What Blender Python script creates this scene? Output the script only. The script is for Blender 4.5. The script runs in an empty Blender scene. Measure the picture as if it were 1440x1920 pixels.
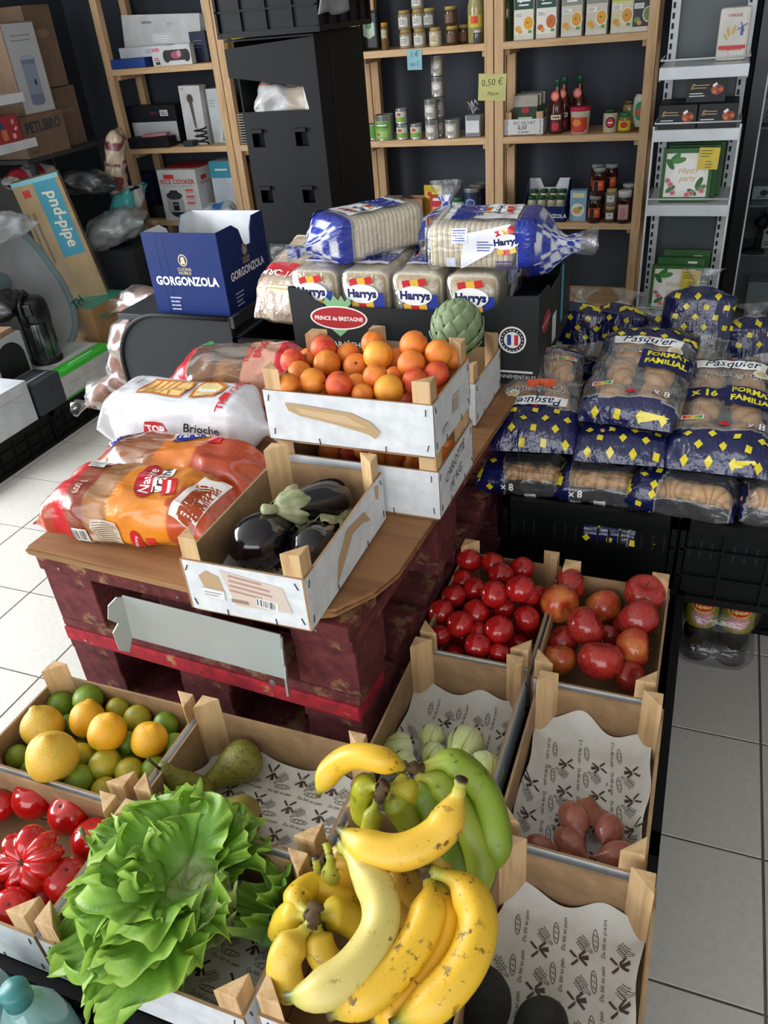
import bpy, bmesh, math, random
from mathutils import Vector, Matrix, Euler, noise
sc = bpy.context.scene
COL = sc.collection
R = random.Random(7)
PI = math.pi
# ------------------------------------------------------------------ camera
cam = bpy.data.objects.new('camera', bpy.data.cameras.new('camera'))
COL.objects.link(cam); sc.camera = cam
cam.data.sensor_fit = 'VERTICAL'; cam.data.sensor_height = 36.0
cam.data.lens = 36.0 * 1492.2 / 1920.0
cam.data.clip_start = 0.02
_p, _r, _y = .5700, .0940, -.4110           # pitch down, roll, yaw
_f = Vector((math.sin(_y)*math.cos(_p), math.cos(_y)*math.cos(_p), -math.sin(_p)))
_r0 = Vector((math.cos(_y), -math.sin(_y), 0)); _d0 = _f.cross(_r0)
_ri = _r0*math.cos(_r) + _d0*math.sin(_r); _dn = _d0*math.cos(_r) - _r0*math.sin(_r)
cam.matrix_world = Matrix(((_ri.x, -_dn.x, -_f.x, 0), (_ri.y, -_dn.y, -_f.y, 0), (_ri.z, -_dn.z, -_f.z, 1.6347), (0, 0, 0, 1)))
# ------------------------------------------------------------------ world and light
w = bpy.data.worlds.new('world'); sc.world = w; w.use_nodes = True
wb = w.node_tree.nodes['Background']; wb.inputs[0].default_value = (.80, .88, 1, 1); wb.inputs[1].default_value = 1.0
def area(name, loc, target, sx, sy, power, col):
    l = bpy.data.lights.new(name, 'AREA'); l.shape = 'RECTANGLE'; l.size = sx; l.size_y = sy; l.energy = power; l.color = col
    o = bpy.data.objects.new(name, l); COL.objects.link(o); o.location = loc
    o.rotation_euler = (Vector(target)-Vector(loc)).to_track_quat('-Z', 'Y').to_euler(); return o
area('window_daylight', (-3.95, .55, 1.62), (-2.0, .62, 1.0), 2.5, 2.1, 235, (.93, .965, 1))
area('shopfront_daylight_fill', (-.4, -2.25, 1.62), (-.4, 0, 1.1), 5.0, 2.0, 118, (.96, .975, 1))  # shopfront light, widened to the right and strengthened as added fill for that floor
sc.view_settings.view_transform = 'Standard'; sc.view_settings.look = 'None'
sc.view_settings.gamma = 1; sc.view_settings.use_curve_mapping = False
sc.view_settings.exposure = -0.18
# ------------------------------------------------------------------ helpers
def lin(h):
    if isinstance(h, (tuple, list)): return tuple(h)[:3]
    h = h.lstrip('#'); c = [int(h[i:i+2], 16)/255 for i in (0, 2, 4)]
    return tuple(x/12.92 if x <= .04045 else ((x+.055)/1.055)**2.4 for x in c)
MATS = {}
class NT:
    def __init__(s, name):
        s.m = bpy.data.materials.new(name); s.m.use_nodes = True; s.t = s.m.node_tree; s.n = s.t.nodes
        s.bsdf = s.n['Principled BSDF']; s.out = s.n['Material Output']
    def new(s, typ, **kw):
        n = s.n.new(typ)
        for k, v in kw.items():
            if k.startswith('i_'): n.inputs[int(k[2:]) if k[2:].isdigit() else k[2:]].default_value = v
            else: setattr(n, k, v)
        return n
    def link(s, a, b): s.t.links.new(a, b)
    def coord(s, scale=(1, 1, 1), kind='Object'):
        tc = s.new('ShaderNodeTexCoord'); mp = s.new('ShaderNodeMapping'); mp.inputs['Scale'].default_value = scale
        s.link(tc.outputs[kind], mp.inputs[0]); return mp.outputs[0]
    def noise(s, vec, scale, detail=4, rough=.55):
        n = s.new('ShaderNodeTexNoise'); n.inputs['Scale'].default_value = scale; n.inputs['Detail'].default_value = detail
        n.inputs['Roughness'].default_value = rough
        if vec is not None: s.link(vec, n.inputs['Vector'])
        return n.outputs[0]
    def ramp(s, fac, stops):
        r = s.new('ShaderNodeValToRGB'); e = r.color_ramp.elements
        while len(e) < len(stops): e.new(.5)
        for el, (p, c) in zip(e, stops): el.position = p; el.color = (*lin(c), 1)
        s.link(fac, r.inputs[0]); return r.outputs[0]
    def step(s, fac, a, b):
        m = s.new('ShaderNodeMapRange'); m.inputs[1].default_value = a; m.inputs[2].default_value = b; s.link(fac, m.inputs[0]); return m.outputs[0]
    def mix(s, fac, a, b, mode='MIX'):
        m = s.new('ShaderNodeMix', data_type='RGBA', blend_type=mode)
        for sock, v in ((m.inputs[0], fac), (m.inputs[6], a), (m.inputs[7], b)):
            if isinstance(v, (int, float)): sock.default_value = v
            elif isinstance(v, (str, tuple)): sock.default_value = (*lin(v), 1)
            else: s.link(v, sock)
        return m.outputs[2]
    def math(s, op, a, b=None):
        m = s.new('ShaderNodeMath', operation=op)
        for i, v in enumerate((a, b)):
            if v is None: continue
            if isinstance(v, (int, float)): m.inputs[i].default_value = v
            else: s.link(v, m.inputs[i])
        return m.outputs[0]
    def bump(s, h, strength=.3, dist=.002):
        b = s.new('ShaderNodeBump'); b.inputs['Strength'].default_value = strength; b.inputs['Distance'].default_value = dist
        s.link(h, b.inputs['Height']); s.link(b.outputs[0], s.bsdf.inputs['Normal']); return b.outputs[0]
    def base(s, c): s.link(c, s.bsdf.inputs['Base Color'])
def mat(name, c, rough=.5, c2=None, scale=12, bump=0, bscale=60, metal=0, coat=0, sss=0, spec=.5, stretch=(1, 1, 1), contrast=(.35, .65), trans=0, ior=1.45, crough=.08, rnd=0):
    if name in MATS: return MATS[name]
    t = NT(name); b = t.bsdf
    b.inputs['Base Color'].default_value = (*lin(c), 1); b.inputs['Roughness'].default_value = rough
    b.inputs['Metallic'].default_value = metal; b.inputs['Specular IOR Level'].default_value = spec
    b.inputs['Coat Weight'].default_value = coat; b.inputs['Coat Roughness'].default_value = crough
    b.inputs['Transmission Weight'].default_value = trans; b.inputs['IOR'].default_value = ior
    if sss: b.inputs['Subsurface Weight'].default_value = sss; b.inputs['Subsurface Radius'].default_value = (.01, .005, .003); b.inputs['Subsurface Scale'].default_value = .5
    if c2 is None: c2 = tuple(x*.82 for x in lin(c))
    v = t.coord(stretch)
    if rnd:
        oi = t.new('ShaderNodeObjectInfo'); ad = t.new('ShaderNodeVectorMath', operation='ADD'); t.link(v, ad.inputs[0])
        sc_ = t.new('ShaderNodeVectorMath', operation='SCALE'); t.link(oi.outputs['Location'], sc_.inputs[0]); sc_.inputs['Scale'].default_value = rnd; t.link(sc_.outputs[0], ad.inputs[1]); v = ad.outputs[0]
    t.base(t.ramp(t.noise(v, scale), [(contrast[0], c2), (contrast[1], c)]))
    if bump: t.bump(t.noise(v, bscale), bump)
    MATS[name] = t.m; return t.m
def mesh(name, verts, faces, mats=(), smooth=True, fm=None, col=None):
    me = bpy.data.meshes.new(name); me.from_pydata([tuple(v) for v in verts], [], faces)
    for m in mats: me.materials.append(m)
    if fm: me.polygons.foreach_set('material_index', fm)
    me.polygons.foreach_set('use_smooth', [smooth]*len(faces))
    if col is not None:
        a = me.color_attributes.new('Col', 'FLOAT_COLOR', 'POINT')
        a.data.foreach_set('color', [x for c in col for x in c])
    me.update(); return me
def link(name, me, parent=None, loc=None, rot=None, scale=None):
    o = bpy.data.objects.new(name, me); COL.objects.link(o)
    if parent is not None: o.parent = parent
    if loc is not None: o.location = loc
    if rot is not None: o.rotation_euler = rot
    if scale is not None: o.scale = scale if hasattr(scale, '__len__') else (scale,)*3
    return o
def tag(o, label=None, cat=None, group=None, kind=None):
    if label: o['label'] = label
    if cat: o['category'] = cat
    if group: o['group'] = group
    if kind: o['kind'] = kind
    return o
def thing(name, label, cat, loc=(0, 0, 0), rz=0, group=None, rot=None):
    o = link(name, None, None, loc, rot if rot is not None else (0, 0, rz)); o.empty_display_size = .02
    return tag(o, label, cat, group)
ORD = ('leftmost', 'second from left', 'third from left', 'fourth from left', 'fifth from left', 'sixth from left', 'seventh from left')
def row_names(items, n):
    """for a pile: which row from the back and which place in the row each item has"""
    idx = sorted(range(len(items)), key=lambda i: -items[i][1]); per = -(-len(items)//n); out = {}
    for r in range(n):
        row = sorted(idx[r*per:(r+1)*per], key=lambda i: items[i][0])
        for k, i in enumerate(row): out[i] = (('back', 'second', 'third', 'fourth', 'fifth', 'sixth')[r] if r < n-1 or n == 1 else 'front')+' row, '+ORD[k]
    return out
class MB:
    """collects shapes into one mesh"""
    def __init__(s): s.v = []; s.f = []; s.m = []; s.c = []
    def add(s, vs, fs, m=0, col=None):
        n = len(s.v); s.v += [tuple(x) for x in vs]; s.f += [tuple(i+n for i in f) for f in fs]; s.m += [m]*len(fs)
        s.c += [col or (1, 1, 1, 1)]*len(vs); return s
    def box(s, x0, y0, z0, x1, y1, z1, m=0, M=None, col=None):
        vs = [Vector(p) for p in ((x0, y0, z0), (x1, y0, z0), (x1, y1, z0), (x0, y1, z0), (x0, y0, z1), (x1, y0, z1), (x1, y1, z1), (x0, y1, z1))]
        if M is not None: vs = [M @ p for p in vs]
        return s.add(vs, [(0, 3, 2, 1), (4, 5, 6, 7), (0, 1, 5, 4), (1, 2, 6, 5), (2, 3, 7, 6), (3, 0, 4, 7)], m, col)
    def prism(s, poly, z0, z1, m=0, M=None):
        n = len(poly); vs = [Vector((x, y, z0)) for x, y in poly]+[Vector((x, y, z1)) for x, y in poly]
        if M is not None: vs = [M @ p for p in vs]
        return s.add(vs, [tuple(reversed(range(n))), tuple(range(n, 2*n))]+[(i, (i+1) % n, n+(i+1) % n, n+i) for i in range(n)], m)
    def tube(s, path, rad, n=10, m=0, cap=True, col=None, flat=1):
        path = [Vector(p) for p in path]; rs = rad if hasattr(rad, '__len__') else [rad]*len(path); vs = []; fs = []
        up = Vector((0, 0, 1)); t0 = (path[1]-path[0]).normalized()
        if abs(t0.dot(up)) > .95: up = Vector((1, 0, 0))
        a = t0.cross(up).normalized()
        for i, p in enumerate(path):
            t = (path[min(i+1, len(path)-1)]-path[max(i-1, 0)]).normalized()
            a = (a-t*a.dot(t)).normalized(); b = t.cross(a)
            for k in range(n):
                an = 2*PI*k/n; vs.append(p+a*math.cos(an)*rs[i]+b*math.sin(an)*rs[i]*flat)
        for i in range(len(path)-1):
            for k in range(n): fs.append((i*n+k, i*n+(k+1) % n, (i+1)*n+(k+1) % n, (i+1)*n+k))
        if cap: fs += [tuple(reversed(range(n))), tuple(range((len(path)-1)*n, len(path)*n))]
        if col and not isinstance(col[0], (int, float)):
            k = len(s.v); s.add(vs, fs, m); s.c[k:] = [c for c in col for _ in range(n)]; return s
        return s.add(vs, fs, m, col)
    def lathe(s, prof, n=24, m=0, M=None):
        vs = []; fs = []
        for r, z in prof:
            for k in range(n): vs.append(Vector((r*math.cos(2*PI*k/n), r*math.sin(2*PI*k/n), z)))
        for i in range(len(prof)-1):
            for k in range(n): fs.append((i*n+k, i*n+(k+1) % n, (i+1)*n+(k+1) % n, (i+1)*n+k))
        if prof[0][0] > 1e-5: fs.append(tuple(reversed(range(n))))
        if prof[-1][0] > 1e-5: fs.append(tuple(range((len(prof)-1)*n, len(prof)*n)))
        if M is not None: vs = [M @ p for p in vs]
        return s.add(vs, fs, m)
    def grid(s, fn, nu, nv, m=0, wrapu=False, cfn=None):
        vs = []; fs = []; n = len(s.v)
        for j in range(nv+1):
            for i in range(nu+(0 if wrapu else 1)): vs.append(fn(i/nu, j/nv))
        w_ = nu if wrapu else nu+1
        for j in range(nv):
            for i in range(nu): fs.append((j*w_+i, j*w_+(i+1) % w_, (j+1)*w_+(i+1) % w_, (j+1)*w_+i))
        s.add(vs, fs, m)
        if cfn: s.c[n:] = [cfn(i/nu, j/nv) for j in range(nv+1) for i in range(nu+(0 if wrapu else 1))]
        return s
    def mesh(s, name, mats, smooth=False, col=False, bevel=0, weld=0):
        me = mesh(name, s.v, s.f, mats if isinstance(mats, (list, tuple)) else [mats], smooth, s.m, s.c if col else None)
        if bevel or weld:
            bm = bmesh.new(); bm.from_mesh(me)
            if weld: bmesh.ops.remove_doubles(bm, verts=bm.verts, dist=weld)
            if bevel:
                es = [e for e in bm.edges if len(e.link_faces) == 2 and e.calc_face_angle(0) > .5]
                bmesh.ops.bevel(bm, geom=es, offset=bevel, segments=2, affect='EDGES', profile=.6, clamp_overlap=True)
            bm.to_mesh(me); bm.free()
        return me
    def obj(s, name, mats, parent=None, smooth=False, loc=None, rot=None, **kw):
        return link(name, s.mesh(name, mats, smooth, **kw), parent, loc, rot)
def tree_copy(o, parent=None, loc=None, rot=None, label=None):
    c = o.copy(); COL.objects.link(c); c.parent = parent
    if loc is not None: c.location = loc
    if rot is not None: c.rotation_euler = rot
    if label: c['label'] = label
    for ch in o.children: tree_copy(ch, c)
    return c
def ellipse(cx, cy, rx, ry, n=24, a0=0, a1=2*PI, rot=0):
    q = []
    for k in range(n):
        a = a0+(a1-a0)*k/n; x = rx*math.cos(a); y = ry*math.sin(a); q.append((cx+x*math.cos(rot)-y*math.sin(rot), cy+x*math.sin(rot)+y*math.cos(rot)))
    return q
_TX = {}
def text_tris(s, shear=0, bold=0):
    """letter outlines (unit size) as 2-D points and triangles"""
    k = (s, shear, bold)
    if k in _TX: return _TX[k]
    cu = bpy.data.curves.new('t', 'FONT'); cu.body = s; cu.size = 1; cu.shear = shear; cu.offset = bold; cu.resolution_u = 2
    cu.align_x = 'CENTER'; cu.fill_mode = 'FRONT'
    o = bpy.data.objects.new('t', cu); COL.objects.link(o)
    dg = bpy.context.evaluated_depsgraph_get(); me = bpy.data.meshes.new_from_object(o.evaluated_get(dg))
    vs = [(v.co.x, v.co.y) for v in me.vertices]; fs = [tuple(p.vertices) for p in me.polygons]
    bpy.data.objects.remove(o); bpy.data.curves.remove(cu); bpy.data.meshes.remove(me)
    _TX[k] = (vs, fs); return vs, fs
class Print:
    """flat print: coloured outlines laid on a surface by a mapping (x, y, lift) -> point"""
    def __init__(s): s.items = []; s.lay = 0
    def poly(s, pts, col, lay=None):
        if lay is None: s.lay += 1; lay = s.lay
        s.items.append((list(pts), [tuple(range(len(pts)))], lin(col), lay)); return s
    def rect(s, x, y, w_, h, col, rot=0, lay=None):
        c, d = math.cos(rot), math.sin(rot)
        return s.poly([(x+a*w_*.5*c-b*h*.5*d, y+a*w_*.5*d+b*h*.5*c) for a, b in ((-1, -1), (1, -1), (1, 1), (-1, 1))], col, lay)
    def oval(s, x, y, rx, ry, col, n=20, rot=0, lay=None): return s.poly(ellipse(x, y, rx, ry, n, rot=rot), col, lay)
    def text(s, t, x, y, size, col, rot=0, shear=0, bold=0, wide=1, lay=None):
        vs, fs = text_tris(t, shear, bold); c, d = math.cos(rot), math.sin(rot)
        if lay is None: s.lay += 1; lay = s.lay
        s.items.append(([(x+(a*wide*c-b*d)*size, y+(a*wide*d+b*c)*size) for a, b in vs], fs, lin(col), lay)); return s
    def lines(s, x, y, w_, n, dy, h, col, rnd=.3, rot=0):
        s.lay += 1; lay = s.lay
        for k in range(n):
            f = 1-R.random()*rnd; yy = y-k*dy
            s.rect(x-w_*(1-f)/2*math.cos(rot)-(yy-y)*math.sin(rot), y+(yy-y)*math.cos(rot)-w_*(1-f)/2*math.sin(rot), w_*f, h, col, rot, lay)
        return s
    def barcode(s, x, y, w_, h, rot=0):
        s.rect(x, y, w_, h, '#e8e8e4', rot); s.lay += 1; lay = s.lay; k = -.44
        while k < .44:
            t = R.choice((.02, .03, .05)); s.rect(x+k*w_*math.cos(rot), y+k*w_*math.sin(rot), t*w_, h*.8, '#222222', rot, lay); k += t+R.choice((.025, .05))
        return s
    def obj(s, name, fn, parent, maxe=None, lift=.00016, m=None):
        bm = bmesh.new(); cl = bm.verts.layers.float_color.new('Col')
        for pts, fs, col, lay in s.items:
            vv = []
            for x, y in pts:
                v = bm.verts.new((x, y, lay)); v[cl] = (*col, 1); vv.append(v)
            for f in fs:
                try: bm.faces.new([vv[i] for i in f])
                except ValueError: pass
        if maxe:
            bmesh.ops.triangulate(bm, faces=bm.faces)
            for _ in range(6):
                es = [e for e in bm.edges if (e.verts[0].co-e.verts[1].co).length > maxe]
                if not es: break
                bmesh.ops.subdivide_edges(bm, edges=es, cuts=1, use_grid_fill=False)
                bmesh.ops.triangulate(bm, faces=[f for f in bm.faces if len(f.verts) > 3])
        for v in bm.verts: v.co = fn(v.co.x, v.co.y, .0005+lift*v.co.z)
        me = bpy.data.meshes.new(name); bm.to_mesh(me); bm.free()
        me.materials.append(m or MATS['print']); return link(name, me, parent)
def face(side, sx, sy, sz):
    """mapping from a box face (centre origin, base at z=0) to local space"""
    if side == 'front': return lambda x, y, h: Vector((x, -sy/2-h, sz/2+y))
    if side == 'back': return lambda x, y, h: Vector((-x, sy/2+h, sz/2+y))
    if side == 'right': return lambda x, y, h: Vector((sx/2+h, x, sz/2+y))
    if side == 'left': return lambda x, y, h: Vector((-sx/2-h, -x, sz/2+y))
    return lambda x, y, h: Vector((x, y, sz+h))
def cylmap(r, z0=0): return lambda x, y, h: Vector(((r+h)*math.sin(x/r), -(r+h)*math.cos(x/r), z0+y))
def attr_mat(name, rough=.5, coat=0, bump=0, spec=.4):
    t = NT(name); a = t.new('ShaderNodeVertexColor', layer_name='Col'); t.base(a.outputs[0])
    t.bsdf.inputs['Roughness'].default_value = rough; t.bsdf.inputs['Coat Weight'].default_value = coat; t.bsdf.inputs['Specular IOR Level'].default_value = spec
    if bump: t.bump(t.noise(t.coord(), 90), bump)
    MATS[name] = t.m; return t.m
attr_mat('print', .45); attr_mat('print_gloss', .16, .3)
# ------------------------------------------------------------------ materials
def wood_mat(name, c, c2, rough=.6, axis=2, dark='#6b4a2c', scale=1, bump=.25):
    t = NT(name); st = [26*scale]*3; st[axis] = 2.2*scale
    oi = t.new('ShaderNodeObjectInfo'); v0 = t.coord(tuple(st)); ad = t.new('ShaderNodeVectorMath', operation='ADD'); t.link(v0, ad.inputs[0])
    cm = t.new('ShaderNodeCombineXYZ'); ml = t.math('MULTIPLY', oi.outputs['Random'], 37.0)
    for i in range(3): t.link(ml, cm.inputs[i])
    t.link(cm.outputs[0], ad.inputs[1]); v = ad.outputs[0]
    n = t.noise(v, 2.2, 5, .6); g = t.noise(v, 9, 3, .6)
    col = t.ramp(n, [(.3, c2), (.55, c), (.75, c)])
    col = t.mix(t.step(g, .6, .78), col, dark, 'MIX') if False else t.mix(t.math('MULTIPLY', t.step(g, .55, .8), .35), col, dark)
    t.base(col); t.bsdf.inputs['Roughness'].default_value = rough; t.bsdf.inputs['Specular IOR Level'].default_value = .3
    t.bump(g, bump, .001); MATS[name] = t.m; return t.m
def worn_mat(name, paint, bare, amount, scale, rough=.65, paint2=None, stretch=(1, 1, 1)):
    t = NT(name); v = t.coord(stretch); n = t.noise(v, scale, 7, .68); f = t.noise(v, scale*4, 5)
    p = t.ramp(f, [(.3, paint2 or tuple(x*.6 for x in lin(paint))), (.65, paint)])
    b = t.ramp(f, [(.35, tuple(x*.6 for x in lin(bare))), (.7, bare)])
    t.base(t.mix(t.step(n, amount, amount+.05), p, b)); t.bsdf.inputs['Roughness'].default_value = rough; t.bsdf.inputs['Specular IOR Level'].default_value = .25
    t.bump(f, .35, .002); MATS[name] = t.m; return t.m
wood_mat('shelf_wood_z', '#d9b48a', '#c39a6c', axis=2); wood_mat('shelf_wood_x', '#dcb78c', '#c79f70', axis=0)
wood_mat('post_wood', '#d3b083', '#b48d5f', axis=2); wood_mat('ply', '#9a6e48', '#7a5233', axis=0, scale=.35)
wood_mat('ply_edge', '#a07a50', '#5f4023', axis=0, scale=.5)
mat('hardboard', '#a2835e', .75, '#8d7050', 30, .15, 200); worn_mat('crate_white', '#dcdedf', '#b59a78', .69, 9, .45, '#c6c9cb')
worn_mat('pallet_red', '#6e3434', '#86644a', .58, 11, .85, '#4c2224'); worn_mat('pallet_bright', '#b02a34', '#a98459', .60, 12, .75, '#7e222a')
worn_mat('pallet_top', '#6a302e', '#8d6a4a', .54, 10, .85, '#4a211f')
mat('bin_black', '#0e0f10', .5, '#0a0b0b', 20, .08, 300, spec=.22); mat('black_matte', '#141516', .6, '#0d0d0e'); mat('dark_grey', '#34373a', .5, '#2b2e31')
mat('steel', '#c9ccce', .3, metal=.9); mat('galv', '#b9bdbb', .38, '#aab0ae', 5, metal=.35); mat('white_metal', '#d5dadd', .35, '#c3c8cb', 5)
mat('staple', '#4c4c4c', .4, metal=.8); mat('white_plastic', '#e6e7e6', .35); mat('grey_plastic', '#7c8083', .4)

# ------------------------------------------------------------------ the room
def st(name, mb, m, **kw): o = mb.obj(name, m, **kw); o['kind'] = 'structure'; return o
S = 1/3; OX = -2.716; OY = 2.560
mat('grout', '#6f6d68', .9, '#5d5b57'); mat('wall_paint', '#3a4048', .72, '#333941', 3, .12, 60); mat('ceiling_paint', '#d8d8d4', .8); mat('pale_wall', '#c9c7c0', .8)
t = NT('floor_tile'); v = t.coord((1, 1, 1)); oi = t.new('ShaderNodeObjectInfo')
n1 = t.noise(v, 60, 4); cc = t.ramp(n1, [(.3, '#c3bfb6'), (.7, '#cfccc4')]); t.base(t.mix(t.math('MULTIPLY', oi.outputs['Random'], .25), cc, '#bdb8ae'))
t.bsdf.inputs['Roughness'].default_value = .42; t.bump(t.noise(v, 300), .05); MATS['floor_tile'] = t.m
floor = st('floor', MB().box(-3.9, -2.4, -.12, 3.2, 4.7, -.004), MATS['grout'])
tm = MB().box(-S/2+.0028, -S/2+.0028, -.004, S/2-.0028, S/2-.0028, .0).mesh('floor_tile', MATS['floor_tile'], bevel=.0012)
for i in range(-3, 17):
    for j in range(-5, 8):
        x = OX+(i+.5)*S; y = OY-(j+.5)*S
        if x < 1.9 and y > .3: link('floor_tile', tm, floor, (x, y, 0))
st('wall_back', MB().box(-3.9, 4.56, -.1, 3.2, 4.7, 2.85), MATS['wall_paint'])
wl = MB(); wl.box(-3.9, 2.0, -.1, -3.75, 4.6, 2.85); wl.box(-3.9, -2.4, -.1, -3.75, -.95, 2.85); wl.box(-3.9, -.95, -.1, -3.75, 2.0, .45); wl.box(-3.9, -.95, 2.72, -3.75, 2.0, 2.85)
st('wall_left', wl, MATS['wall_paint'])
st('wall_right', MB().box(3.0, -2.4, -.1, 3.2, 4.7, 2.85), MATS['pale_wall'])
wf = MB(); wf.box(-3.9, -2.4, -.1, -3.2, -2.1, 2.85); wf.box(2.4, -2.4, -.1, 3.2, -2.1, 2.85); wf.box(-3.2, -2.4, -.1, 2.4, -2.1, .5); wf.box(-3.2, -2.4, 2.7, 2.4, -2.1, 2.85)  # unseen opening, extended to the right to let the added fill through
st('wall_front', wf, MATS['pale_wall'])
st('ceiling', MB().box(-3.9, -2.4, 2.75, 3.2, 4.7, 2.9), MATS['ceiling_paint'])
wd = st('window_1', MB().box(-3.86, -.95, .45, -3.80, -.89, 2.72).box(-3.86, 1.94, .45, -3.80, 2.0, 2.72).box(-3.86, -.95, 2.66, -3.80, 2.0, 2.72).box(-3.86, -.95, .45, -3.80, 2.0, .51).box(-3.86, .5, .45, -3.80, .55, 2.72), MATS['dark_grey'])
wd2 = st('window_2', MB().box(-3.2, -2.3, .5, -3.14, -2.24, 2.7).box(2.34, -2.3, .5, 2.4, -2.24, 2.7).box(-3.2, -2.3, 2.64, 2.4, -2.24, 2.7).box(-3.2, -2.3, .5, 2.4, -2.24, .56).box(-1.35, -2.3, .5, -1.3, -2.24, 2.7).box(.5, -2.3, .5, .55, -2.24, 2.7), MATS['dark_grey'])
# ------------------------------------------------------------------ pallets
PW, PD, PH = .63, .86, .17
def pallet(z, style, label):
    o = thing('pallet', label, 'pallet', (-1.055, .845, z), math.radians(-3), 'stacked wooden pallets')
    A, B = MATS['pallet_red'], MATS['pallet_bright'] if style else MATS['pallet_top']
    def bd(name, x0, y0, z0, x1, y1, z1, m):
        me = MB().box(x0-(x0+x1)/2, y0-(y0+y1)/2, z0, x1-(x0+x1)/2, y1-(y0+y1)/2, z1).mesh(name, m, bevel=.003)
        link(name, me, o, ((x0+x1)/2, (y0+y1)/2, 0), (0, 0, R.uniform(-.006, .006)))
    for y in (.0, .36, .76): bd('bottom_board', 0, y, 0, PW, y+.1, .02, A)
    for x in (0, .255, .52):
        for y in (.0, .36, .75):
            if style:
                bd('block', x, y+.002, .02, x+.11, y+.11, .066, A); bd('block', x+.002, y+.001, .066, x+.108, y+.108, .112, A)
            else: bd('block', x, y+.002, .02, x+.11, y+.11, .112, A)
    for x in (0, .26, .52): bd('stringer_board', x, .001, .112, x+.11, PD, .137, A)
    for k in range(6): bd('deck_board', R.uniform(-.006, .002), k*.152-.003, .137, PW+R.uniform(-.004, .008), k*.152+.1, .168, B if k == 0 else A)
    for x in (.05, .31, .57): link('nail', MB().lathe([(.0026, 0), (.0026, .001), (0, .0016)], 8).mesh('nail', MATS['steel']), o, (x, -.004, .15), (PI/2, 0, 0))
    return o
labs = ['wooden pallet standing on the floor tiles, lowest of the stack', 'second red pallet up from the floor', 'middle red pallet of the stack of five',
        'pallet with bright red deck edge just under the topmost one', 'dull red pallet on top of the stack, under the plywood sheet']
for k in range(5): pallet(k*.17, 1 if k == 3 else 0, labs[k])
ply = thing('plywood_sheet', 'worn plywood sheet with cut corner lying on the pallet stack', 'board', (-1.062, .835, .85), math.radians(-3))
pp = [(0, 0), (.56, 0), (.605, .02), (.645, .085), (.66, .14), (.665, .87), (0, .87)]
for k in range(4):
    q = [(x+.004*math.sin(3*k+x*9), y+(.003*math.cos(2*k+9*x) if y < .2 else 0)) for x, y in pp]
    MB().prism(q, k*.005, k*.005+.0048).obj('veneer', MATS['ply'] if k in (1, 3) else MATS['ply_edge'], ply)
for x, y in ((.52, .1), (.3, .82), (.07, .06)): MB().lathe([(.005, 0), (.005, .0008), (.002, .0012), (0, .0006)], 10).obj('screw', MATS['steel'], ply, loc=(x, y, .0198))
# grey folded steel plate leaning on the pallet front
pl = thing('metal_plate', 'grey folded sheet metal plate with hooked ends against the red pallets', 'metal plate', (-.848, .803, .738), 0, rot=(math.radians(-5), 0, math.radians(-3)))
mat('plate_grey', '#a9afaa', .4, '#a1a7a2', 4, metal=.25)
MB().box(0, -.004, .0, .31, -.001, .088).obj('plate', MATS['plate_grey'], pl, bevel=.0008)
hook = [(0, 0), (.012, -.03), (.03, -.018), (.034, .02), (.02, .035), (.036, .05), (.03, .075), (.012, .085), (0, .08)]
for x, s in ((0, -1), (.31, 1)):
    M_ = Matrix.Translation((x, -.002, .004)) @ Matrix.Rotation(s*.5, 4, 'Z') @ Matrix(((0, 0, .003, 0), (-1.0, 0, 0, 0), (0, 1, 0, 0), (0, 0, 0, 1)))
    MB().prism([(b*.9, a) for b, a in hook], 0, 1, M=M_).obj('hooked_flange', MATS['plate_grey'], pl)
MB().lathe([(.006, 0), (.006, .002), (0, .003)], 12).obj('screw', MATS['steel'], pl, loc=(.285, -.005, -.012), rot=(PI/2, 0, 0))
# ------------------------------------------------------------------ crates
stap = MB().box(-.0007, -.0012, -.006, .0007, 0, .006).mesh('staple', MATS['staple'])
_cr = {}
def crate(label, x, y, z, L=.30, W=.20, h=.098, ph=.135, rz=0, group=None):
    o = thing('fruit_crate', label, 'crate', (x, y, z), rz, group or 'small white fruit crates')
    k = (L, W, h, ph); th = .004
    if k not in _cr:
        def panel(l):
            m = MB(); m.box(-l/2, 0, 0, l/2, th, h-.006)
            m.m = [1, 1, 0, 1, 1, 1]   # outside face painted white
            return m.mesh('side_panel', [MATS['crate_white'], MATS['hardboard']])
        _cr[k] = dict(bt=MB().box(-L/2+th, -W/2+th, 0, L/2-th, W/2-th, .003).mesh('bottom', MATS['hardboard']), pl=panel(L), pw=panel(W-2*th),
            po=MB().prism([(0, 0), (.031, 0), (0, .031)], .003, ph).mesh('corner_post', MATS['post_wood'], bevel=.0012))
    d = _cr[k]; link('bottom', d['bt'], o)
    for me, l, dist, a in ((d['pl'], L, W/2, 0), (d['pl'], L, W/2, PI), (d['pw'], W, L/2, PI/2), (d['pw'], W, L/2, -PI/2)):
        p = link('side_panel', me, o, (dist*math.sin(a), -dist*math.cos(a), .006), (0, 0, a))
        for sx in (-1, 1):
            for zz in (.015, h-.02): link('staple', stap, p, (sx*(l/2-.012+R.uniform(-.003, .003)), 0, zz), (0, R.uniform(-.5, .5), 0))
        for sx in (-.18, .22): link('staple', stap, p, (sx*l, 0, .004), (0, R.uniform(-.1, .1), 0))
    for px, py, a in ((-1, -1, 0), (1, -1, PI/2), (1, 1, PI), (-1, 1, -PI/2)):
        link('corner_post', d['po'], o, (px*(L/2-th), py*(W/2-th), 0), (0, 0, a))
    return o
ZB = .565
C = {}
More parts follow.
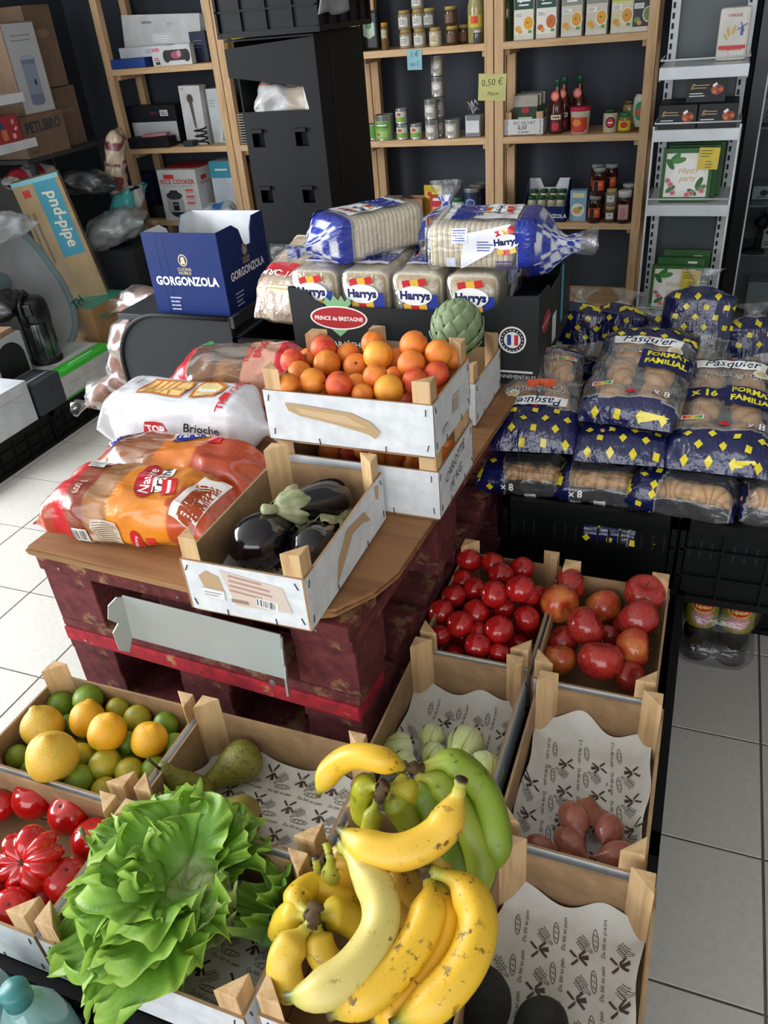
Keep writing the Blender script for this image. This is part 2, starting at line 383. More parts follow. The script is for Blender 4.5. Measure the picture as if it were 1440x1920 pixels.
for n, lab, x, y, rz in (
    ('lemon', 'white fruit crate full of lemons and limes', -.842, .647, 0), ('pear', 'white fruit crate holding a few pears on printed paper', -.534, .650, 0),
    ('tomato', 'white fruit crate of large red tomatoes at the left front corner', -.842, .440, 0), ('lettuce', 'white fruit crate with the green lettuce hanging over its edge', -.534, .440, 0),
    ('banana', 'white fruit crate buried under the bananas', -.272, .500, PI/2), ('chicory', 'white fruit crate with chicory on printed paper', -.292, .830, PI/2),
    ('round', 'white fruit crate of round red tomatoes beside the pallets', -.289, 1.137, PI/2), ('apple', 'white fruit crate full of red apples', -.083, 1.118, PI/2),
    ('shallot', 'white fruit crate with shallots on printed paper', -.070, .808, PI/2), ('empty', 'almost empty white fruit crate lined with paper, holding avocados', -.055, .497, PI/2)):
    C[n] = crate(lab, x, y, ZB, rz=rz)
C['egg'] = crate('white fruit crate of aubergines overhanging the plywood edge', -.565, .915, .87, .305, .205, rz=PI/2)
C['apri1'] = crate('lower white crate of apricots, partly covered by another crate', -.520, 1.19, .87, .305, .20, rz=math.radians(-1))
C['apri2'] = crate('upper white crate heaped with apricots', -.520, 1.178, .998, .305, .20, rz=math.radians(-1))
C['arti'] = crate('white crate holding the artichoke, behind the apricots', -.553, 1.545, .87, .305, .20, rz=math.radians(-1))
def on_crate(o, name, P, fn, **kw):
    Mi = (Matrix.Translation(o.location) @ o.rotation_euler.to_matrix().to_4x4()).inverted()
    return P.obj(name, lambda x, y, h: Mi @ fn(x, y, h), o, **kw)
P = Print(); P.poly([(-.075, .018), (-.06, .03), (-.04, .022), (-.035, -.005), (-.05, -.02), (-.062, -.012), (-.07, .0)], '#b59a78'); P.poly([(-.035, .036), (.065, .022), (.075, -.022), (-.02, -.028)], '#cdbcae'); P.lines(.015, .024, .075, 4, .009, .004, '#b08a80', .3, -.1); P.barcode(.035, -.014, .035, .016, -.1); P.rect(-.055, -.012, .04, .018, '#cfd0d0', -.05); P.rect(-.055, -.012, .037, .015, '#dcdedf', -.05); P.lines(-.055, -.010, .03, 2, .005, .0015, '#8a7a70'); P.lines(-.01, -.018, .03, 1, .01, .006, '#9a8070')
on_crate(C['egg'], 'worn_label', P, lambda x, y, h: Vector((-.565+x, .7625-h, .925+y)))
for pts in ([(-.02, .03), (.05, .02), (.07, -.01), (.04, .004), (.0, .01), (-.06, -.03), (-.075, -.04), (-.06, .0)], [(.10, .036), (.118, .03), (.112, .005), (.102, .012)]):
    P = Print(); P.poly(pts, '#b89a74'); on_crate(C['egg'], 'torn_patch', P, lambda x, y, h: Vector((-.4625+h, .93+x, .925+y)))
P = Print(); P.poly([(-.11, .026), (-.075, .024), (.01, .018), (.045, .004), (.06, -.012), (.05, -.026), (.038, -.018), (-.02, -.006), (-.085, .004), (-.105, .012)], '#b79a72'); P.poly([(-.09, .018), (.0, .012), (.04, -.008), (-.02, .0), (-.08, .008)], '#c9ad86')
on_crate(C['apri2'], 'torn_patch', P, lambda x, y, h: Vector((-.522+x, 1.0755-h-.0175*(x+0.0)*0, 1.052+y)))
P = Print(); P.text('CAROTTE', .0, .010, .026, '#2a2a2c', .12, .1); P.text('1\u20ac KG', .0, -.022, .026, '#2a2a2c', .12, .1)
on_crate(C['apri1'], 'handwriting', P, lambda x, y, h: Vector((-.3660+h, 1.175+x, .925+y)))
P = Print(); P.rect(.0, 0, .035, .032, '#d3c3b2', -.1); P.lines(0, .009, .028, 5, .005, .002, '#9a8070'); P.rect(-.06, -.02, .03, .012, '#c4c5c5')
on_crate(C['apri2'], 'worn_label', P, lambda x, y, h: Vector((-.3660+h, 1.19+x, 1.05+y)))
# ------------------------------------------------------------------ black folding bins
def bin_(label, x0, y0, z0, x1, y1, z1, group='black plastic bins under the crates', handle=False, cell=.075, name='plastic_bin'):
    L, W, H = x1-x0, y1-y0, z1-z0
    o = thing(name, label, 'bin', ((x0+x1)/2, (y0+y1)/2, z0), 0, group)
    m = MATS['bin_black']; MB().box(-L/2+.012, -W/2+.012, .004, L/2-.012, W/2-.012, .012).obj('base', m, o)
    for l, dist, a in ((L, W/2, 0), (L, W/2, PI), (W, L/2, PI/2), (W, L/2, -PI/2)):
        b = MB()
        if handle and a == 0:
            hx0, hx1, hz0, hz1 = -.01, .10, H-.085, H-.045
            b.box(-l/2+.01, .010, .004, hx0, .014, H-.004); b.box(hx1, .010, .004, l/2-.01, .014, H-.004); b.box(hx0, .010, .004, hx1, .014, hz0); b.box(hx0, .010, hz1, hx1, .014, H-.004)
        else: b.box(-l/2+.01, .010, .004, l/2-.01, .014, H-.004)
        b.box(-l/2, 0, H-.022, l/2, .016, H); b.box(-l/2, .001, 0, l/2, .016, .018)
        n = max(2, int(l/cell)); ew = l/2-.0
        for k in range(n+1):
            xx = -ew+k*2*ew/n
            if handle and a == 0 and -.02 < xx < .11: continue
            wv = .009 if k in (0, n) else .0025
            b.box(max(-l/2, xx-wv), .002, .016, min(l/2, xx+wv), .011, H-.02)
        nz = max(1, int(H/cell))
        for k in range(1, nz+1) if not (handle and a == 0) else (): b.box(-ew, .003, k*H/(nz+1)-.0025, ew, .011, k*H/(nz+1)+.0025)
        b.obj('side_wall', m, o, loc=(dist*math.sin(a), -dist*math.cos(a), 0), rot=(0, 0, a))
        s2 = MB()
        for k in range(n):
            for q in range(3): s2.box(-ew+(k+.25+.25*q)*2*ew/n-.002, .0095, H*.55, -ew+(k+.25+.25*q)*2*ew/n+.002, .0105, H*.75)
        tag(s2.obj('vent_slots', MATS['black_matte'], o, loc=(dist*math.sin(a), -dist*math.cos(a), 0), rot=(0, 0, a)), kind='stuff')
    return o
for z, wd_ in ((0, 'lower'), (.2825, 'upper')):
    for lab, a in (('%s black bin under the lemon and lettuce crates', (-1.01, .325, -.395, .775)), ('%s black bin under the banana and chicory crates', (-.385, .325, .048, .78)), ('%s black bin under the apple and round tomato crates', (-.385, .79, .048, 1.40))):
        x0, y0, x1, y1 = a
        bin_(lab % wd_, x0, y0, z, x1, y1, z+.281)
fb = [o for o in COL.objects if o.get('label') == 'upper black bin under the lemon and lettuce crates'][0]
P = Print(); P.text('LL 6424', .02, .08, .022, '#d8d8d8', rot=PI); P.obj('lettering', lambda x, y, h: Vector((x, -.2255-h, .15+y)), fb)
bin_('black bin full of croissant bags on the left', -.345, 1.442, .50, .018, 2.05, .705, 'black bins of croissants', True)
bin_('black bin of croissant bags at the right edge, overhanging the drinks', .024, 1.442, .50, .62, 2.05, .705, 'black bins of croissants')
bin_('lower black bin carrying the croissant bins', -.345, 1.46, .25, .018, 2.05, .498, 'lower black bins')
bin_('bottom black bin below the croissants', -.345, 1.46, 0, .018, 2.05, .248, 'lower black bins')
bin_('black bin behind the tea bottles', .024, 1.98, 0, .62, 2.35, .498, 'lower black bins')

# ------------------------------------------------------------------ fruit and vegetables
def ball(name, fn, nu=26, nv=18, mats=None):
    """closed surface of revolution-like shape; fn(theta from north pole, phi) -> (radius scale xy, z)"""
    vs = []; fs = []
    for j in range(nv+1):
        th = PI*j/nv
        for i in range(nu):
            ph = 2*PI*i/nu; vs.append(fn(th, ph))
    for j in range(nv):
        for i in range(nu): fs.append((j*nu+i, (j+1)*nu+i, (j+1)*nu+(i+1) % nu, j*nu+(i+1) % nu))
    me = mesh(name, vs, fs, mats or [], True)
    bm = bmesh.new(); bm.from_mesh(me); bmesh.ops.remove_doubles(bm, verts=bm.verts, dist=1e-5); bmesh.ops.recalc_face_normals(bm, faces=bm.faces); bm.to_mesh(me); bm.free()
    me.polygons.foreach_set('use_smooth', [True]*len(me.polygons)); return me
def fruit_mat(name, a, b, cfg, rough=.35, bump=.0, bscale=120, sss=.15, spots=None, blush=(.45, .75), scale=2.2, coat=0, streak=None):
    t = NT(name); oi = t.new('ShaderNodeObjectInfo'); v = t.coord((1, 1, 1))
    cm = t.new('ShaderNodeCombineXYZ'); ml = t.math('MULTIPLY', oi.outputs['Random'], 50.0)
    for i in range(3): t.link(ml, cm.inputs[i])
    ad = t.new('ShaderNodeVectorMath', operation='ADD'); t.link(v, ad.inputs[0]); t.link(cm.outputs[0], ad.inputs[1]); v2 = ad.outputs[0]
    n = t.noise(v2, scale, 3); c = t.ramp(n, [(blush[0], a), (blush[1], b)])
    if cfg: c = t.mix(t.math('MULTIPLY', oi.outputs['Random'], cfg[1]), c, cfg[0])
    if streak:
        mp = t.new('ShaderNodeMapping'); mp.inputs['Scale'].default_value = (22, 22, 1.6); t.link(v2, mp.inputs[0])
        c = t.mix(t.math('MULTIPLY', t.step(t.noise(mp.outputs[0], 1, 4), .5, .7), .55), c, streak)
    if spots: c = t.mix(t.math('MULTIPLY', t.step(t.noise(v2, spots[1], 5, .7), spots[2], spots[2]+.06), spots[3]), c, spots[0])
    t.base(c); t.bsdf.inputs['Roughness'].default_value = rough; t.bsdf.inputs['Coat Weight'].default_value = coat; t.bsdf.inputs['Coat Roughness'].default_value = .12
    if sss: t.bsdf.inputs['Subsurface Weight'].default_value = sss; t.bsdf.inputs['Subsurface Radius'].default_value = (.6, .25, .1); t.bsdf.inputs['Subsurface Scale'].default_value = .02
    if bump: t.bump(t.noise(v2, bscale, 3), bump, .02)
    MATS[name] = t.m; return t.m
def S3(th, r, z): return r*math.sin(th), z
def rnd_rot(): return (R.uniform(0, 6.28), R.uniform(0, 6.28), R.uniform(0, 6.28))
fruit_mat('apricot', '#ec9632', '#e2732c', ('#dc5c35', .3), .48, .12, 60, .2, None, (.4, .72), 1.3)
fruit_mat('apricot_red', '#e2702c', '#c8352c', ('#d84a33', .4), .48, .12, 60, .2, None, (.38, .62), 1.3)
fruit_mat('apricot_yellow', '#f0a632', '#e98d24', ('#f1b64a', .4), .48, .12, 60, .2, ('#8a4a16', 22, .76, .6), (.4, .7), 1.3)
fruit_mat('tomato_bright', '#c01412', '#a80d10', ('#c8241a', .4), .12, .0, 60, .12, None, (.4, .7), 1.5, .5)
fruit_mat('tomato_dull', '#b3191a', '#9a1416', ('#c22a1e', .4), .16, .0, 60, .12, None, (.4, .7), 1.5, .4)
fruit_mat('lemon', '#e9a91e', '#e4b52c', ('#dba018', .5), .38, .22, 14, .15, ('#7a8a2a', 3, .68, .5), (.4, .7), 1.6)
fruit_mat('lemon_pale', '#dcae38', '#c9a53a', ('#c9a83a', .5), .38, .22, 14, .15, ('#8a9a35', 2, .6, .6), (.4, .7), 1.6)
fruit_mat('lime', '#6d8f22', '#4f7a1c', ('#8a9a2a', .5), .35, .15, 16, .12, ('#5a4a1c', 9, .74, .5), (.4, .65), 1.8)
fruit_mat('lime_yellow', '#b9a42a', '#8c9426', ('#a8952a', .5), .35, .15, 16, .12, ('#5a4318', 8, .72, .55), (.4, .65), 1.6)
fruit_mat('apple', '#9c1a22', '#b5342a', ('#84141e', .5), .22, .0, 60, .08, ('#d8b070', 60, .72, .5), (.4, .7), 1.2, .25, '#c96a34')
fruit_mat('apple_golden', '#b8442a', '#cf8a3c', ('#b0301f', .4), .22, .0, 60, .08, ('#e0c080', 60, .72, .5), (.4, .68), 1.2, .25, '#a8281f')
fruit_mat('pear', '#8a8434', '#75702b', ('#6e7a2c', .4), .45, .2, 200, .08, ('#5d4a1e', 110, .52, .7), (.4, .7), 1.8)
fruit_mat('pear_brown', '#7c6a30', '#8a7a38', ('#6a5a2a', .4), .45, .2, 30, .08, ('#4a3a1a', 18, .6, .6), (.4, .7), 1.8)
fruit_mat('aubergine', '#150d17', '#0e0910', None, .10, .0, 60, 0, None, (.4, .7), 1.5, .6)
fruit_mat('avocado', '#22261a', '#161a12', None, .5, 1.0, 24, 0, ('#3c4024', 30, .66, .6), (.4, .7), 4)
fruit_mat('shallot', '#b06a58', '#96504a', ('#b87a5c', .4), .25, .05, 30, .1, ('#c89a76', 6, .66, .5), (.4, .65), 2, .35, '#7c3a3c')
mat('stem_brown', '#5a4326', .8, '#3a2a18', 90, .4, 200); mat('stem_green', '#6a7a34', .6, '#4c5c26'); mat('calyx', '#a9a884', .7, '#7a8458', 60, .3, 150)
def apr(th, ph):
    s = math.sin(th); d = ((ph+PI) % (2*PI))-PI; cr = 1-.13*math.exp(-(d/.13)**2)*s**.6
    return (math.cos(ph)*s*cr*1.0, math.sin(ph)*s*cr*.95, math.cos(th)*(1.0-.10*math.exp(-(th/.35)**2))*.98)
def tom(th, ph):
    s = math.sin(th); k = 1+.02*math.cos(5*ph)*math.exp(-(th/.9)**2); return (math.cos(ph)*s*k, math.sin(ph)*s*k, math.cos(th)*.90*(1-.13*math.exp(-(th/.3)**2)-.04*math.exp(-((PI-th)/.3)**2)))
def beef(th, ph):
    s = math.sin(th); rb = abs(math.cos(4.5*ph+.4*math.sin(2*ph)))**.8; k = .80+.24*rb*min(1, s*1.5); return (math.cos(ph)*s*k, math.sin(ph)*s*k*.92, math.cos(th)*(.52+.22*rb*s)*(1-.30*math.exp(-(th/.4)**2)))
def app(th, ph):
    s = math.sin(th); k = 1+.025*math.cos(5*ph)*(th/PI)**2; z = math.cos(th)*.93*(1-.38*math.exp(-(th/.42)**2)-.22*math.exp(-((PI-th)/.35)**2)); w_ = s*(1+.09*math.cos(th))*k; return (math.cos(ph)*w_, math.sin(ph)*w_, z)
def lem(th, ph):
    s = math.sin(th); z = math.cos(th)*1.0+(.16*math.exp(-(th/.25)**4))-(.06*math.exp(-((PI-th)/.25)**2)); k = 1+.03*math.sin(3*ph+2*th); return (math.cos(ph)*s*.97*k, math.sin(ph)*s*.97*k, z)
def lim(th, ph):
    s = math.sin(th); return (math.cos(ph)*s, math.sin(ph)*s, math.cos(th)*1.04+.07*math.exp(-(th/.2)**2))
def sca(th, ph): s = math.sin(th); return (math.cos(ph)*s, math.sin(ph)*s, math.cos(th)*.25)
ME = {k: ball(k, f) for k, f in (('apricot', apr), ('tomato', tom), ('apple', app), ('lemon', lem), ('lime', lim))}
ME['beef'] = ball('tomato', beef, 72, 30)
star = MB()
for k in range(5):
    a = 2*PI*k/5; star.add([(.05*math.cos(a-.6), .05*math.sin(a-.6), .0), (.05*math.cos(a+.6), .05*math.sin(a+.6), .0), (.19*math.cos(a), .19*math.sin(a), -.005), (0, 0, .03)], [(0, 1, 3), (0, 2, 1), (0, 3, 2), (1, 2, 3)])
star = star.mesh('stem_scar', MATS['stem_brown'])
scar = ball('stem_scar', sca, 10, 6, [MATS['stem_brown']])
stemme = MB().tube([(0, 0, 0), (.02, .01, .18), (.07, .02, .36)], [.028, .022, .035], 7).mesh('stem', MATS['stem_brown'], smooth=True)
_mc = {}
def fruit(kind, m, label, cat, group, x, y, z, r, rot=None, part=None, sc3=None):
    k = (kind, m)
    if k not in _mc:
        me = ME[kind].copy(); me.materials.append(MATS[m]); _mc[k] = me
    nm = {'beef': 'tomato'}.get(kind, kind)
    o = link(nm, _mc[k], None, (x, y, z), rot or rnd_rot(), [r*q for q in sc3] if sc3 else r); tag(o, label, cat, group)
    if part == 'scar': link('stem_scar', scar, o, (0, 0, .785 if kind == 'tomato' else .96), None, .1)
    if part == 'star': link('calyx', star, o, (0, 0, .80), None, 1)
    if part == 'stem': link('stem', stemme, o, (0, 0, .56))
    if part == 'tip': link('stem_scar', scar, o, (0, 0, -1.04), (PI, 0, 0), .11)
    return o
def gap(x, y, z, r, pile): return all((x-q[0])**2+(y-q[1])**2+(z-q[2])**2 > (.82*(r+q[3]))**2 for q in pile)
# apricots
AP = ((-0.5327, 1.1567, 1.082, 0.0204, 0), (-0.4796, 1.202, 1.082, 0.0186, 0), (-0.6328, 1.1271, 1.078, 0.0165, 0), (-0.5078, 1.1222, 1.082, 0.0199, 0), (-0.6704, 1.257, 1.082, 0.02, 0), (-0.4471, 1.2628, 1.088, 0.0211, 0), (-0.6352, 1.1019, 1.1, 0.0193, 0), (-0.5917, 1.2626, 1.092, 0.0227, 0), (-0.4957, 1.2601, 1.088, 0.0235, 0), (-0.5398, 1.262, 1.116, 0.0235, 0), (-0.39, 1.2642, 1.098, 0.0216, 0), (-0.6368, 1.2541, 1.104, 0.0254, 1), (-0.6872, 1.2221, 1.088, 0.0241, 1), (-0.6515, 1.1778, 1.086, 0.0229, 0), (-0.456, 1.2435, 1.126, 0.0256, 0), (-0.4077, 1.2331, 1.118, 0.0244, 0), (-0.5608, 1.2262, 1.086, 0.0247, 0), (-0.4476, 1.2031, 1.108, 0.0244, 0), (-0.6153, 1.2182, 1.09, 0.0258, 0), (-0.5167, 1.2243, 1.11, 0.0267, 2), (-0.402, 1.198, 1.094, 0.0233, 1), (-0.4301, 1.1676, 1.092, 0.0231, 1), (-0.498, 1.1614, 1.098, 0.0226, 0), (-0.6007, 1.1273, 1.096, 0.0235, 0), (-0.5495, 1.1218, 1.096, 0.024, 1), (-0.4656, 1.136, 1.088, 0.0261, 2))
an = {0: ('apricot', 'plain orange apricot heaped in the upper white crate'), 1: ('apricot_red', 'red-blushed apricot heaped in the upper white crate'), 2: ('apricot_yellow', 'pale yellow apricot on top of the heap in the upper crate')}
RN = row_names(AP, 5)
for i, (x, y, z, r, k) in enumerate(AP): fruit('apricot', an[k][0], an[k][1].split(' heaped')[0].split(' on top')[0]+' in the upper crate, '+RN[i], 'apricot', 'apricots in the upper crate', x, y, z, r, part='scar')
for i in range(6):
    for j in range(4):
        x, y = -.52+(i-2.5)*.046, 1.178+(j-1.5)*.045
        if gap(x, y, 1.034, .0215, AP): fruit('apricot', R.choice(('apricot', 'apricot_red')), 'apricot low in the upper white crate, under the heap', 'apricot', 'apricots in the upper crate', x, y, 1.034, .0218)
A2 = ((-0.6323, 1.2152, 0.909, 0.023, 0), (-0.5929, 1.2215, 0.905, 0.0206, 1), (-0.5601, 1.2171, 0.919, 0.0203, 0), (-0.5346, 1.2489, 0.905, 0.0192, 0), (-0.4999, 1.2478, 0.907, 0.0204, 0), (-0.467, 1.2492, 0.905, 0.0171, 2), (-0.5006, 1.2099, 0.907, 0.02, 0), (-0.4603, 1.2088, 0.905, 0.0199, 0), (-0.526, 1.1917, 0.919, 0.0185, 0), (-0.4067, 1.2913, 0.905, 0.0205, 0))
RN = row_names(A2, 2)
for i, (x, y, z, r, k) in enumerate(A2): fruit('apricot', an[k][0], 'apricot in the shaded lower crate, '+RN[i], 'apricot', 'apricots in the lower crate', x, y, z, min(r, .03), part='scar')
for i in range(6): fruit('apricot', 'apricot', 'apricot at the back of the shaded lower crate', 'apricot', 'apricots in the lower crate', -.52+(i-2.5)*.046, 1.245, .902, .0235)
# lemons and limes
LM = ((-0.9657, 0.5953, 0.622, 0.0208, 1), (-0.9282, 0.5823, 0.618, 0.0171, 1), (-0.933, 0.6824, 0.618, 0.0181, 1), (-0.9686, 0.7082, 0.626, 0.0258, 1), (-0.9155, 0.7239, 0.642, 0.0274, 1), (-0.8602, 0.7298, 0.628, 0.0218, 3), (-0.7616, 0.7295, 0.622, 0.0222, 1), (-0.7217, 0.6944, 0.622, 0.0207, 1), (-0.8016, 0.6732, 0.622, 0.0209, 1), (-0.8159, 0.7237, 0.624, 0.0247, 3), (-0.8599, 0.6255, 0.624, 0.0236, 3), (-0.7247, 0.6409, 0.622, 0.0218, 1), (-0.7595, 0.6232, 0.624, 0.0242, 3), (-0.8276, 0.5806, 0.628, 0.0273, 1), (-0.7747, 0.5794, 0.624, 0.0229, 3), (-0.9476, 0.6457, 0.646, 0.0378, 2), (-0.8841, 0.6825, 0.646, 0.0318, 0), (-0.8182, 0.6576, 0.662, 0.0332, 0), (-0.7486, 0.6723, 0.65, 0.0314, 0), (-0.8041, 0.6197, 0.628, 0.0269, 3), (-0.8588, 0.5785, 0.678, 0.0424, 2))
ln = {0: ('lemon', 'lemon', 'deep yellow lemon with a nippled end among the limes'), 1: ('lime', 'lime', 'green lime in the citrus crate'), 2: ('lemon', 'lemon_pale', 'large knobbly pale lemon at the left of the citrus crate'), 3: ('lime', 'lime_yellow', 'lime turning yellow in the citrus crate')}
RN = row_names(LM, 4)
for i, (x, y, z, r, k) in enumerate(LM):
    kd, m, lb = ln[k]; rt = (R.uniform(-.7, .4), R.uniform(-.6, .6), R.uniform(0, 6)) if k in (0, 2) else None
    if k == 2: lb = 'largest knobbly lemon, next to the red tomatoes' if i == len(LM)-1 else 'pale greenish lemon at the left of the citrus crate'
    if k != 2: lb = lb.split(' in the citrus')[0].split(' among')[0]+' in the citrus crate, '+RN[i]
    fruit(kd, m, lb, kd, 'citrus fruit in the crate', x, y, z, r*.97, rt, 'scar' if kd == 'lime' else 'tip')
for i in range(5):
    for j in range(3):
        if gap(-.842+(i-2)*.052, .647+(j-1)*.056, .594, .024, LM): fruit('lime', 'lime', 'lime at the bottom of the citrus crate', 'lime', 'citrus fruit in the crate', -.842+(i-2)*.052, .647+(j-1)*.056, .594, .024)
# large tomatoes at the left front
TM = ((-0.7682, 0.412, 0.606, 0.0276, 'red tomato half hidden under the ribbed tomato'), (-0.7439, 0.5088, 0.612, 0.035, 'red tomato lying against the right side of the crate'), (-0.937, 0.5172, 0.604, 0.0248, 'red tomato cut off by the left picture edge'), (-0.7693, 0.3728, 0.636, 0.0283, 'red tomato at the front of the crate, below the ribbed one'), (-0.7288, 0.4336, 0.63, 0.0314, 'oval red tomato in front of the vine stalk'), (-0.8868, 0.5427, 0.614, 0.0364, 'red tomato next to the largest lemon'), (-0.8108, 0.5362, 0.614, 0.0355, 'red tomato showing its pale navel scar, beside the ribbed one'))
for i, (x, y, z, r, lb) in enumerate(TM): fruit('tomato', 'tomato_bright', lb, 'tomato', 'large red tomatoes', x, y, z, r, (R.uniform(-.5, .5), R.uniform(-.5, .5), i) if i != 6 else (.35, -.1, 0), 'scar', (1, 1, .98))
bx = (-0.7831, 0.4317, 0.655, 0.0498)
b_ = fruit('beef', 'tomato_bright', 'big ribbed red tomato with deep folds', 'tomato', 'large red tomatoes', *bx, (.75, -.25, .4), None)
link('stem_scar', star, b_, (0, 0, .40), None, 1.0)
vs_ = (-0.7143, 0.479, 0.665)
vn = MB().tube([Vector(vs_)+Vector(q)*.35 for q in ((0, .0, -.06), (0, 0, -.02), (-.01, .0, .03), (-.012, .0, .07))], [.0032, .003, .0028, .0036], 7); vn.tube([Vector(vs_)+Vector(q)*.35 for q in ((0, 0, 0), (.04, .005, .005), (.07, .0, -.02))], [.003, .0026, .0022], 7)
tag(vn.obj('tomato_vine', MATS['stem_green'], smooth=True), 'short green vine stalk lying between the large tomatoes', 'stalk')
for i in range(3):
    if gap(-.93+i*.075, .40, .605, .033, TM): fruit('tomato', 'tomato_bright', 'red tomato at the bottom of the left crate', 'tomato', 'large red tomatoes', -.93+i*.075, .40, .605, .033)
# round tomatoes
RT = ((-0.2188, 1.2031, 0.647, 0.0214), (-0.2716, 1.1505, 0.649, 0.0232), (-0.2987, 1.0727, 0.645, 0.0204), (-0.3676, 1.0473, 0.645, 0.0205), (-0.3713, 1.209, 0.649, 0.0231), (-0.2303, 1.174, 0.669, 0.021), (-0.3393, 1.184, 0.655, 0.0239), (-0.3713, 1.2598, 0.665, 0.0271), (-0.3208, 1.2612, 0.665, 0.0246), (-0.2618, 1.2602, 0.663, 0.0248), (-0.2956, 1.223, 0.669, 0.0262), (-0.3737, 1.155, 0.651, 0.0255), (-0.3829, 1.1043, 0.651, 0.0253), (-0.2879, 1.1389, 0.687, 0.0262), (-0.2424, 1.15, 0.701, 0.0271), (-0.3187, 1.116, 0.653, 0.0268), (-0.2243, 1.1278, 0.651, 0.0256), (-0.3367, 1.0735, 0.657, 0.0254), (-0.2624, 1.0688, 0.665, 0.0269), (-0.2921, 1.0325, 0.651, 0.0247), (-0.2511, 1.031, 0.645, 0.0197))
RN = row_names(RT, 5)
for i, (x, y, z, r) in enumerate(RT): fruit('tomato', 'tomato_dull', 'round red tomato in the crate beside the pallets, '+RN[i], 'tomato', 'round red tomatoes', x, y, z, r, (R.uniform(-.7, .5), R.uniform(-.6, .6), R.uniform(0, 6)), 'star')
for i in range(3):
    for j in range(4):
        if gap(-.289+(i-1)*.056, 1.137+(j-1.5)*.062, .596, .027, RT): fruit('tomato', 'tomato_dull', 'round red tomato at the bottom of its crate', 'tomato', 'round red tomatoes', -.289+(i-1)*.056, 1.137+(j-1.5)*.062, .596, .027)
# apples
AL = ((-0.1556, 1.1165, 0.62, 0.0306, 'dark red apple low at the left of its crate'), (-0.0777, 1.1631, 0.612, 0.0227, 'dark red apple showing between the others'), (-0.0313, 1.0625, 0.618, 0.0277, 'dark red apple in the front right corner of its crate'), (-0.1657, 1.237, 0.658, 0.0343, 'dark red apple in the back left corner of its crate'), (-0.1741, 1.1767, 0.66, 0.0367, 'orange-streaked apple against the round tomato crate'), (-0.0972, 1.2264, 0.626, 0.0357, 'red apple with a yellow patch in the middle of the crate'), (-0.0265, 1.2347, 0.668, 0.0373, 'red apple with upright stem in the back right corner'), (-0.0292, 1.1715, 0.658, 0.0382, 'plain red apple against the right side of its crate'), (-0.1524, 1.0645, 0.624, 0.0309, 'yellow-green striped apple in the front left corner'), (-0.1169, 1.1242, 0.66, 0.036, 'red apple in the centre of its crate'), (-0.0311, 1.1123, 0.64, 0.0353, 'golden-red apple at the right front'), (-0.0816, 1.0598, 0.644, 0.0393, 'largest dark red apple, at the front, stem up'))
for i, (x, y, z, r, lb) in enumerate(AL):
    fruit('apple', 'apple_golden' if i in (4, 5, 8, 10) else 'apple', lb, 'apple', 'red apples', x, y, z, r, (-.55, .1, .3) if i in (11, 8) else ((.15, .1, 0) if i == 6 else (R.uniform(-1.6, 1.6), R.uniform(-1, 1), R.uniform(0, 6))), 'stem')
for i in range(2):
    for j in range(3):
        if gap(-.083+(i-.5)*.075, 1.118+(j-1)*.085, .604, .033, AL): fruit('apple', 'apple', 'red apple at the bottom of its crate', 'apple', 'red apples', -.083+(i-.5)*.075, 1.118+(j-1)*.085, .604, .033)
# shallots
def onion(th, ph):
    s = math.sin(th); z = math.cos(th)*1.0; k = 1
    if th < .7: z += .5*((.7-th)/.7)**2; k = 1-.55*((.7-th)/.7)
    if th > 2.6: z -= .12*((th-2.6)/.54)
    return (math.cos(ph)*s*.74*k, math.sin(ph)*s*.72*k, z)
ME['shallot'] = ball('shallot', onion, 28, 24)
tuft = MB()
for k in range(9): a = k*.7; tuft.tube([(0, 0, 0), (.08*math.cos(a), .08*math.sin(a), -.14), (.16*math.cos(a+.3), .16*math.sin(a+.3), -.2)], [.02, .014, .006], 5)
tuft = tuft.mesh('roots', MATS['stem_brown'])
mat('skin_dry', '#b07a58', .4, '#8a4a3a', 14, .3, 60)
for px, a_, lb in (( (-0.0758, 0.7659, 0.588, 0.0317), (1.45, 0, .5), 'shallot with pointed tip lying at the back left of the pile'), ((-0.024, 0.7643, 0.588, 0.0296), (1.2, .3, -.3), 'shallot next to the loose dry skin'), ((-0.0748, 0.7273, 0.588, 0.0278), (1.5, 0, 1.0), 'smooth shallot at the front of the pile'), ((-0.1166, 0.7128, 0.586, 0.0217), (1.5, 0, 1.6), 'shallot half hidden behind the crate wall, leftmost'), ((-0.0057, 0.7252, 0.588, 0.0302), (1.5, 0, -1.2), 'shallot beside the front right corner post')):
    o = fruit('shallot', 'shallot', lb, 'shallot', 'shallots on the paper', px[0], px[1], .5752+px[3]*.72, px[3]*.95, a_)
    link('roots', tuft, o, (0, 0, -1.05))
q = (-0.0487, 0.7873, 0.6)
def skin(u, v): a = (u-.5)*2.2; return Vector((.024*math.sin(a)+.003*math.sin(9*v), (v-.5)*.05+.004*math.sin(7*u), .022*math.cos(a)-.012))
tag(MB().grid(skin, 12, 10).obj('shallot_skin', MATS['skin_dry'], smooth=True, loc=(q[0], q[1], .593), rot=(.3, .2, 1.2)), 'piece of loose dry shallot skin curled beside the shallots', 'onion skin')
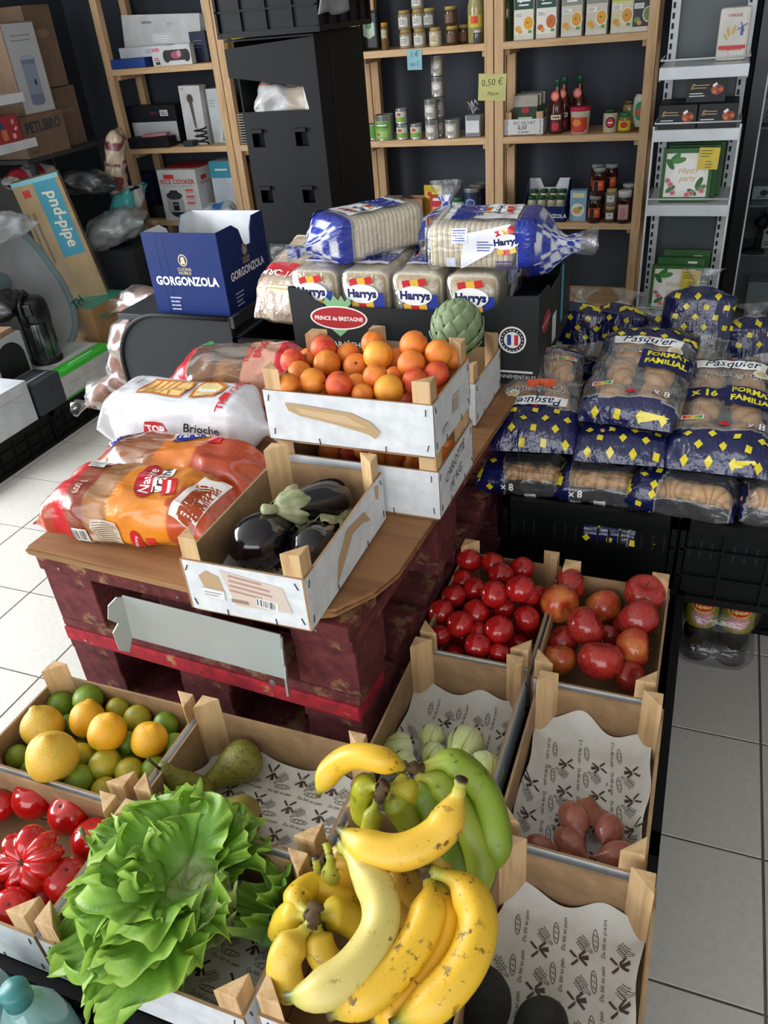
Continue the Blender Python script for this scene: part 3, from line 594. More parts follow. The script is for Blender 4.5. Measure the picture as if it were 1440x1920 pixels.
# pears
def pear(name, m, label, head, tip, rb, z0, bend=.1):
    """head = middle of the bulb, tip = stem end"""
    h = Vector(head); tp = Vector(tip); ax = (tp-h); L = ax.length; ax.normalize()
    prof = [(-.98, .03), (-.93, .35), (-.75, .74), (-.45, .95), (-.1, 1.0), (.3, .93), (.75, .74), (1.15, .54), (1.5, .44), (1.8, .36), (1.98, .22), (2.03, .02)]
    k = L/2.03; pts = [h+ax*t*(rb if t < 0 else k)+Vector((0, 0, 1)).cross(ax)*(bend*rb*(max(0, t)/2)**2) for t, _ in prof]
    mb = MB().tube(pts, [r*rb for _, r in prof], 26)
    o = mb.obj('pear', MATS[m], smooth=True); sub = o.modifiers.new('s', 'SUBSURF'); sub.levels = 1; sub.render_levels = 1
    tag(o, label, 'pear', 'pears')
    MB().tube([tp-ax*.003, tp+ax*.008+Vector((0, 0, .002)), tp+ax*.02+Vector((0, 0, .006))], [.0026, .002, .003], 7).obj('stem', MATS['stem_brown'], o, smooth=True)
    MB().lathe([(0.0, .002), (.004, .001), (.005, 0), (0, -.001)], 8).obj('blossom_end', MATS['stem_brown'], o, loc=h-ax*rb*.975, rot=(-ax).to_track_quat('Z', 'Y').to_euler())
    return o
pear('pear', 'pear', 'large mottled green pear lying on the printed paper', (-0.6037, 0.7065, 0.608), (-0.6528, 0.6535, 0.59), .0355, 0)
pear('pear', 'pear', 'slim green pear leaning on the crate wall next to the limes', (-0.6496, 0.6346, 0.6), (-0.6873, 0.6164, 0.668), .030, 0, -.5)
pear('pear', 'pear_brown', 'brownish pear poking out behind the lettuce', (-0.5535, 0.61, 0.607), (-0.6052, 0.5943, 0.6), .036, 0)
# aubergines
def aubergine(label, butt, neck, rb, drop=0, calyx_on=True):
    h = Vector(butt); tp = Vector(neck); ax = (tp-h); L = ax.length; ax.normalize()
    prof = [(-.9, .02), (-.86, .3), (-.65, .68), (-.3, .92), (.0, 1.0), (.4, .97), (.8, .84), (1.2, .68), (1.5, .6), (1.75, .5), (1.85, .02)]
    k = L/1.85; pts = [h+ax*t*(rb if t < 0 else k)+Vector((0, 0, 1))*(drop*(max(0, t)/1.85)**2) for t, _ in prof]
    mb = MB().tube(pts, [r*rb for _, r in prof], 30); o = mb.obj('aubergine', MATS['aubergine'], smooth=True)
    s_ = o.modifiers.new('s', 'SUBSURF'); s_.levels = 1; s_.render_levels = 1; tag(o, label, 'aubergine', 'aubergines in the crate')
    if calyx_on:
        c = MB(); nrm = ax.orthogonal().normalized(); bn = ax.cross(nrm); r0 = rb*.62
        def cal(u, v):
            a = 2*PI*u; ln = .55+.45*abs(math.sin(2.5*a))**.7; s_ = v*ln
            rr = r0*(.26+.9*min(1, s_*1.5)**.7)+.004*math.sin(9*a)*v; q_ = tp+ax*.012-ax*(s_*rb*1.25)
            return q_+(nrm*math.cos(a)+bn*math.sin(a))*rr*1.08
        c.grid(cal, 40, 8, wrapu=True); co = c.obj('calyx', MATS['calyx'], o, smooth=True)
        sd = co.modifiers.new('t', 'SOLIDIFY'); sd.thickness = .0015
        MB().tube([tp+ax*.002, tp+ax*.02, tp+ax*.036+Vector((0, 0, .004))], [r0*.34, .008, .0085], 10).obj('stem', MATS['calyx'], o, smooth=True)
    return o
aubergine('glossy dark aubergine at the front left of its crate', (-0.6094, 0.8754, 0.925), (-0.596, 0.9888, 0.918), .047, 0, True)
aubergine('aubergine with the pale green calyx lying across the back of the crate', (-0.5371, 1.0236, 0.932), (-0.584, 0.9351, 0.962), .038)
aubergine('small aubergine half hidden behind the front right post', (-0.5245, 0.8994, 0.915), (-0.5137, 0.972, 0.915), .038, 0, True)
# avocados
def avo(th, ph): s = math.sin(th); z = math.cos(th); k = 1-.22*max(0, z)**1.2; return (math.cos(ph)*s*k, math.sin(ph)*s*k, z*1.25)
ME['avocado'] = ball('avocado', avo, 30, 24)
a1 = fruit('avocado', 'avocado', 'dark avocado beside the bananas', 'avocado', 'avocados', *(-0.136, 0.4702, 0.615, 0.0353), (1.3, .2, .5))
a2 = fruit('avocado', 'avocado', 'dark avocado at the bottom edge of the picture, on the paper', 'avocado', 'avocados', *(-0.0663, 0.4672, 0.605, 0.0302), (1.3, .2, -.6))
for o in (a1, a2): link('stem_scar', scar, o, (0, 0, 1.22), None, .14)
# chicory
t = NT('chicory'); a_ = t.new('ShaderNodeVertexColor', layer_name='Col'); v = t.coord((1, 1, 1)); t.base(t.mix(t.math('MULTIPLY', t.step(t.noise(v, 40, 4), .5, .75), .12), a_.outputs[0], '#f2f2e2'))
t.bsdf.inputs['Roughness'].default_value = .32; t.bsdf.inputs['Subsurface Weight'].default_value = .1; t.bsdf.inputs['Subsurface Radius'].default_value = (.5, .5, .2); t.bsdf.inputs['Subsurface Scale'].default_value = .01
t.bump(t.noise(v, 110, 4), .4, .003); MATS['chicory'] = t.m
def chicory(label, base, tip, r):
    b0 = Vector(base); tp = Vector(tip); ax = tp-b0; L = ax.length; ax.normalize(); e1 = ax.orthogonal().normalized(); e2 = ax.cross(e1)
    o = thing('chicory', label, 'chicory', b0, 0, 'heads of chicory'); W_ = lin('#eceecb'); G_ = lin('#b6cc28')
    mb = MB()
    def core(u, v): a = 2*PI*u; rr = r*.9*math.sin(PI*min(.98, .18+.8*v))**.7; return ax*v*L*.96+(e1*math.cos(a)+e2*math.sin(a))*rr
    mb.grid(core, 20, 14, wrapu=True, cfn=lambda u, v: (*[W_[i]*(1-v**2)+G_[i]*v**2 for i in range(3)], 1)); mb.obj('heart', MATS['chicory'], o, smooth=True, col=True)
    for k in range(7):
        a0 = k*2.4; ln = .82+.17*(k % 3)/2
        def leaf(u, v):
            a = a0+(u-.5)*2.3*(1-.45*v**3); rr = r*(.95+.07*k/7+.06*(abs(u-.5)*2)**2+.012*math.cos((u-.5)*22))*math.sin(PI*min(.97, .2+.77*v))**.62
            if v > .93: rr *= .9
            return ax*(v*L*ln+.03*L*math.cos((u-.5)*PI)*v)+(e1*math.cos(a)+e2*math.sin(a))*rr
        def lc(u, v): g = max(0, v-.05)**.7; g *= .45+.55*(abs(u-.5)*2); return (*[W_[i]*(1-g)+G_[i]*g for i in range(3)], 1)
        m2 = MB().grid(leaf, 12, 14, cfn=lc); m2.obj('leaf', MATS['chicory'], o, smooth=True, col=True)
    return o
for lb, b, tp, r in (('chicory head lying at the left of its crate', (-0.3502, 0.8221, 0.6), (-0.3934, 0.7927, 0.603), .026), ('chicory head at the back of the group, tip towards the front', (-0.3252, 0.8651, 0.6), (-0.3174, 0.8243, 0.606), .022),
    ('plump chicory head in the middle of the group', (-0.2634, 0.8693, 0.605), (-0.2614, 0.8059, 0.613), .030), ('small chicory head under the plump one', (-0.3054, 0.8316, 0.598), (-0.3142, 0.7968, 0.6), .022), ('chicory head just behind the green bananas', (-0.3363, 0.7848, 0.615), (-0.3549, 0.7499, 0.62), .022), ('chicory head at the right front of the group', (-0.2327, 0.8216, 0.605), (-0.1988, 0.7731, 0.612), .031)):
    chicory(lb, b, tp, r)

# ------------------------------------------------------------------ printed paper liners
t = NT('paper'); v = t.coord(); t.base(t.ramp(t.noise(v, 18, 5), [(.3, '#c9c6bd'), (.6, '#d8d6cf')])); t.bsdf.inputs['Roughness'].default_value = .7
t.bump(t.noise(v, 45, 4), .25, .004); MATS['paper'] = t.m
INK = '#4a3a33'
def windmill(P, x, y, s, a, lay):
    def q(pts): P.poly([(x+(u*math.cos(a)-v_*math.sin(a))*s, y+(u*math.sin(a)+v_*math.cos(a))*s) for u, v_ in pts], INK, lay)
    q([(-.22, -.9), (.25, -.9), (.12, -.05), (-.12, -.05)])
    for k in range(4):
        b = .62+k*PI/2; c, d = math.cos(b), math.sin(b)
        q([(c*.05-d*.0, d*.05), (c*.95-d*.0, d*.95), (c*.95-d*.22, d*.95+c*.22), (c*.25-d*.22, d*.25+c*.22)])
def wheat(P, x, y, s, a, lay):
    ca, sa = math.cos(a), math.sin(a)
    for j in range(3):
        for k in range(5):
            for sd in (-1, 1):
                u = (j-1)*.34+sd*.1+.05*k; v_ = -.2+k*.2-.12*abs(j-1); P.poly(ellipse(x+(u*ca-v_*sa)*s, y+(u*sa+v_*ca)*s, .10*s, .045*s, 6, rot=a+PI/2-sd*.5), INK, lay)
        u = (j-1)*.25; P.poly([(x+(p*ca-q_*sa)*s, y+(p*sa+q_*ca)*s) for p, q_ in ((u*.3-.02, -1), (u*.3+.02, -1), (u+.02, -.2), (u-.02, -.2))], INK, lay)
def loaf(P, x, y, s, a, lay):
    ca, sa = math.cos(a), math.sin(a)
    ou = ellipse(0, 0, 1, .27, 14); inn = ellipse(0, 0, .93, .2, 14)
    tr = lambda p: (x+(p[0]*ca-p[1]*sa)*s, y+(p[0]*sa+p[1]*ca)*s)
    for k in range(14): P.poly([tr(ou[k]), tr(ou[(k+1) % 14]), tr(inn[(k+1) % 14]), tr(inn[k])], INK, lay)
    for k in (-.5, 0, .5): P.poly([tr((k-.13, -.1)), tr((k-.06, -.13)), tr((k+.16, .11)), tr((k+.09, .14))], INK, lay)
def liner(label, cx, cy, z, L, W, rz, ang, seed, up=.03, lift_edges=(1, 1, 1, 1), spots=0):
    """sheet in a crate; ends curl up the crate walls"""
    o = thing('paper_liner', label, 'paper', (cx, cy, z), rz, 'printed paper liners')
    rr = random.Random(seed); ph = [rr.uniform(0, 6) for _ in range(8)]
    hx, hy = L/2, W/2
    def surf(x, y, h):
        z_ = .0012*math.sin(31*x+ph[0])*math.sin(27*y+ph[1])+.001*math.sin(70*x+40*y+ph[2])+.0016
        for d, k, al in ((hx+x, 0, y), (hx-x, 1, y), (hy+y, 2, x), (hy-y, 3, x)):
            e = max(0, (.022-d)/.022)
            if e > 0 and lift_edges[k]: z_ += up*lift_edges[k]*e**1.5*(.8+.3*math.sin(38*al+ph[3+k])+.08*math.sin(90*al+ph[k]))
        return Vector((x, y, max(.0005, z_)+h))
    nx, ny = int(L/.005), int(W/.005)
    g = MB().grid(lambda u, v_: surf((u-.5)*L+.003*math.sin(11*v_+ph[1])*(abs(u-.5)*2)**6, (v_-.5)*W+.003*math.sin(13*u+ph[2])*(abs(v_-.5)*2)**6, 0), nx, ny)
    g.obj('paper_sheet', MATS['paper'], o, smooth=True)
    P = Print(); c, d = math.cos(ang), math.sin(ang); n = 0
    for i in range(-7, 8):
        for j in range(-11, 12):
            u = i*.054+(.027 if j % 2 else 0); v_ = j*.0255; x = u*c-v_*d; y = u*d+v_*c
            if abs(x) > hx-.013 or abs(y) > hy-.013: continue
            if j % 2: windmill(P, x, y, .0145, ang+.2, 1); wheat(P, x+.019*c+.005*d, y+.019*d-.005*c, .015, ang-.6, 1)
            else: loaf(P, x-.005*d, y+.005*c, .0145, ang+.08, 1); P.text('Du bl\u00e9 au pain', x+.008*d, y-.008*c, .0074, INK, ang, .2, lay=1)
    for k in range(spots): P.oval(rr.uniform(-hx*.6, hx*.6), rr.uniform(-hy*.7, hy*.7), rr.uniform(.001, .004), rr.uniform(.001, .003), rr.choice(('#6a1f22', '#5a5a22', '#8a6a4a')), 7)
    P.obj('printed_pattern', surf, o, .006, .0003, MATS['print'])
    return o
liner('printed paper lining the pear crate', -.534, .650, ZB+.0035, .285, .185, 0, 0, 1, .02)
liner('printed paper under the lettuce', -.534, .440, ZB+.0035, .285, .185, 0, -.05, 2, .015)
liner('stained printed paper lining the chicory crate', -.292, .830, ZB+.0035, .285, .185, PI/2, .05, 3, .03, (1, 1, 1, 1), 3)
liner('printed paper with skin scraps lining the shallot crate', -.070, .808, ZB+.0035, .285, .185, PI/2, PI+.12, 4, .035, (.6, 1.2, 1, 1.0), 9)
liner('clean printed paper lining the crate of avocados', -.055, .497, ZB+.0035, .285, .185, PI/2, .1, 5, .03, (.6, 1.1, 1, 1))
liner('crumpled printed paper under the aubergines', -.565, .915, .8735, .288, .188, PI/2, .05, 6, .02)
# ------------------------------------------------------------------ bananas
t = NT('banana'); a_ = t.new('ShaderNodeVertexColor', layer_name='Col'); v = t.coord((1, 1, 1)); n = t.noise(v, 75, 6, .65); n2 = t.noise(v, 420, 2, .5); msk = t.math('MULTIPLY', t.step(n, .565, .62), t.step(t.noise(v, 16, 2), .44, .58))
c = t.mix(t.math('MULTIPLY', msk, .85), a_.outputs[0], '#4b2d14'); c = t.mix(t.math('MULTIPLY', t.step(n2, .66, .74), .5), c, '#6a4a1a')
t.base(c); t.bsdf.inputs['Roughness'].default_value = .42; t.bsdf.inputs['Subsurface Weight'].default_value = .08; t.bsdf.inputs['Subsurface Radius'].default_value = (.5, .3, .1); t.bsdf.inputs['Subsurface Scale'].default_value = .01
t.bump(n, .1, .001); MATS['banana'] = t.m
YEL, PALE, GRN, LIM, BRN, STG = (lin(q) for q in ('#ddb02c', '#cdbb6a', '#7d9426', '#a8a92a', '#3a2a1c', '#a3a23c'))
def spline(pts, n):
    P_ = [Vector(p) for p in pts]; P_ = [P_[0]*2-P_[1]]+P_+[P_[-1]*2-P_[-2]]; out = []
    m_ = len(P_)-3
    for i in range(n+1):
        u = i/n*m_; k = min(m_-1, int(u)); t_ = u-k; a, b, c_, d = P_[k:k+4]
        out.append(.5*((2*b)+(c_-a)*t_+(2*a-5*b+4*c_-d)*t_*t_+(3*b-a-3*c_+d)*t_**3))
    return out
def lerp3(a, b, f): f = max(0, min(1, f)); return tuple(a[i]*(1-f)+b[i]*f for i in range(3))
def finger(parent, pts, r=.0195, col=YEL, stem=.13, green_tip=False):
    """one banana: first point = stem end"""
    path = spline(pts, 30); vs = []; fs = []; cs = []; N = 18
    up = Vector((0, 0, 1)); t0 = (path[1]-path[0]).normalized(); a = t0.cross(up)
    if a.length < .1: a = Vector((1, 0, 0))
    a.normalize()
    for i, p in enumerate(path):
        s = i/30; tg = (path[min(i+1, 30)]-path[max(i-1, 0)]).normalized(); a = (a-tg*a.dot(tg)).normalized(); b = tg.cross(a)
        if s < stem: f = .36+.04*math.sin(s*60)
        elif s < stem+.2: q = (s-stem)/.2; f = .36+.64*(3*q*q-2*q**3)
        elif s < .80: f = 1
        elif s < .965: q = (s-.8)/.165; f = 1-.72*q**1.6
        else: f = .26
        for k in range(N):
            an = 2*PI*k/N; g = 1+.045*math.cos(5*an)*min(1, f); vs.append(p+(a*math.cos(an)+b*math.sin(an))*r*f*g)
        cc = lerp3(STG, col, (s-stem*.6)/.16)
        if s > .88: cc = lerp3(cc, GRN if green_tip else STG, (s-.88)/.1)
        if s > .955: cc = lerp3(cc, BRN, (s-.955)/.02)
        if s < .03: cc = lerp3(BRN, cc, s/.03)
        cs += [(*cc, 1)]*N
    for i in range(30):
        for k in range(N): fs.append((i*N+k, i*N+(k+1) % N, (i+1)*N+(k+1) % N, (i+1)*N+k))
    fs += [tuple(reversed(range(N))), tuple(range(30*N, 31*N))]
    return link('banana', mesh('banana', vs, fs, [MATS['banana']], True, None, cs), parent)
def crown(parent, pts, r, col=BRN):
    link('crown', MB().tube(spline(pts, 6), [r*(.8+.25*math.sin(k*2.1)) for k in range(7)], 10, flat=.7).mesh('crown', MATS['stem_brown'], True), parent)
def bunch(label, fingers, cr, r_c=.011):
    o = thing('banana_bunch', label, 'bananas', (0, 0, 0), 0, 'bananas')
    base = min((p for f in fingers for p in f[0]), key=lambda p: p[2]); 
    for f in fingers: finger(o, *f)
    if cr: crown(o, cr, r_c)
    return o
BA = ((-0.2734, 0.6276, 0.8), (-0.2947, 0.6047, 0.835), (-0.3353, 0.604, 0.83), (-0.3693, 0.5974, 0.8), (-0.3809, 0.5717, 0.775))
bunch('single yellow banana lying topmost, tip towards the pear crate', [(BA, .0165, YEL, .06)], None)
bunch('hand of green bananas on top of the pile, under the spotted one', [
    (((-0.2622, 0.63, 0.8), (-0.2255, 0.6535, 0.8), (-0.1796, 0.6424, 0.775), (-0.1529, 0.6045, 0.74), (-0.1544, 0.5751, 0.7)), .0205, GRN, .10, True),
    (((-0.2654, 0.6218, 0.8), (-0.2353, 0.6314, 0.785), (-0.1986, 0.6111, 0.76), (-0.1687, 0.5841, 0.725), (-0.1568, 0.5509, 0.68)), .0195, lin('#8c9c2c'), .10, True),
    (((-0.2706, 0.6244, 0.795), (-0.2537, 0.6236, 0.77), (-0.2236, 0.6002, 0.74), (-0.1953, 0.58, 0.7), (-0.184, 0.5715, 0.66)), .0195, lin('#6f8a24'), .10, True),
    (((-0.2759, 0.627, 0.79), (-0.2685, 0.6175, 0.76), (-0.256, 0.6097, 0.72), (-0.2303, 0.6006, 0.68), (-0.2106, 0.5847, 0.64)), .0195, lin('#7a8c26'), .10, True)],
    ((-0.2812, 0.6223, 0.808), (-0.2675, 0.6238, 0.81), (-0.2545, 0.632, 0.805)), .010)
bunch('short greenish bananas with a dark crown, under the topmost banana', [
    (((-0.3, 0.5897, 0.8), (-0.3209, 0.5938, 0.79), (-0.3285, 0.5925, 0.75), (-0.3234, 0.5941, 0.7)), .0165, LIM, .10),
    (((-0.3012, 0.5904, 0.79), (-0.3061, 0.5784, 0.765), (-0.3131, 0.5751, 0.73), (-0.3243, 0.5776, 0.69)), .0125, LIM, .22),
    (((-0.2939, 0.5926, 0.79), (-0.2823, 0.5998, 0.765), (-0.2643, 0.5996, 0.73), (-0.2532, 0.6073, 0.68)), .0195, lin('#8e9a28'), .12),
    (((-0.2938, 0.5933, 0.795), (-0.2749, 0.6154, 0.775), (-0.2589, 0.6219, 0.74), (-0.2448, 0.6215, 0.69)), .0195, lin('#b0a528'), .12)],
    ((-0.2899, 0.5916, 0.81), (-0.2955, 0.5864, 0.8), (-0.2989, 0.5834, 0.785)), .011)
bunch('spotted yellow banana lying across the front of the green ones', [(((-0.1916, 0.5954, 0.85), (-0.1955, 0.5836, 0.825), (-0.2079, 0.5517, 0.8), (-0.241, 0.5217, 0.79), (-0.2844, 0.5156, 0.785), (-0.3341, 0.5321, 0.78)), .0215, lin('#ddb138'), .14, True)], None)
bunch('long pale yellow banana at the left of the pile', [(((-0.3248, 0.5184, 0.775), (-0.2965, 0.5003, 0.775), (-0.2594, 0.4755, 0.765), (-0.2456, 0.4418, 0.755), (-0.258, 0.3957, 0.75), (-0.2865, 0.3628, 0.745), (-0.3229, 0.35, 0.735)), .0225, PALE, .10, True)], None)
bunch('bunch of small yellow bananas with a dark crown beside the lettuce', [
    (((-0.3453, 0.4522, 0.715), (-0.3734, 0.4724, 0.7), (-0.3671, 0.5028, 0.685), (-0.332, 0.5058, 0.675), (-0.3009, 0.5065, 0.66)), .0185, lin('#dcb32a'), .08),
    (((-0.3455, 0.4513, 0.71), (-0.3704, 0.4563, 0.695), (-0.3868, 0.4521, 0.67), (-0.3946, 0.4493, 0.64)), .0185, lin('#e0bf35'), .10),
    (((-0.3386, 0.4535, 0.71), (-0.3237, 0.4734, 0.695), (-0.3027, 0.4835, 0.67), (-0.2861, 0.4848, 0.64)), .0195, lin('#cdb02a'), .12),
    (((-0.3379, 0.4449, 0.715), (-0.3482, 0.4238, 0.71), (-0.3562, 0.4012, 0.7), (-0.3517, 0.3903, 0.67), (-0.3398, 0.3885, 0.64)), .0205, lin('#d9b440'), .14),
    (((-0.3338, 0.4474, 0.71), (-0.3281, 0.4362, 0.7), (-0.3176, 0.4259, 0.685), (-0.305, 0.4272, 0.65)), .0185, lin('#cfae36'), .14)],
    ((-0.3355, 0.4585, 0.735), (-0.3357, 0.4491, 0.725), (-0.3373, 0.4394, 0.715)), .0115)
bunch('hand of ripe yellow bananas at the front of the pile', [
    (((-0.2157, 0.5168, 0.765), (-0.2021, 0.494, 0.765), (-0.1995, 0.4569, 0.755), (-0.214, 0.4163, 0.745), (-0.2413, 0.3766, 0.735), (-0.2746, 0.3524, 0.72)), .0215, YEL, .12),
    (((-0.2146, 0.5205, 0.76), (-0.1913, 0.5032, 0.75), (-0.1772, 0.4724, 0.735), (-0.1885, 0.4282, 0.72), (-0.2149, 0.3901, 0.7), (-0.2337, 0.3727, 0.69)), .0215, lin('#e4b01e'), .12),
    (((-0.2114, 0.518, 0.77), (-0.1744, 0.5149, 0.77), (-0.1439, 0.4863, 0.76), (-0.1433, 0.4403, 0.75), (-0.1678, 0.398, 0.735), (-0.2082, 0.3669, 0.72)), .0225, YEL, .11, True)],
    ((-0.2165, 0.5185, 0.775), (-0.2147, 0.5124, 0.772), (-0.2109, 0.5065, 0.765)), .0095)
bunch('brown-streaked bananas buried in the middle of the pile', [
    (((-0.3376, 0.5463, 0.74), (-0.337, 0.5368, 0.71), (-0.3254, 0.5282, 0.67), (-0.3035, 0.5264, 0.63)), .0195, lin('#c79a2a'), .10),
    (((-0.2918, 0.5415, 0.73), (-0.258, 0.5319, 0.71), (-0.2342, 0.5259, 0.68), (-0.2362, 0.5012, 0.64)), .0205, lin('#b48a26'), .10),
    (((-0.2958, 0.5368, 0.71), (-0.2626, 0.5186, 0.69), (-0.2469, 0.5018, 0.66), (-0.2595, 0.4736, 0.62)), .0205, lin('#c0982c'), .10),
    (((-0.24, 0.5738, 0.72), (-0.2097, 0.5754, 0.7), (-0.1876, 0.5639, 0.67), (-0.182, 0.5408, 0.63)), .0205, lin('#b08a28'), .10)], None)
bunch('bare banana stems sticking up beside the crate post', [
    (((-0.3542, 0.5308, 0.745), (-0.3457, 0.5209, 0.735), (-0.3463, 0.5189, 0.7), (-0.3479, 0.5188, 0.66)), .014, STG, .45),
    (((-0.3678, 0.5222, 0.72), (-0.3653, 0.5171, 0.7), (-0.3618, 0.5165, 0.67), (-0.3575, 0.5175, 0.63)), .014, lin('#8a7434'), .45)], None)
# ------------------------------------------------------------------ lettuce
t = NT('lettuce'); a_ = t.new('ShaderNodeVertexColor', layer_name='Col'); v = t.coord()
vn_ = t.noise(v, 70, 5, .6); cl = t.mix(t.math('MULTIPLY', t.step(vn_, .45, .7), .25), a_.outputs[0], '#6a9a30')
t.base(cl); t.bsdf.inputs['Roughness'].default_value = .38; t.bsdf.inputs['Specular IOR Level'].default_value = .4
t.bump(vn_, .5, .003); tl = t.new('ShaderNodeBsdfTranslucent'); t.link(cl, tl.inputs[0]); mx = t.new('ShaderNodeMixShader'); mx.inputs[0].default_value = .3
t.link(t.bsdf.outputs[0], mx.inputs[1]); t.link(tl.outputs[0], mx.inputs[2]); t.link(mx.outputs[0], t.out.inputs[0]); MATS['lettuce'] = t.m
LG, LD, LW = lin('#86b23f'), lin('#5c902a'), lin('#cdd6a0')
def leaf_mesh(seed, L, W, droop, ruf, curl=.25):
    rr = random.Random(seed); p = [rr.uniform(0, 6.28) for _ in range(8)]
    def fn(u, v_):
        s = v_; x = (u-.5)*2; wid = W*(.16+.84*math.sin(PI*min(1, s*.62+.06))**.9)
        if s > .6: wid *= math.sqrt(max(.05, 1-((s-.6)/.4)**2*.93))
        e = abs(x)**2; e2 = max(abs(x)**3.2, max(0, (s-.62)/.38)**2.4); th = math.atan2(x*.6, s-.3)
        along = s*L*(1-.08*e*s); lat = x*wid/2
        rf = math.sin(8*th+p[1])*.009+math.sin(17*th+p[2])*.0065+math.sin(31*th+p[3])*.0036
        h = ruf*e2*rf+curl*.04*x*x*(1-s*.3)+.004*math.sin(6*x+p[4])*s+.003*math.sin(5*s*PI+p[7]+3*x)*(1-e)
        k = ruf*e2*(.003*math.sin(13*th+p[5])+.0022*math.sin(29*th+p[6])); lat += k*math.sin(th); along += k*math.cos(th)
        h -= droop*L*s*s
        return Vector((along, lat, h))
    def cf(u, v_):
        x = abs(u-.5)*2; e = max(x**2.5, v_**4)
        c = lerp3(LW, lerp3(LD, LG, e*1.25), min(1, v_*1.6+x*.7)); c = lerp3(c, lin('#bcd766'), max(0, e-.72)*2.2); return (*c, 1)
    return MB().grid(fn, 60, 56, cfn=cf).mesh('leaf', MATS['lettuce'], True, True)
LC = Vector((-0.5117, 0.4639, 0.655))
let = thing('lettuce', 'head of loose green frilly lettuce hanging over the crate edge', 'lettuce', LC)
for k, (az, el, l_, w_, dr, ro) in enumerate(((92, .2, .105, .13, .3, -.2), (122, .25, .15, .16, .36, -.1), (158, .2, .19, .18, .36, 0), (193, .2, .195, .18, .40, .1), (222, .50, .175, .19, .52, .1), (250, .55, .155, .18, .55, .15), (280, .5, .11, .13, .5, .3),
        (105, .6, .105, .13, .45, -.3), (140, .6, .155, .16, .45, -.1), (176, .6, .165, .17, .46, .0), (212, .72, .15, .17, .50, .15), (243, .75, .135, .16, .50, .2),
        (125, .95, .115, .13, .5, -.3), (165, 1.0, .125, .14, .5, .1), (203, .95, .125, .14, .5, .1), (240, .85, .12, .13, .5, .3), (150, 1.3, .085, .11, .5, .2), (215, 1.25, .085, .11, .5, -.2))):
    me = leaf_mesh(k+3, l_, w_, dr, 1.5, .25)
    link('leaf', me, let, (-.010*(k // 6)+.004*math.sin(k), .008*math.cos(k*2), .004*(k // 6)), Euler((ro, -el, math.radians(az)), 'XYZ'))
MB().grid(lambda u, v_: Vector((.034*(v_*1.3-.9), .03*math.cos(2*PI*u)*math.sin(PI*min(.95, .3+.6*(1-v_)))*(1+.06*math.sin(6*PI*u)), .002+.028*math.sin(2*PI*u)*math.sin(PI*min(.95, .3+.6*(1-v_)))*(1+.06*math.sin(6*PI*u)))), 26, 12, wrapu=True, cfn=lambda u, v_: (*lerp3(LG, LW, v_*1.5), 1)).obj('stalk', MATS['lettuce'], let, smooth=True, col=True)
for i in range(3):   # pale leaves wrapping the stalk
    me = leaf_mesh(90+i, .085, .075, .15, .4, 1.1); c_ = me.color_attributes['Col']
    for d_ in c_.data: d_.color = (*lerp3(tuple(d_.color)[:3], LW, .55), 1)
    link('leaf', me, let, (.042, -.018+.010*i, -.028+.010*i), Euler((-.5+.4*i, -.25, math.radians(195+20*i)), 'XYZ'))
WL = (-0.4355, 0.5058, 0.6)
wl_ = leaf_mesh(55, .13, .085, .12, 1.6, 1.6); c_ = wl_.color_attributes['Col']
for d_ in c_.data: d_.color = (*lerp3(tuple(d_.color)[:3], lin('#3f7a2a'), .6), 1)
wt = thing('loose_leaf', 'dark crumpled salad leaf wedged beside the bananas', 'leaf', (WL[0], WL[1], .575)); 
link('blade', wl_, wt, (0.0, -.05, .02), (.9, -.35, 1.35)); link('blade', leaf_mesh(56, .10, .07, .1, 1.7, 1.8), wt, (.012, -.045, .012), (-.6, -.5, 1.6))
w2 = thing('loose_leaf', 'pale shredded leaf end lying on the paper by the lettuce stalk', 'leaf', (-0.4754, 0.4944, 0.578))
l2 = leaf_mesh(57, .075, .045, .1, .9, .3); c_ = l2.color_attributes['Col']
for d_ in c_.data: d_.color = (*lerp3(tuple(d_.color)[:3], lin('#a9bf7a'), .6), 1)
link('blade', l2, w2, (-.03, -.01, .006), (.1, -.15, .45))
# ------------------------------------------------------------------ artichoke
t = NT('artichoke'); v = t.coord(); a_ = t.new('ShaderNodeVertexColor', layer_name='Col'); t.base(t.mix(t.math('MULTIPLY', t.step(t.noise(v, 50, 5), .5, .8), .5), a_.outputs[0], '#6f7d5a')); t.bsdf.inputs['Roughness'].default_value = .6; t.bump(t.noise(v, 120), .2); MATS['artichoke'] = t.m
AC = Vector((-0.4793, 1.5836, 1.03, 0.0573)[:3]); AR = .056
art = thing('artichoke', 'green globe artichoke standing in its crate behind the apricots', 'artichoke', AC, 0, rot=(-.25, .15, .3))
def acol(u, v_): return (*lerp3(lin('#6f8158'), lin('#93a57c'), v_), 1)
MB().grid(lambda u, v_: Vector((AR*.92*math.cos(2*PI*u)*math.sin(PI*v_), AR*.92*math.sin(2*PI*u)*math.sin(PI*v_), AR*1.0*math.cos(PI*v_))), 20, 14, wrapu=True, cfn=acol).obj('heart', MATS['artichoke'], art, smooth=True, col=True)
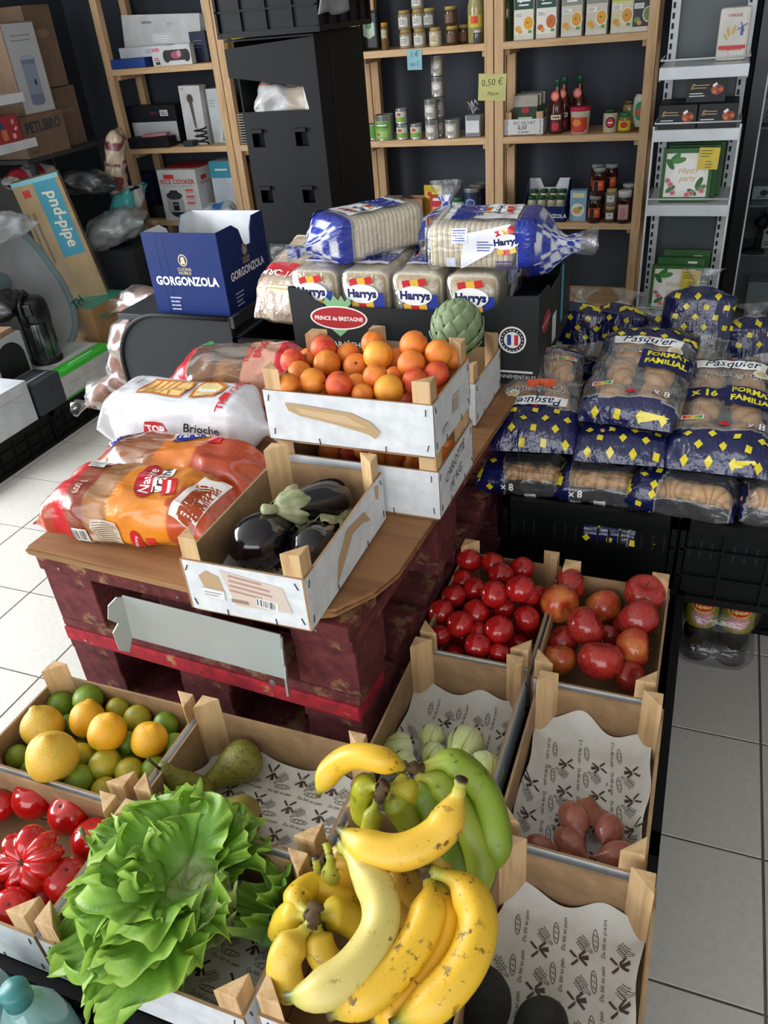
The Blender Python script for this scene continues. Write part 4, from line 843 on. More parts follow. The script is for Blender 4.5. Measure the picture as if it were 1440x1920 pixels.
for k in range(78):
    f = (k+.5)/78; th = PI*.93*(1-f)+.04; ph = k*2.39996
    wd_ = .62*max(.35, math.sin(th))**.6+.02
    def br(u, v_):
        x = (u-.5)*2; t_ = th-.62*v_*(.75+.25*math.sin(th)); w_ = wd_*(1-v_**2.6)*.9/max(.35, math.sin(max(.2, t_)))*.9
        a = ph+x*w_*.62; rr = AR*(.96+.10*v_+.035*(1-x*x)); t_ = max(.02, t_)
        return Vector((rr*math.cos(a)*math.sin(t_), rr*math.sin(a)*math.sin(t_), rr*1.05*math.cos(t_)))
    link('bract', MB().grid(br, 6, 6, cfn=acol).mesh('bract', MATS['artichoke'], True, True), art)
MB().tube([(0, 0, -AR*.9), (0, 0, -AR*1.3), (.004, 0, -AR*2.72)], [.013, .012, .013], 10).obj('stem', MATS['artichoke'], art, smooth=True, col=True)

# ------------------------------------------------------------------ bagged bread
def film_mat(name, gloss=.10, bscale=38, bstr=.5, tint=(.95, .96, .97), rough=.13):
    t = NT(name); a_ = t.new('ShaderNodeVertexColor', layer_name='Col'); v = t.coord((1, 1, 1))
    n1 = t.noise(v, bscale, 4, .6); mp = t.new('ShaderNodeMapping'); mp.inputs['Scale'].default_value = (.35, 1.6, 1); mp.inputs['Rotation'].default_value = (0, 0, .6); t.link(v, mp.inputs[0])
    n2 = t.noise(mp.outputs[0], bscale*.8, 2, .5); rid = t.math('ABSOLUTE', t.math('SUBTRACT', n2, .5)); hgt = t.math('ADD', n1, t.math('MULTIPLY', rid, 2.2))
    nb = t.bump(hgt, bstr, .006); t.base(a_.outputs[0]); t.bsdf.inputs['Roughness'].default_value = rough+.1; t.bsdf.inputs['Coat Weight'].default_value = .6; t.bsdf.inputs['Coat Roughness'].default_value = rough; t.link(nb, t.bsdf.inputs['Coat Normal'])
    tr = t.new('ShaderNodeBsdfTransparent'); tr.inputs[0].default_value = (*tint, 1); gl = t.new('ShaderNodeBsdfGlossy'); gl.inputs['Roughness'].default_value = rough; t.link(nb, gl.inputs['Normal'])
    fr_ = t.new('ShaderNodeLayerWeight'); fr_.inputs[0].default_value = .35; t.link(nb, fr_.inputs['Normal'])
    fac = t.math('ADD', t.math('MULTIPLY', fr_.outputs['Fresnel'], .35), gloss*.6)
    m1 = t.new('ShaderNodeMixShader'); t.link(fac, m1.inputs[0]); t.link(tr.outputs[0], m1.inputs[1]); t.link(gl.outputs[0], m1.inputs[2])
    m2 = t.new('ShaderNodeMixShader'); t.link(a_.outputs[1], m2.inputs[0]); t.link(m1.outputs[0], m2.inputs[1]); t.link(t.bsdf.outputs[0], m2.inputs[2]); t.link(m2.outputs[0], t.out.inputs[0])
    MATS[name] = t.m
film_mat('film'); film_mat('film_dull', .0, 20, .25, rough=.38); film_mat('film_soft', .07, 20, .45, rough=.2)
mat('bread_white', '#ddd0b4', .8, '#cdbb98', 60, .35, 180, stretch=(1, 1, 1)); mat('brioche', '#c98a45', .6, '#b06f32', 25, .3, 120); mat('crumb', '#e8d9a8', .8, '#dcc78e', 60, .4, 160)
t = NT('croissant'); v = t.coord(); a_ = t.new('ShaderNodeVertexColor', layer_name='Col'); t.base(t.mix(t.math('MULTIPLY', t.step(t.noise(v, 60, 5), .45, .75), .35), a_.outputs[0], '#b87a3f')); t.bsdf.inputs['Roughness'].default_value = .42; t.bump(t.noise(v, 130, 3), .3); MATS['croissant'] = t.m
def sgnp(a, p): return math.copysign(abs(a)**p, a)
class Bag:
    def __init__(s, L, W, T, p=3, ends=('flat', 'flat'), wr=.003, wf=26, seed=0, el=.2):
        s.L, s.W, s.T, s.p, s.ends, s.wr, s.wf, s.seed, s.el = L, W, T, p, ends, wr, wf, seed, el
    def k(s, x):
        ky = kz = 1
        for sd, e in ((-1, s.ends[0]), (1, s.ends[1])):
            d = (s.L/2-sd*x)/(s.el*s.L)
            if e == 'gather':
                d /= 1.6
                if d < 1:
                    if d < .42: q = (.42-d)/.42; ky *= .15+.45*q; kz *= .16+.22*q
                    else: q = (d-.42)/.58; q = q*q*(3-2*q); ky *= .15+.85*q; kz *= .16+.84*q
            elif d < 1:
                d = max(0, d)
                if e == 'flat': kz *= max(.03, math.sin(d*PI/2)**.75); ky *= 1-.05*(1-d)
                elif e == 'box': q = max(0, 1-d*4); kz *= math.sqrt(max(.0, 1-q*q)) if q else 1; ky *= math.sqrt(max(0, 1-q*q*.6)) if q else 1
        return ky, kz
    def base(s, x, a):
        ky, kz = s.k(x); e = 2/s.p
        return Vector((x, s.W/2*ky*sgnp(math.cos(a), e), s.T/2*(.72+.28*kz)+s.T/2*kz*sgnp(math.sin(a), e)))
    def at(s, x, a, h=0):
        q = s.base(x, a); dx = s.base(x+.0015, a)-s.base(x-.0015, a); da = s.base(x, a+.02)-s.base(x, a-.02)
        n = da.cross(dx)
        n = n.normalized() if n.length > 1e-9 else Vector((0, 0, 1))
        f = Vector((q.x*s.wf, q.y*s.wf*1.7, q.z*s.wf*1.7+s.seed*7.3)); nz = noise.noise(f); rd = abs(noise.noise(f*.7+Vector((3, 9, s.seed))))
        return q+n*((h+.0011 if h else 0)+s.wr*(nz+1.2*(.35-rd)*2))
    def top(s, x, y, h):
        ky, kz = s.k(x); c = max(-.999, min(.999, y/(s.W/2*ky))); return s.at(x, math.acos(sgnp(c, s.p/2)), h)
    def side(s, x, z, h):   # wall facing -Y, z measured from the middle height
        ky, kz = s.k(x); c = max(-.98, min(.98, z/(s.T/2*max(.1, kz)))); return s.at(x, PI-math.asin(sgnp(c, s.p/2)), h)
    def end(s, y, z, h, sd=1):
        return Vector((sd*(s.L/2+.001+h), sd*y, s.T/2+z))
    def obj(s, parent, design, m='film', nu=64, nv=60, name='bag_film'):
        g = MB(); vs = []; cs = []
        for j in range(nu+1):
            x = -s.L/2+s.L*j/nu
            for i in range(nv):
                a = 2*PI*i/nv; vs.append(s.at(x, a)); b = s.base(x, a); cs.append(design(x, b.y, b.z, a))
        fs = [(j*nv+i, (j+1)*nv+i, (j+1)*nv+(i+1) % nv, j*nv+(i+1) % nv) for j in range(nu) for i in range(nv)]
        for e, j in ((s.ends[0], 0), (s.ends[1], nu)):
            if e == 'box': fs.append(tuple(range(j*nv, (j+1)*nv)) if j else tuple(reversed(range(nv))))
        return link(name, mesh(name, vs, fs, [MATS[m]], True, None, cs), parent)
CLEAR = (.9, .92, .95, .05)
def op(h, a=1): return (*lin(h), a)
# ---- croissants
def croissant_mesh(seed):
    rr = random.Random(seed); N = 40; path = []; rad = []; col = []; sg_ = 5.0
    for i in range(N+1):
        t_ = i/N; a = (t_-.5)*2.3; path.append((.048*math.sin(a), -.034*(1-math.cos(a))*1.5, .003)); q = (t_*sg_+.5) % 1
        e = math.sin(PI*min(1, max(0, t_)))**.8; rad.append(.004+.027*e*(.86+.14*math.sin(PI*q)**.5)); col.append((*lerp3(lin('#b97a3c'), lin('#e3b273'), math.sin(PI*q)**.7*.9+rr.uniform(-.08, .08)), 1))
    return MB().tube(path, rad, 18, col=col, flat=.82).mesh('croissant', MATS['croissant'], True, True)
CRM = [croissant_mesh(i) for i in range(3)]
NAVY, YLW = '#161a4a', '#e3cf2e'
def cro_bag(label, loc, rot, L=.31, W=.19, T=.075, flip=False, big=False, sticker=False, ends=('flat', 'flat'), n=(2, 3), seed=0, band=(.20, .30), txt=True, side_txt=None):
    o = thing('croissant_bag', label, 'croissant bag', loc, 0, 'bags of croissants', rot)
    B = Bag(L, W, T, 2.6, ends, .0035, 24, seed, .16)
    lo, hi = -L/2+band[0]*L, L/2-band[1]*L
    def des(x, y, z, a):
        wv = .006*math.sin(40*y+seed)
        return op(NAVY) if (x < lo+wv or x > hi+wv) and not (ends[1] == 'gather' and x > L*.36) else CLEAR
    B.obj(o, des, 'film', 60, 44)
    for i in range(n[0]):
        for j in range(n[1]):
            link('croissant', R.choice(CRM), o, (-L*.27+j*L*.54/max(1, n[1]-1), (i-(n[0]-1)/2)*W*.40, T*.50+R.uniform(-.003, .003)), (R.uniform(-.25, .25), R.uniform(-.2, .2), R.choice((0, PI))+PI/2*0+R.uniform(-.3, .3)), R.uniform(1.0, 1.12)*min(1, W/.17))
    P = Print(); d = .0085; P2 = Print()
    for PP, rng in ((P, W/2*.74), (P2, T/2*.62)):
        i = 0; xx = -L/2+.012
        while xx < L/2-.01:
            if xx < lo-.008 or (xx > hi+.008 and not (ends[1] == 'gather' and xx > L*.34)):
                yy = -rng+((i % 2)*.023)
                while yy < rng: PP.poly([(xx-d, yy), (xx, yy-d), (xx+d, yy), (xx, yy+d)] if R.random() < .6 else [(xx-d*.8, yy-d*.6), (xx+d*.6, yy-d*.8), (xx+d*.8, yy+d*.6), (xx-d*.6, yy+d*.8)], YLW, 1); yy += .046
            xx += .024; i += 1
    ro = -PI/2 if not flip else PI/2   # lettering runs across the bag
    sg = -1 if not flip else 1
    if txt:
        yb = hi-.012 if not flip else lo+.012; yy = 0
        P.poly([(yb-sg*0-.013, -W*.34), (yb+.013, -W*.36), (yb+.013, W*.36), (yb-.013, W*.34)], '#f1f1ec'); P.text('Pasquier', yb+sg*.008, 0, .032, '#1a1f55', ro, .25, .01)
        P.poly([(yb+sg*-.012, -.006), (yb+sg*-.022, 0), (yb+sg*-.012, .006)], '#c8202c')
        P.text('Croissants', yb+sg*.045, .005, .030, '#f4f4f0', ro, .2, .03); P.text('Croissants', yb+sg*.045, .005, .030, '#22243a', ro, .2, .0)
        P.oval(yb+sg*.025, -sg*-W*.30, .012, .016, '#e8e4d4'); P.oval(yb+sg*.025, -sg*-W*.30, .008, .011, '#c9b98a')
        xb = lo+.012 if not flip else hi-.012
        P.text('x 8', xb, sg*W*.30, .026, '#1c2050', ro, 0, .05); P.text('x 8', xb, sg*W*.30, .026, '#f6f6f2', ro, 0, .015)
        P.rect(xb+.02*-sg, -sg*W*.30, .012, .042, '#e9e6dc')
        for k, cq in enumerate(('#3a9a4a', '#9ac03a', '#e8c83a', '#e08a3a', '#d2402e')): P.rect(xb+.02*-sg, -sg*(W*.30+(k-2)*.0075), .009, .0072, cq, lay=P.lay+1)
        P.poly([(xb+sg*-.01, -.004), (xb, -.012), (xb+sg*.004, 0), (xb, .012)], '#c8202c')
    if big:
        P.rect(.008, sg*-W*.0+sg*W*.24, .058, .105, NAVY); P.text('FORMAT', .018, sg*W*.24, .021, '#efe12e', ro, 0, .035); P.text('FAMILIAL', -.006, sg*W*.24, .021, '#efe12e', ro, 0, .035)
    if big == 2:
        P.rect(.012, -sg*W*.22, .034, .10, NAVY); P.text('x 16', .004, -sg*W*.22, .028, '#efe12e', ro, 0, .04)
    if sticker: P.rect(.0, -.005, .026, .062, '#e8643c', .05); P.text('0,50 \u20ac', -.004, -.005, .012, '#8a2a1c', ro)
    P.obj('printed_design', B.top, o, .009, .0001, MATS['print_gloss'])
    if side_txt:
        x0 = side_txt
        P2.text('x 8', x0, -.006, .022, '#f4f4f0', 0, 0, .02); P2.barcode(x0, -.026, .022, .02); P2.rect(x0+.05, -.02, .024, .020, '#ececea'); P2.lines(x0+.05, -.015, .018, 4, .0035, .0012, '#555555')
    P2.obj('printed_side', B.side, o, .009, .0001, MATS['print_gloss'])
    return o
def tilt(f, b):
    """rotation taking local +x from a front point to a back point"""
    d = Vector(b)-Vector(f); return Matrix.Rotation(math.atan2(d.y, d.x), 4, 'Z') @ Matrix.Rotation(-math.asin(d.z/d.length), 4, 'Y')
def cro_fb(label, f, b, extra=0, **kw):
    M_ = tilt(f, b); c_ = (Vector(f)+Vector(b))/2; kw.setdefault('L', (Vector(b)-Vector(f)).length+extra)
    return cro_bag(label, c_, (M_ @ Matrix.Rotation(kw.pop('roll', 0), 4, 'X')).to_euler(), **kw)
cro_fb('croissant bag standing on the left, upside-down print and an orange sticker', (-.297, 1.515, .765), (-.335, 1.835, .87), W=.185, T=.07, flip=True, sticker=True, seed=1, band=(.30, .14))
cro_fb('croissant bag under the topmost one', (-.115, 1.515, .755), (-.135, 1.82, .80), W=.195, T=.07, seed=2, band=(.34, .2))
cro_fb('topmost croissant bag with the yellow family-size lettering', (-.115, 1.57, .815), (-.085, 1.875, .90), W=.205, T=.08, seed=3, big=1, band=(.13, .24))
cro_fb('croissant bag at the right with the large times sixteen print', (.075, 1.515, .755), (.085, 1.86, .845), W=.20, T=.08, seed=4, big=2, band=(.22, .15))
cro_fb('croissant bag at the front left of the bins, lying sideways', (-.405, 1.535, .678), (-.235, 1.535, .684), extra=.02, W=.13, T=.078, seed=5, n=(1, 3), band=(.34, .02), txt=False, side_txt=-.02)
cro_fb('croissant bag with barcode lying sideways in the front row', (-.232, 1.535, .682), (-.085, 1.535, .684), extra=.02, W=.13, T=.078, seed=6, n=(1, 3), band=(.22, .02), txt=False, side_txt=-.035)
cro_fb('croissant bag lying sideways under the times sixteen bag', (-.082, 1.535, .684), (.115, 1.51, .684), extra=.02, W=.14, T=.085, seed=7, n=(1, 4), band=(.34, .02), txt=False)
cro_fb('croissant bag cut off by the right picture edge, front row', (.125, 1.52, .684), (.33, 1.53, .684), W=.14, T=.085, seed=8, n=(1, 4), band=(.05, .3), txt=False)
cro_fb('croissant bag seen through the handle hole of the bin', (-.20, 1.52, .59), (.0, 1.52, .59), W=.13, T=.07, seed=9, n=(1, 2), band=(.5, .4), txt=False)
for lab, f, b, sd in (('dark croissant bag standing at the back left with twisted top', (-.30, 2.10, .70), (-.29, 2.16, .945), 11), ('dark croissant bag standing at the back, second from the carton', (-.20, 2.08, .70), (-.17, 2.16, .94), 12),
                      ('dark croissant bag at the back, beside the tall twisted one', (-.09, 2.10, .70), (-.10, 2.16, .91), 13), ('croissant bag at the back whose twisted top rises highest', (.0, 2.06, .72), (.0, 2.16, 1.0), 14), ('dark croissant bag at the back right', (.14, 2.10, .70), (.12, 2.16, .92), 15)):
    cro_fb(lab, f, b, W=.17, T=.085, seed=sd, ends=('flat', 'gather'), band=(.25, .55), n=(1, 1), txt=False)
# ---- brioche bags on the plywood
o = thing('brioche_bag', 'orange glossy bag of sliced brioche at the front of the plywood', 'bread bag', (-.885, .945, .8702), 0, 'brioche bags', (0, 0, .10))
B = Bag(.345, .155, .10, 3.0, ('flat', 'flat'), .006, 20, 3, .22)
def d1(x, y, z, a):
    if x < -.125: return op('#b0431f')
    if x < -.095: return op('#c81f22')
    if x < -.055: return op('#8a3a22')
    if x < -.01: return (*lin('#c98a4a'), .55) if z > .03 else op('#c9b39a')
    if x > .118+.02*math.sin(30*y): return op('#b8481f')
    return op('#e0851f') if z > .02 else op('#e39a2c')
B.obj(o, d1, 'film_soft', 70, 60)
link('sliced_loaf', Bag(.27, .135, .085, 4, ('box', 'box'), .002, 20, 1).obj(o, lambda *q: (1, 1, 1, 1)).data, o); bpy.data.objects.remove(o.children[-2]); o.children[-1].data.materials.clear(); o.children[-1].data.materials.append(MATS['brioche']); o.children[-1].location = (0, 0, .006)
P = Print(); P.oval(.035, .0, .022, .05, '#b31d2a', rot=.25); P.text('Nature', .044, .0, .026, '#ffffff', PI/2+.2, .2, .01); P.rect(.062, .005, .024, .07, '#f0e9dc', .15); P.text('Tranch\u00e9', .068, .005, .024, '#2b2340', PI/2+.2, .2, .02)
P.rect(.085, -.02, .026, .034, '#c81f2a', .2); P.rect(.085, -.02, .006, .024, '#ffffff', .2)
P.poly([(.105, -.07), (.15, -.075), (.158, .055), (.125, .03)], '#f2eee6'); P.poly([(.118, -.07), (.15, -.075), (.153, .03), (.128, .012)], '#a8451f'); P.rect(-.082, .035, .03, .03, '#e6e6e2', .1); P.lines(-.082, .044, .024, 5, .005, .0018, '#666666')
P.text('600 g', -.075, -.035, .018, '#f2d8c8', PI/2+.2)
P.obj('printed_design', B.top, o, .008, .0001, MATS['print_gloss'])
P = Print(); P.barcode(-.075, -.025, .030, .03); P.rect(-.018, -.012, .052, .05, '#c8b49c'); P.lines(-.018, .008, .046, 11, .0042, .0012, '#4a3a30'); P.oval(.04, -.02, .012, .022, '#c01d28'); P.text('Nature', .04, -.024, .010, '#ffffff', 1.2, .2); P.rect(.068, -.02, .016, .018, '#d0302a'); P.obj('printed_side', B.side, o, .008, .0001, MATS['print_gloss'])
o = thing('brioche_bag', 'orange bag of sliced brioche with dark blue corners, lying behind the front one', 'bread bag', (-.885, 1.078, .8702), 0, 'brioche bags', (0, 0, .05))
B = Bag(.36, .13, .098, 3.0, ('flat', 'flat'), .006, 20, 5, .24)
def d2(x, y, z, a):
    if x < -.12: return op('#b8431f')
    if x < -.02: return (*lin('#b5602c'), .35)
    return op('#d97a25') if x < .06 else op('#b3431f')
B.obj(o, d2, 'film_soft', 70, 60); Lf = Bag(.27, .11, .086, 4, ('box', 'box'), .002, 20, 2).obj(o, lambda *q: (1, 1, 1, 1), name='sliced_loaf'); Lf.data.materials.clear(); Lf.data.materials.append(MATS['brioche']); Lf.location = (0, 0, .003)
P = Print(); P.poly([(-.15, -.02), (-.10, .03), (-.09, .06), (-.14, .03)], '#1f2f86'); P.poly([(.0, .0), (.05, .04), (.045, .055), (-.01, .03)], '#1f2f86'); P.text('Tranch\u00e9', .02, .03, .022, '#f2ece0', .3, .2, .02); P.rect(.075, .025, .03, .022, '#c81f2a', .1); P.text('Nature', -.12, .025, .024, '#ffffff', .8, .2)
P.obj('printed_design', B.top, o, .008, .0001, MATS['print_gloss'])
o = thing('brioche_bag', 'white bag of sliced brioche with red TOP badge', 'bread bag', (-.955, 1.255, .8702), 0, 'brioche bags', (0, 0, .015))
B = Bag(.42, .135, .125, 4.2, ('flat', 'gather'), .0035, 18, 8, .14)
B.obj(o, lambda x, y, z, a: op('#e4e6ea') if x > -.165 else (*lin('#dfe2e6'), .5), 'film_soft', 70, 60); Lf = Bag(.30, .115, .10, 5, ('box', 'box'), .002, 20, 2).obj(o, lambda *q: (1, 1, 1, 1), name='sliced_loaf'); Lf.data.materials.clear(); Lf.data.materials.append(MATS['brioche']); Lf.location = (-.03, 0, .004)
P = Print()
for k in range(5): x = -.085+k*.018; P.poly([(x-.022, -.038), (x+.012, -.038), (x+.018, .01), (x+.012, .034), (x-.016, .034), (x-.024, .01)], '#c9762c'); P.poly([(x-.017, -.033), (x+.008, -.033), (x+.013, .008), (x+.008, .028), (x-.012, .028), (x-.018, .008)], '#ecc681')
P.poly([(.02, -.038), (.075, -.03), (.08, .02), (.055, .036), (.022, .03), (.014, .0)], '#c9762c'); P.poly([(.026, -.03), (.068, -.025), (.072, .016), (.052, .028), (.028, .023), (.021, .0)], '#f0d79a')
P.text('TRANCH\u00c9ES', .108, .0, .022, '#c8202c', PI/2, 0, .02); P.poly([(.088, -.035), (.094, -.015), (.11, -.02), (.1, -.04)], '#c8202c'); P.rect(.045, -.004, .04, .009, '#eef2f6', .2)
P.text('1 GRAND LOT', -.125, .02, .010, '#3a3a6a', PI/2+.1); P.text('brioche', -.138, .02, .009, '#b03a4a', PI/2+.1); P.obj('printed_design', B.top, o, .01, .0001)
P = Print(); P.poly([(-.055+.034*math.cos(a)*(1 if k % 2 else .86), -.004+.026*math.sin(a)*(1 if k % 2 else .86)) for k, a in enumerate([i*PI/5+.3 for i in range(10)])], '#c9202b'); P.text('TOP', -.055, -.008, .024, '#ffffff', 0, 0, .04); P.text('BUDGET', -.055, -.022, .009, '#ffffff', 0, 0, .03)
P.text('Brioche', .055, .002, .027, '#201a1c', 0, .25, .012); P.text('tranch\u00e9e', .068, -.020, .020, '#201a1c', 0, .25, .008); P.obj('printed_side', B.side, o, .01, .0001)
o = thing('brioche_bag', 'red and clear bag of brioche buns at the back of the plywood', 'bread bag', (-.955, 1.475, .8702), 0, 'brioche bags', (0, 0, .18))
B = Bag(.36, .155, .125, 2.6, ('flat', 'flat'), .008, 17, 12, .25)
def d4(x, y, z, a):
    if x < -.11: return op('#d01c2c')
    if x < .02: return (*lin('#f0d0b0'), .12)
    if x < .09: return (*lin('#e8a890'), .75)
    return op('#d41f30')
B.obj(o, d4, 'film_soft', 70, 60)
for k in range(4):
    bn = ball('bun', lambda th, ph: (.036*math.cos(ph)*math.sin(th), .060*math.sin(ph)*math.sin(th), .046*math.cos(th)), 20, 14, [MATS['brioche']]); link('bun', bn, o, (-.11+k*.066, 0, .054), (0, 0, R.uniform(-.1, .1)))
P = Print(); P.text('BRIOCHES', .055, .02, .026, '#c8202c', PI/2, 0, .02); P.text('TRESSEE', .03, -.02, .018, '#c8202c', PI/2, 0, .01); P.poly([(-.12, .03), (-.09, .05), (-.08, .035)], '#3a8a4a'); P.obj('printed_design', B.top, o, .01, .0001, MATS['print_gloss'])
# ------------------------------------------------------------------ carton of white sandwich loaves
mat('carton_black', '#1d2022', .5, '#181b1c', 20); mat('kraft', '#a98660', .7, '#9b7953', 30, .1, 200); mat('carton_inner', '#6a5a48', .8)
cx, cy, cz, cw, cd, ch = -.62, 1.872, .885, .60, .415, .195
o = thing('bread_carton', 'black printed vegetable carton filled with white sandwich loaves', 'carton', (cx, cy, cz))
MB().box(-cw/2+.006, -cd/2+.006, 0, cw/2-.006, cd/2-.006, .117).obj('raised_floor', MATS['carton_black'], o)
pf = [(-cw/2, 0), (cw/2, 0), (cw/2, ch), (cw/2-.075, ch-.004), (cw/2-.10, ch-.030), (cw/2-.125, ch-.042), (-cw/2+.09, ch-.042), (-cw/2+.065, ch-.03), (-cw/2+.05, ch-.01), (-cw/2, ch)]
Mx = lambda y: Matrix(((1, 0, 0, 0), (0, 0, 1, y), (0, 1, 0, 0), (0, 0, 0, 1)))
MB().prism(pf, 0, .005, M=Mx(-cd/2)).obj('front_panel', [MATS['carton_black']], o)
MB().prism(pf, 0, .005, M=Mx(cd/2-.005)).obj('back_panel', MATS['carton_black'], o)
Ms = lambda x: Matrix(((0, 0, 1, x), (1, 0, 0, 0), (0, 1, 0, 0), (0, 0, 0, 1)))
ps = [(-cd/2+.005, 0), (cd/2-.005, 0), (cd/2-.005, ch+.012), (cd/2-.06, ch), (.09, ch-.012), (.06, ch-.035), (-.06, ch-.035), (-.09, ch-.012), (-cd/2+.03, ch-.006), (-cd/2+.005, ch)]
for x in (-cw/2, cw/2-.005): MB().prism(ps, 0, .005, M=Ms(x)).obj('side_panel', MATS['carton_black'], o)
P = Print(); lx, ly = -.175, .035
P.poly([(lx-.036, ly+.036), (lx-.022, ly+.022), (lx+.022, ly+.022), (lx+.036, ly+.036), (lx+.03, ly+.05), (lx+.02, ly+.04), (lx+.012, ly+.055), (lx+.004, ly+.042), (lx-.008, ly+.055), (lx-.016, ly+.04), (lx-.028, ly+.05)], '#7fae7c')
P.poly([(lx-.034, ly-.018), (lx, ly-.046), (lx+.034, ly-.018)], '#7fae7c'); P.oval(lx, ly, .074, .029, '#e8e8e2', 30); P.oval(lx, ly, .070, .0255, '#a8262c', 30); P.text('PRINCE de BRETAGNE', lx, ly-.006, .0138, '#f4f0e8', 0, 0, .02, .92)
P.text('LES MARA\u00ceCHERS', lx+.005, ly-.072, .020, '#e6e6e0', 0, 0, .0); P.rect(.0, -.07, .58, .005, '#d8d8d4'); P.text('ENGAGES DANS LES HAUTES VALEURS ENVIRONNEMENTALES', .13, -.086, .012, '#d8d8d4')
P.oval(.243, .005, .031, .031, '#f0f0ec', 30); P.oval(.243, .005, .027, .027, '#1d2022', 30); P.oval(.243, .005, .019, .019, '#f0f0ec', 24); P.rect(.236, .005, .009, .024, '#23408e'); P.rect(.252, .005, .009, .024, '#c8303a')
for k in range(18): a = k*2*PI/18; P.rect(.243+.023*math.cos(a), .005+.023*math.sin(a), .002, .004, '#f0f0ec', a)
P.obj('printed_front', face('front', cw, cd, .18), o)
P = Print(); P.oval(-.12, .02, .045, .024, '#a8262c', 24); P.text('PRINCE de BRETAGNE', -.12, .016, .010, '#f4f0e8'); P.rect(.08, .02, .03, .14, '#49a7bd'); P.rect(-.02, -.03, .05, .07, '#e8e6e0'); P.obj('printed_side', face('right', cw, cd, .18), o)
t = NT('bread_slices'); v = t.coord(); wv = t.new('ShaderNodeTexWave', bands_direction='X'); wv.inputs['Scale'].default_value = 26; wv.inputs['Distortion'].default_value = .6; t.link(v, wv.inputs[0])
t.base(t.mix(t.step(wv.outputs[1], .0, .25), '#b39a6c', t.ramp(t.noise(v, 70, 4), [(.3, '#d3c4a4'), (.7, '#e6dcc6')]))); t.bsdf.inputs['Roughness'].default_value = .85; t.bump(wv.outputs[1], .4, .002); MATS['bread_slices'] = t.m
BLU = '#2a3a96'
def harrys(label, loc, rot, L=.25, W=.125, T=.115, seed=0, face_='end', upper=False):
    o = thing('sandwich_loaf', label, 'bread', loc, 0, 'bagged white sandwich loaves', rot)
    B = Bag(L+.16, W, T, 6, ('box', 'gather'), .0022, 22, seed, .24)
    def des(x, y, z, a):
        g = (x-(L/2-.08))
        if g > .0 and g < .125:
            i = int(g/.016); j = int((a+.3*math.sin(g*40))/(2*PI)*16)
            if g < .035: return op('#2a3796')
            return op('#2f3fa2') if (i+j) % 2 else (*lin('#e9ecf4'), .85)
        return (.92, .93, .95, .06)
    B.obj(o, des, 'film', 84, 56)
    Lf = Bag(L-.02, W-.010, T-.010, 7, ('box', 'box'), .001, 30, seed).obj(o, lambda *q: (1, 1, 1, 1), name='sliced_loaf', nu=30, nv=44); Lf.data.materials.clear(); Lf.data.materials.append(MATS['bread_slices']); Lf.location = (-.078, 0, .004)
    P = Print()
    def logo(P, x, y, s, rot=0):
        c_, d_ = math.cos(rot), math.sin(rot); tr = lambda u, v_: (x+(u*c_-v_*d_)*s, y+(u*d_+v_*c_)*s)
        for u, v_, cq in ((-.32, .42, '#c8252e'), (0, .46, '#e6b43a'), (.3, .5, '#c8252e'), (-.3, -.42, '#e6b43a'), (0, -.46, '#c8252e'), (.3, -.42, '#e6b43a')): P.rect(*tr(u, v_), .3*s, .26*s, cq, rot+.2)
        P.oval(x, y, .66*s, .36*s, '#f4f4f2', 22, rot); P.text('Harrys', *tr(0, -.13), .42*s, '#20285e', rot, 0, .05)
    if face_ == 'end':
        P.rect(.012, -.018, .085, .055, BLU); logo(P, .0, .006, .062); P.rect(-.045, -.038, .018, .020, '#e4e4e0')
        P.obj('printed_end', lambda y, z, h: B.end(y, z, h, -1), o, .02)
    P = Print(); P.rect(-.06, 0, .16, W*.7, '#eceef2'); P.rect(-.10, .0, .05, W*.72, BLU); logo(P, -.03, .015, .05, -PI/2); P.text('100% MIE', -.075, 0, .024, BLU, -PI/2, 0, .02); P.text('NATURE', -.005, 0, .016, '#c8303a', -PI/2, 0, .02)
    P.obj('printed_top', B.top, o, .012, .0001, MATS['print_gloss'])
    P = Print(); P.poly([(-.10, -.045), (-.03, -.01), (.01, .045), (-.09, .03)], '#eef0f4'); logo(P, .0, .012, .045, .1); P.rect(-.10, .025, .035, .03, '#e6e8ee'); P.lines(-.10, .036, .03, 5, .005, .002, '#4a5aa8'); P.lines(-.045, .012, .035, 4, .006, .0025, '#5a66a8'); P.rect(-.12, -.03, .02, .02, '#d8dcec'); P.lines(.0, -.03, .045, 3, .007, .003, '#6a5a90'); P.rect(.04, .03, .04, .04, BLU)
    P.obj('printed_side', B.side, o, .012, .0001, MATS['print_gloss'])
    return o
for k, (x, w_) in enumerate(((-.865, 'loaf at the left end of the front row in the black carton'), (-.735, 'loaf in the front row above the green crown logo'), (-.605, 'loaf in the front row, third from the left'), (-.475, 'loaf at the right end of the front row in the black carton'))):
    harrys('bagged white sandwich ' + w_, (x, 1.885, 1.004), (0, 0, PI/2), L=.25, W=.122, T=.112, seed=20+k)
harrys('bagged sandwich loaf lying on top at the left, blue checked knot forward', (-.81, 1.80, 1.117), (0, 0, PI+.95), L=.22, W=.14, T=.105, seed=31, face_='x')
harrys('large bagged sandwich loaf lying topmost at the right', (-.41, 1.80, 1.117), (0, 0, .08), L=.21, W=.19, T=.105, seed=32, face_='end')
harrys('bagged sandwich loaf standing at the back of the carton, bag top upright', (-.62, 1.98, 1.09), (0, -1.0, 1.8), L=.14, W=.13, T=.10, seed=33, face_='x')
harrys('bagged sandwich loaf at the back right corner of the carton', (-.40, 2.0, 1.03), (0, -.2, -.1), L=.16, W=.12, T=.11, seed=34, face_='x')
o = thing('bread_bag', 'bag of toast bread with red band, between the blue box and the carton', 'bread bag', (-1.06, 2.06, .93), 0, None, (0, -.35, 1.45))
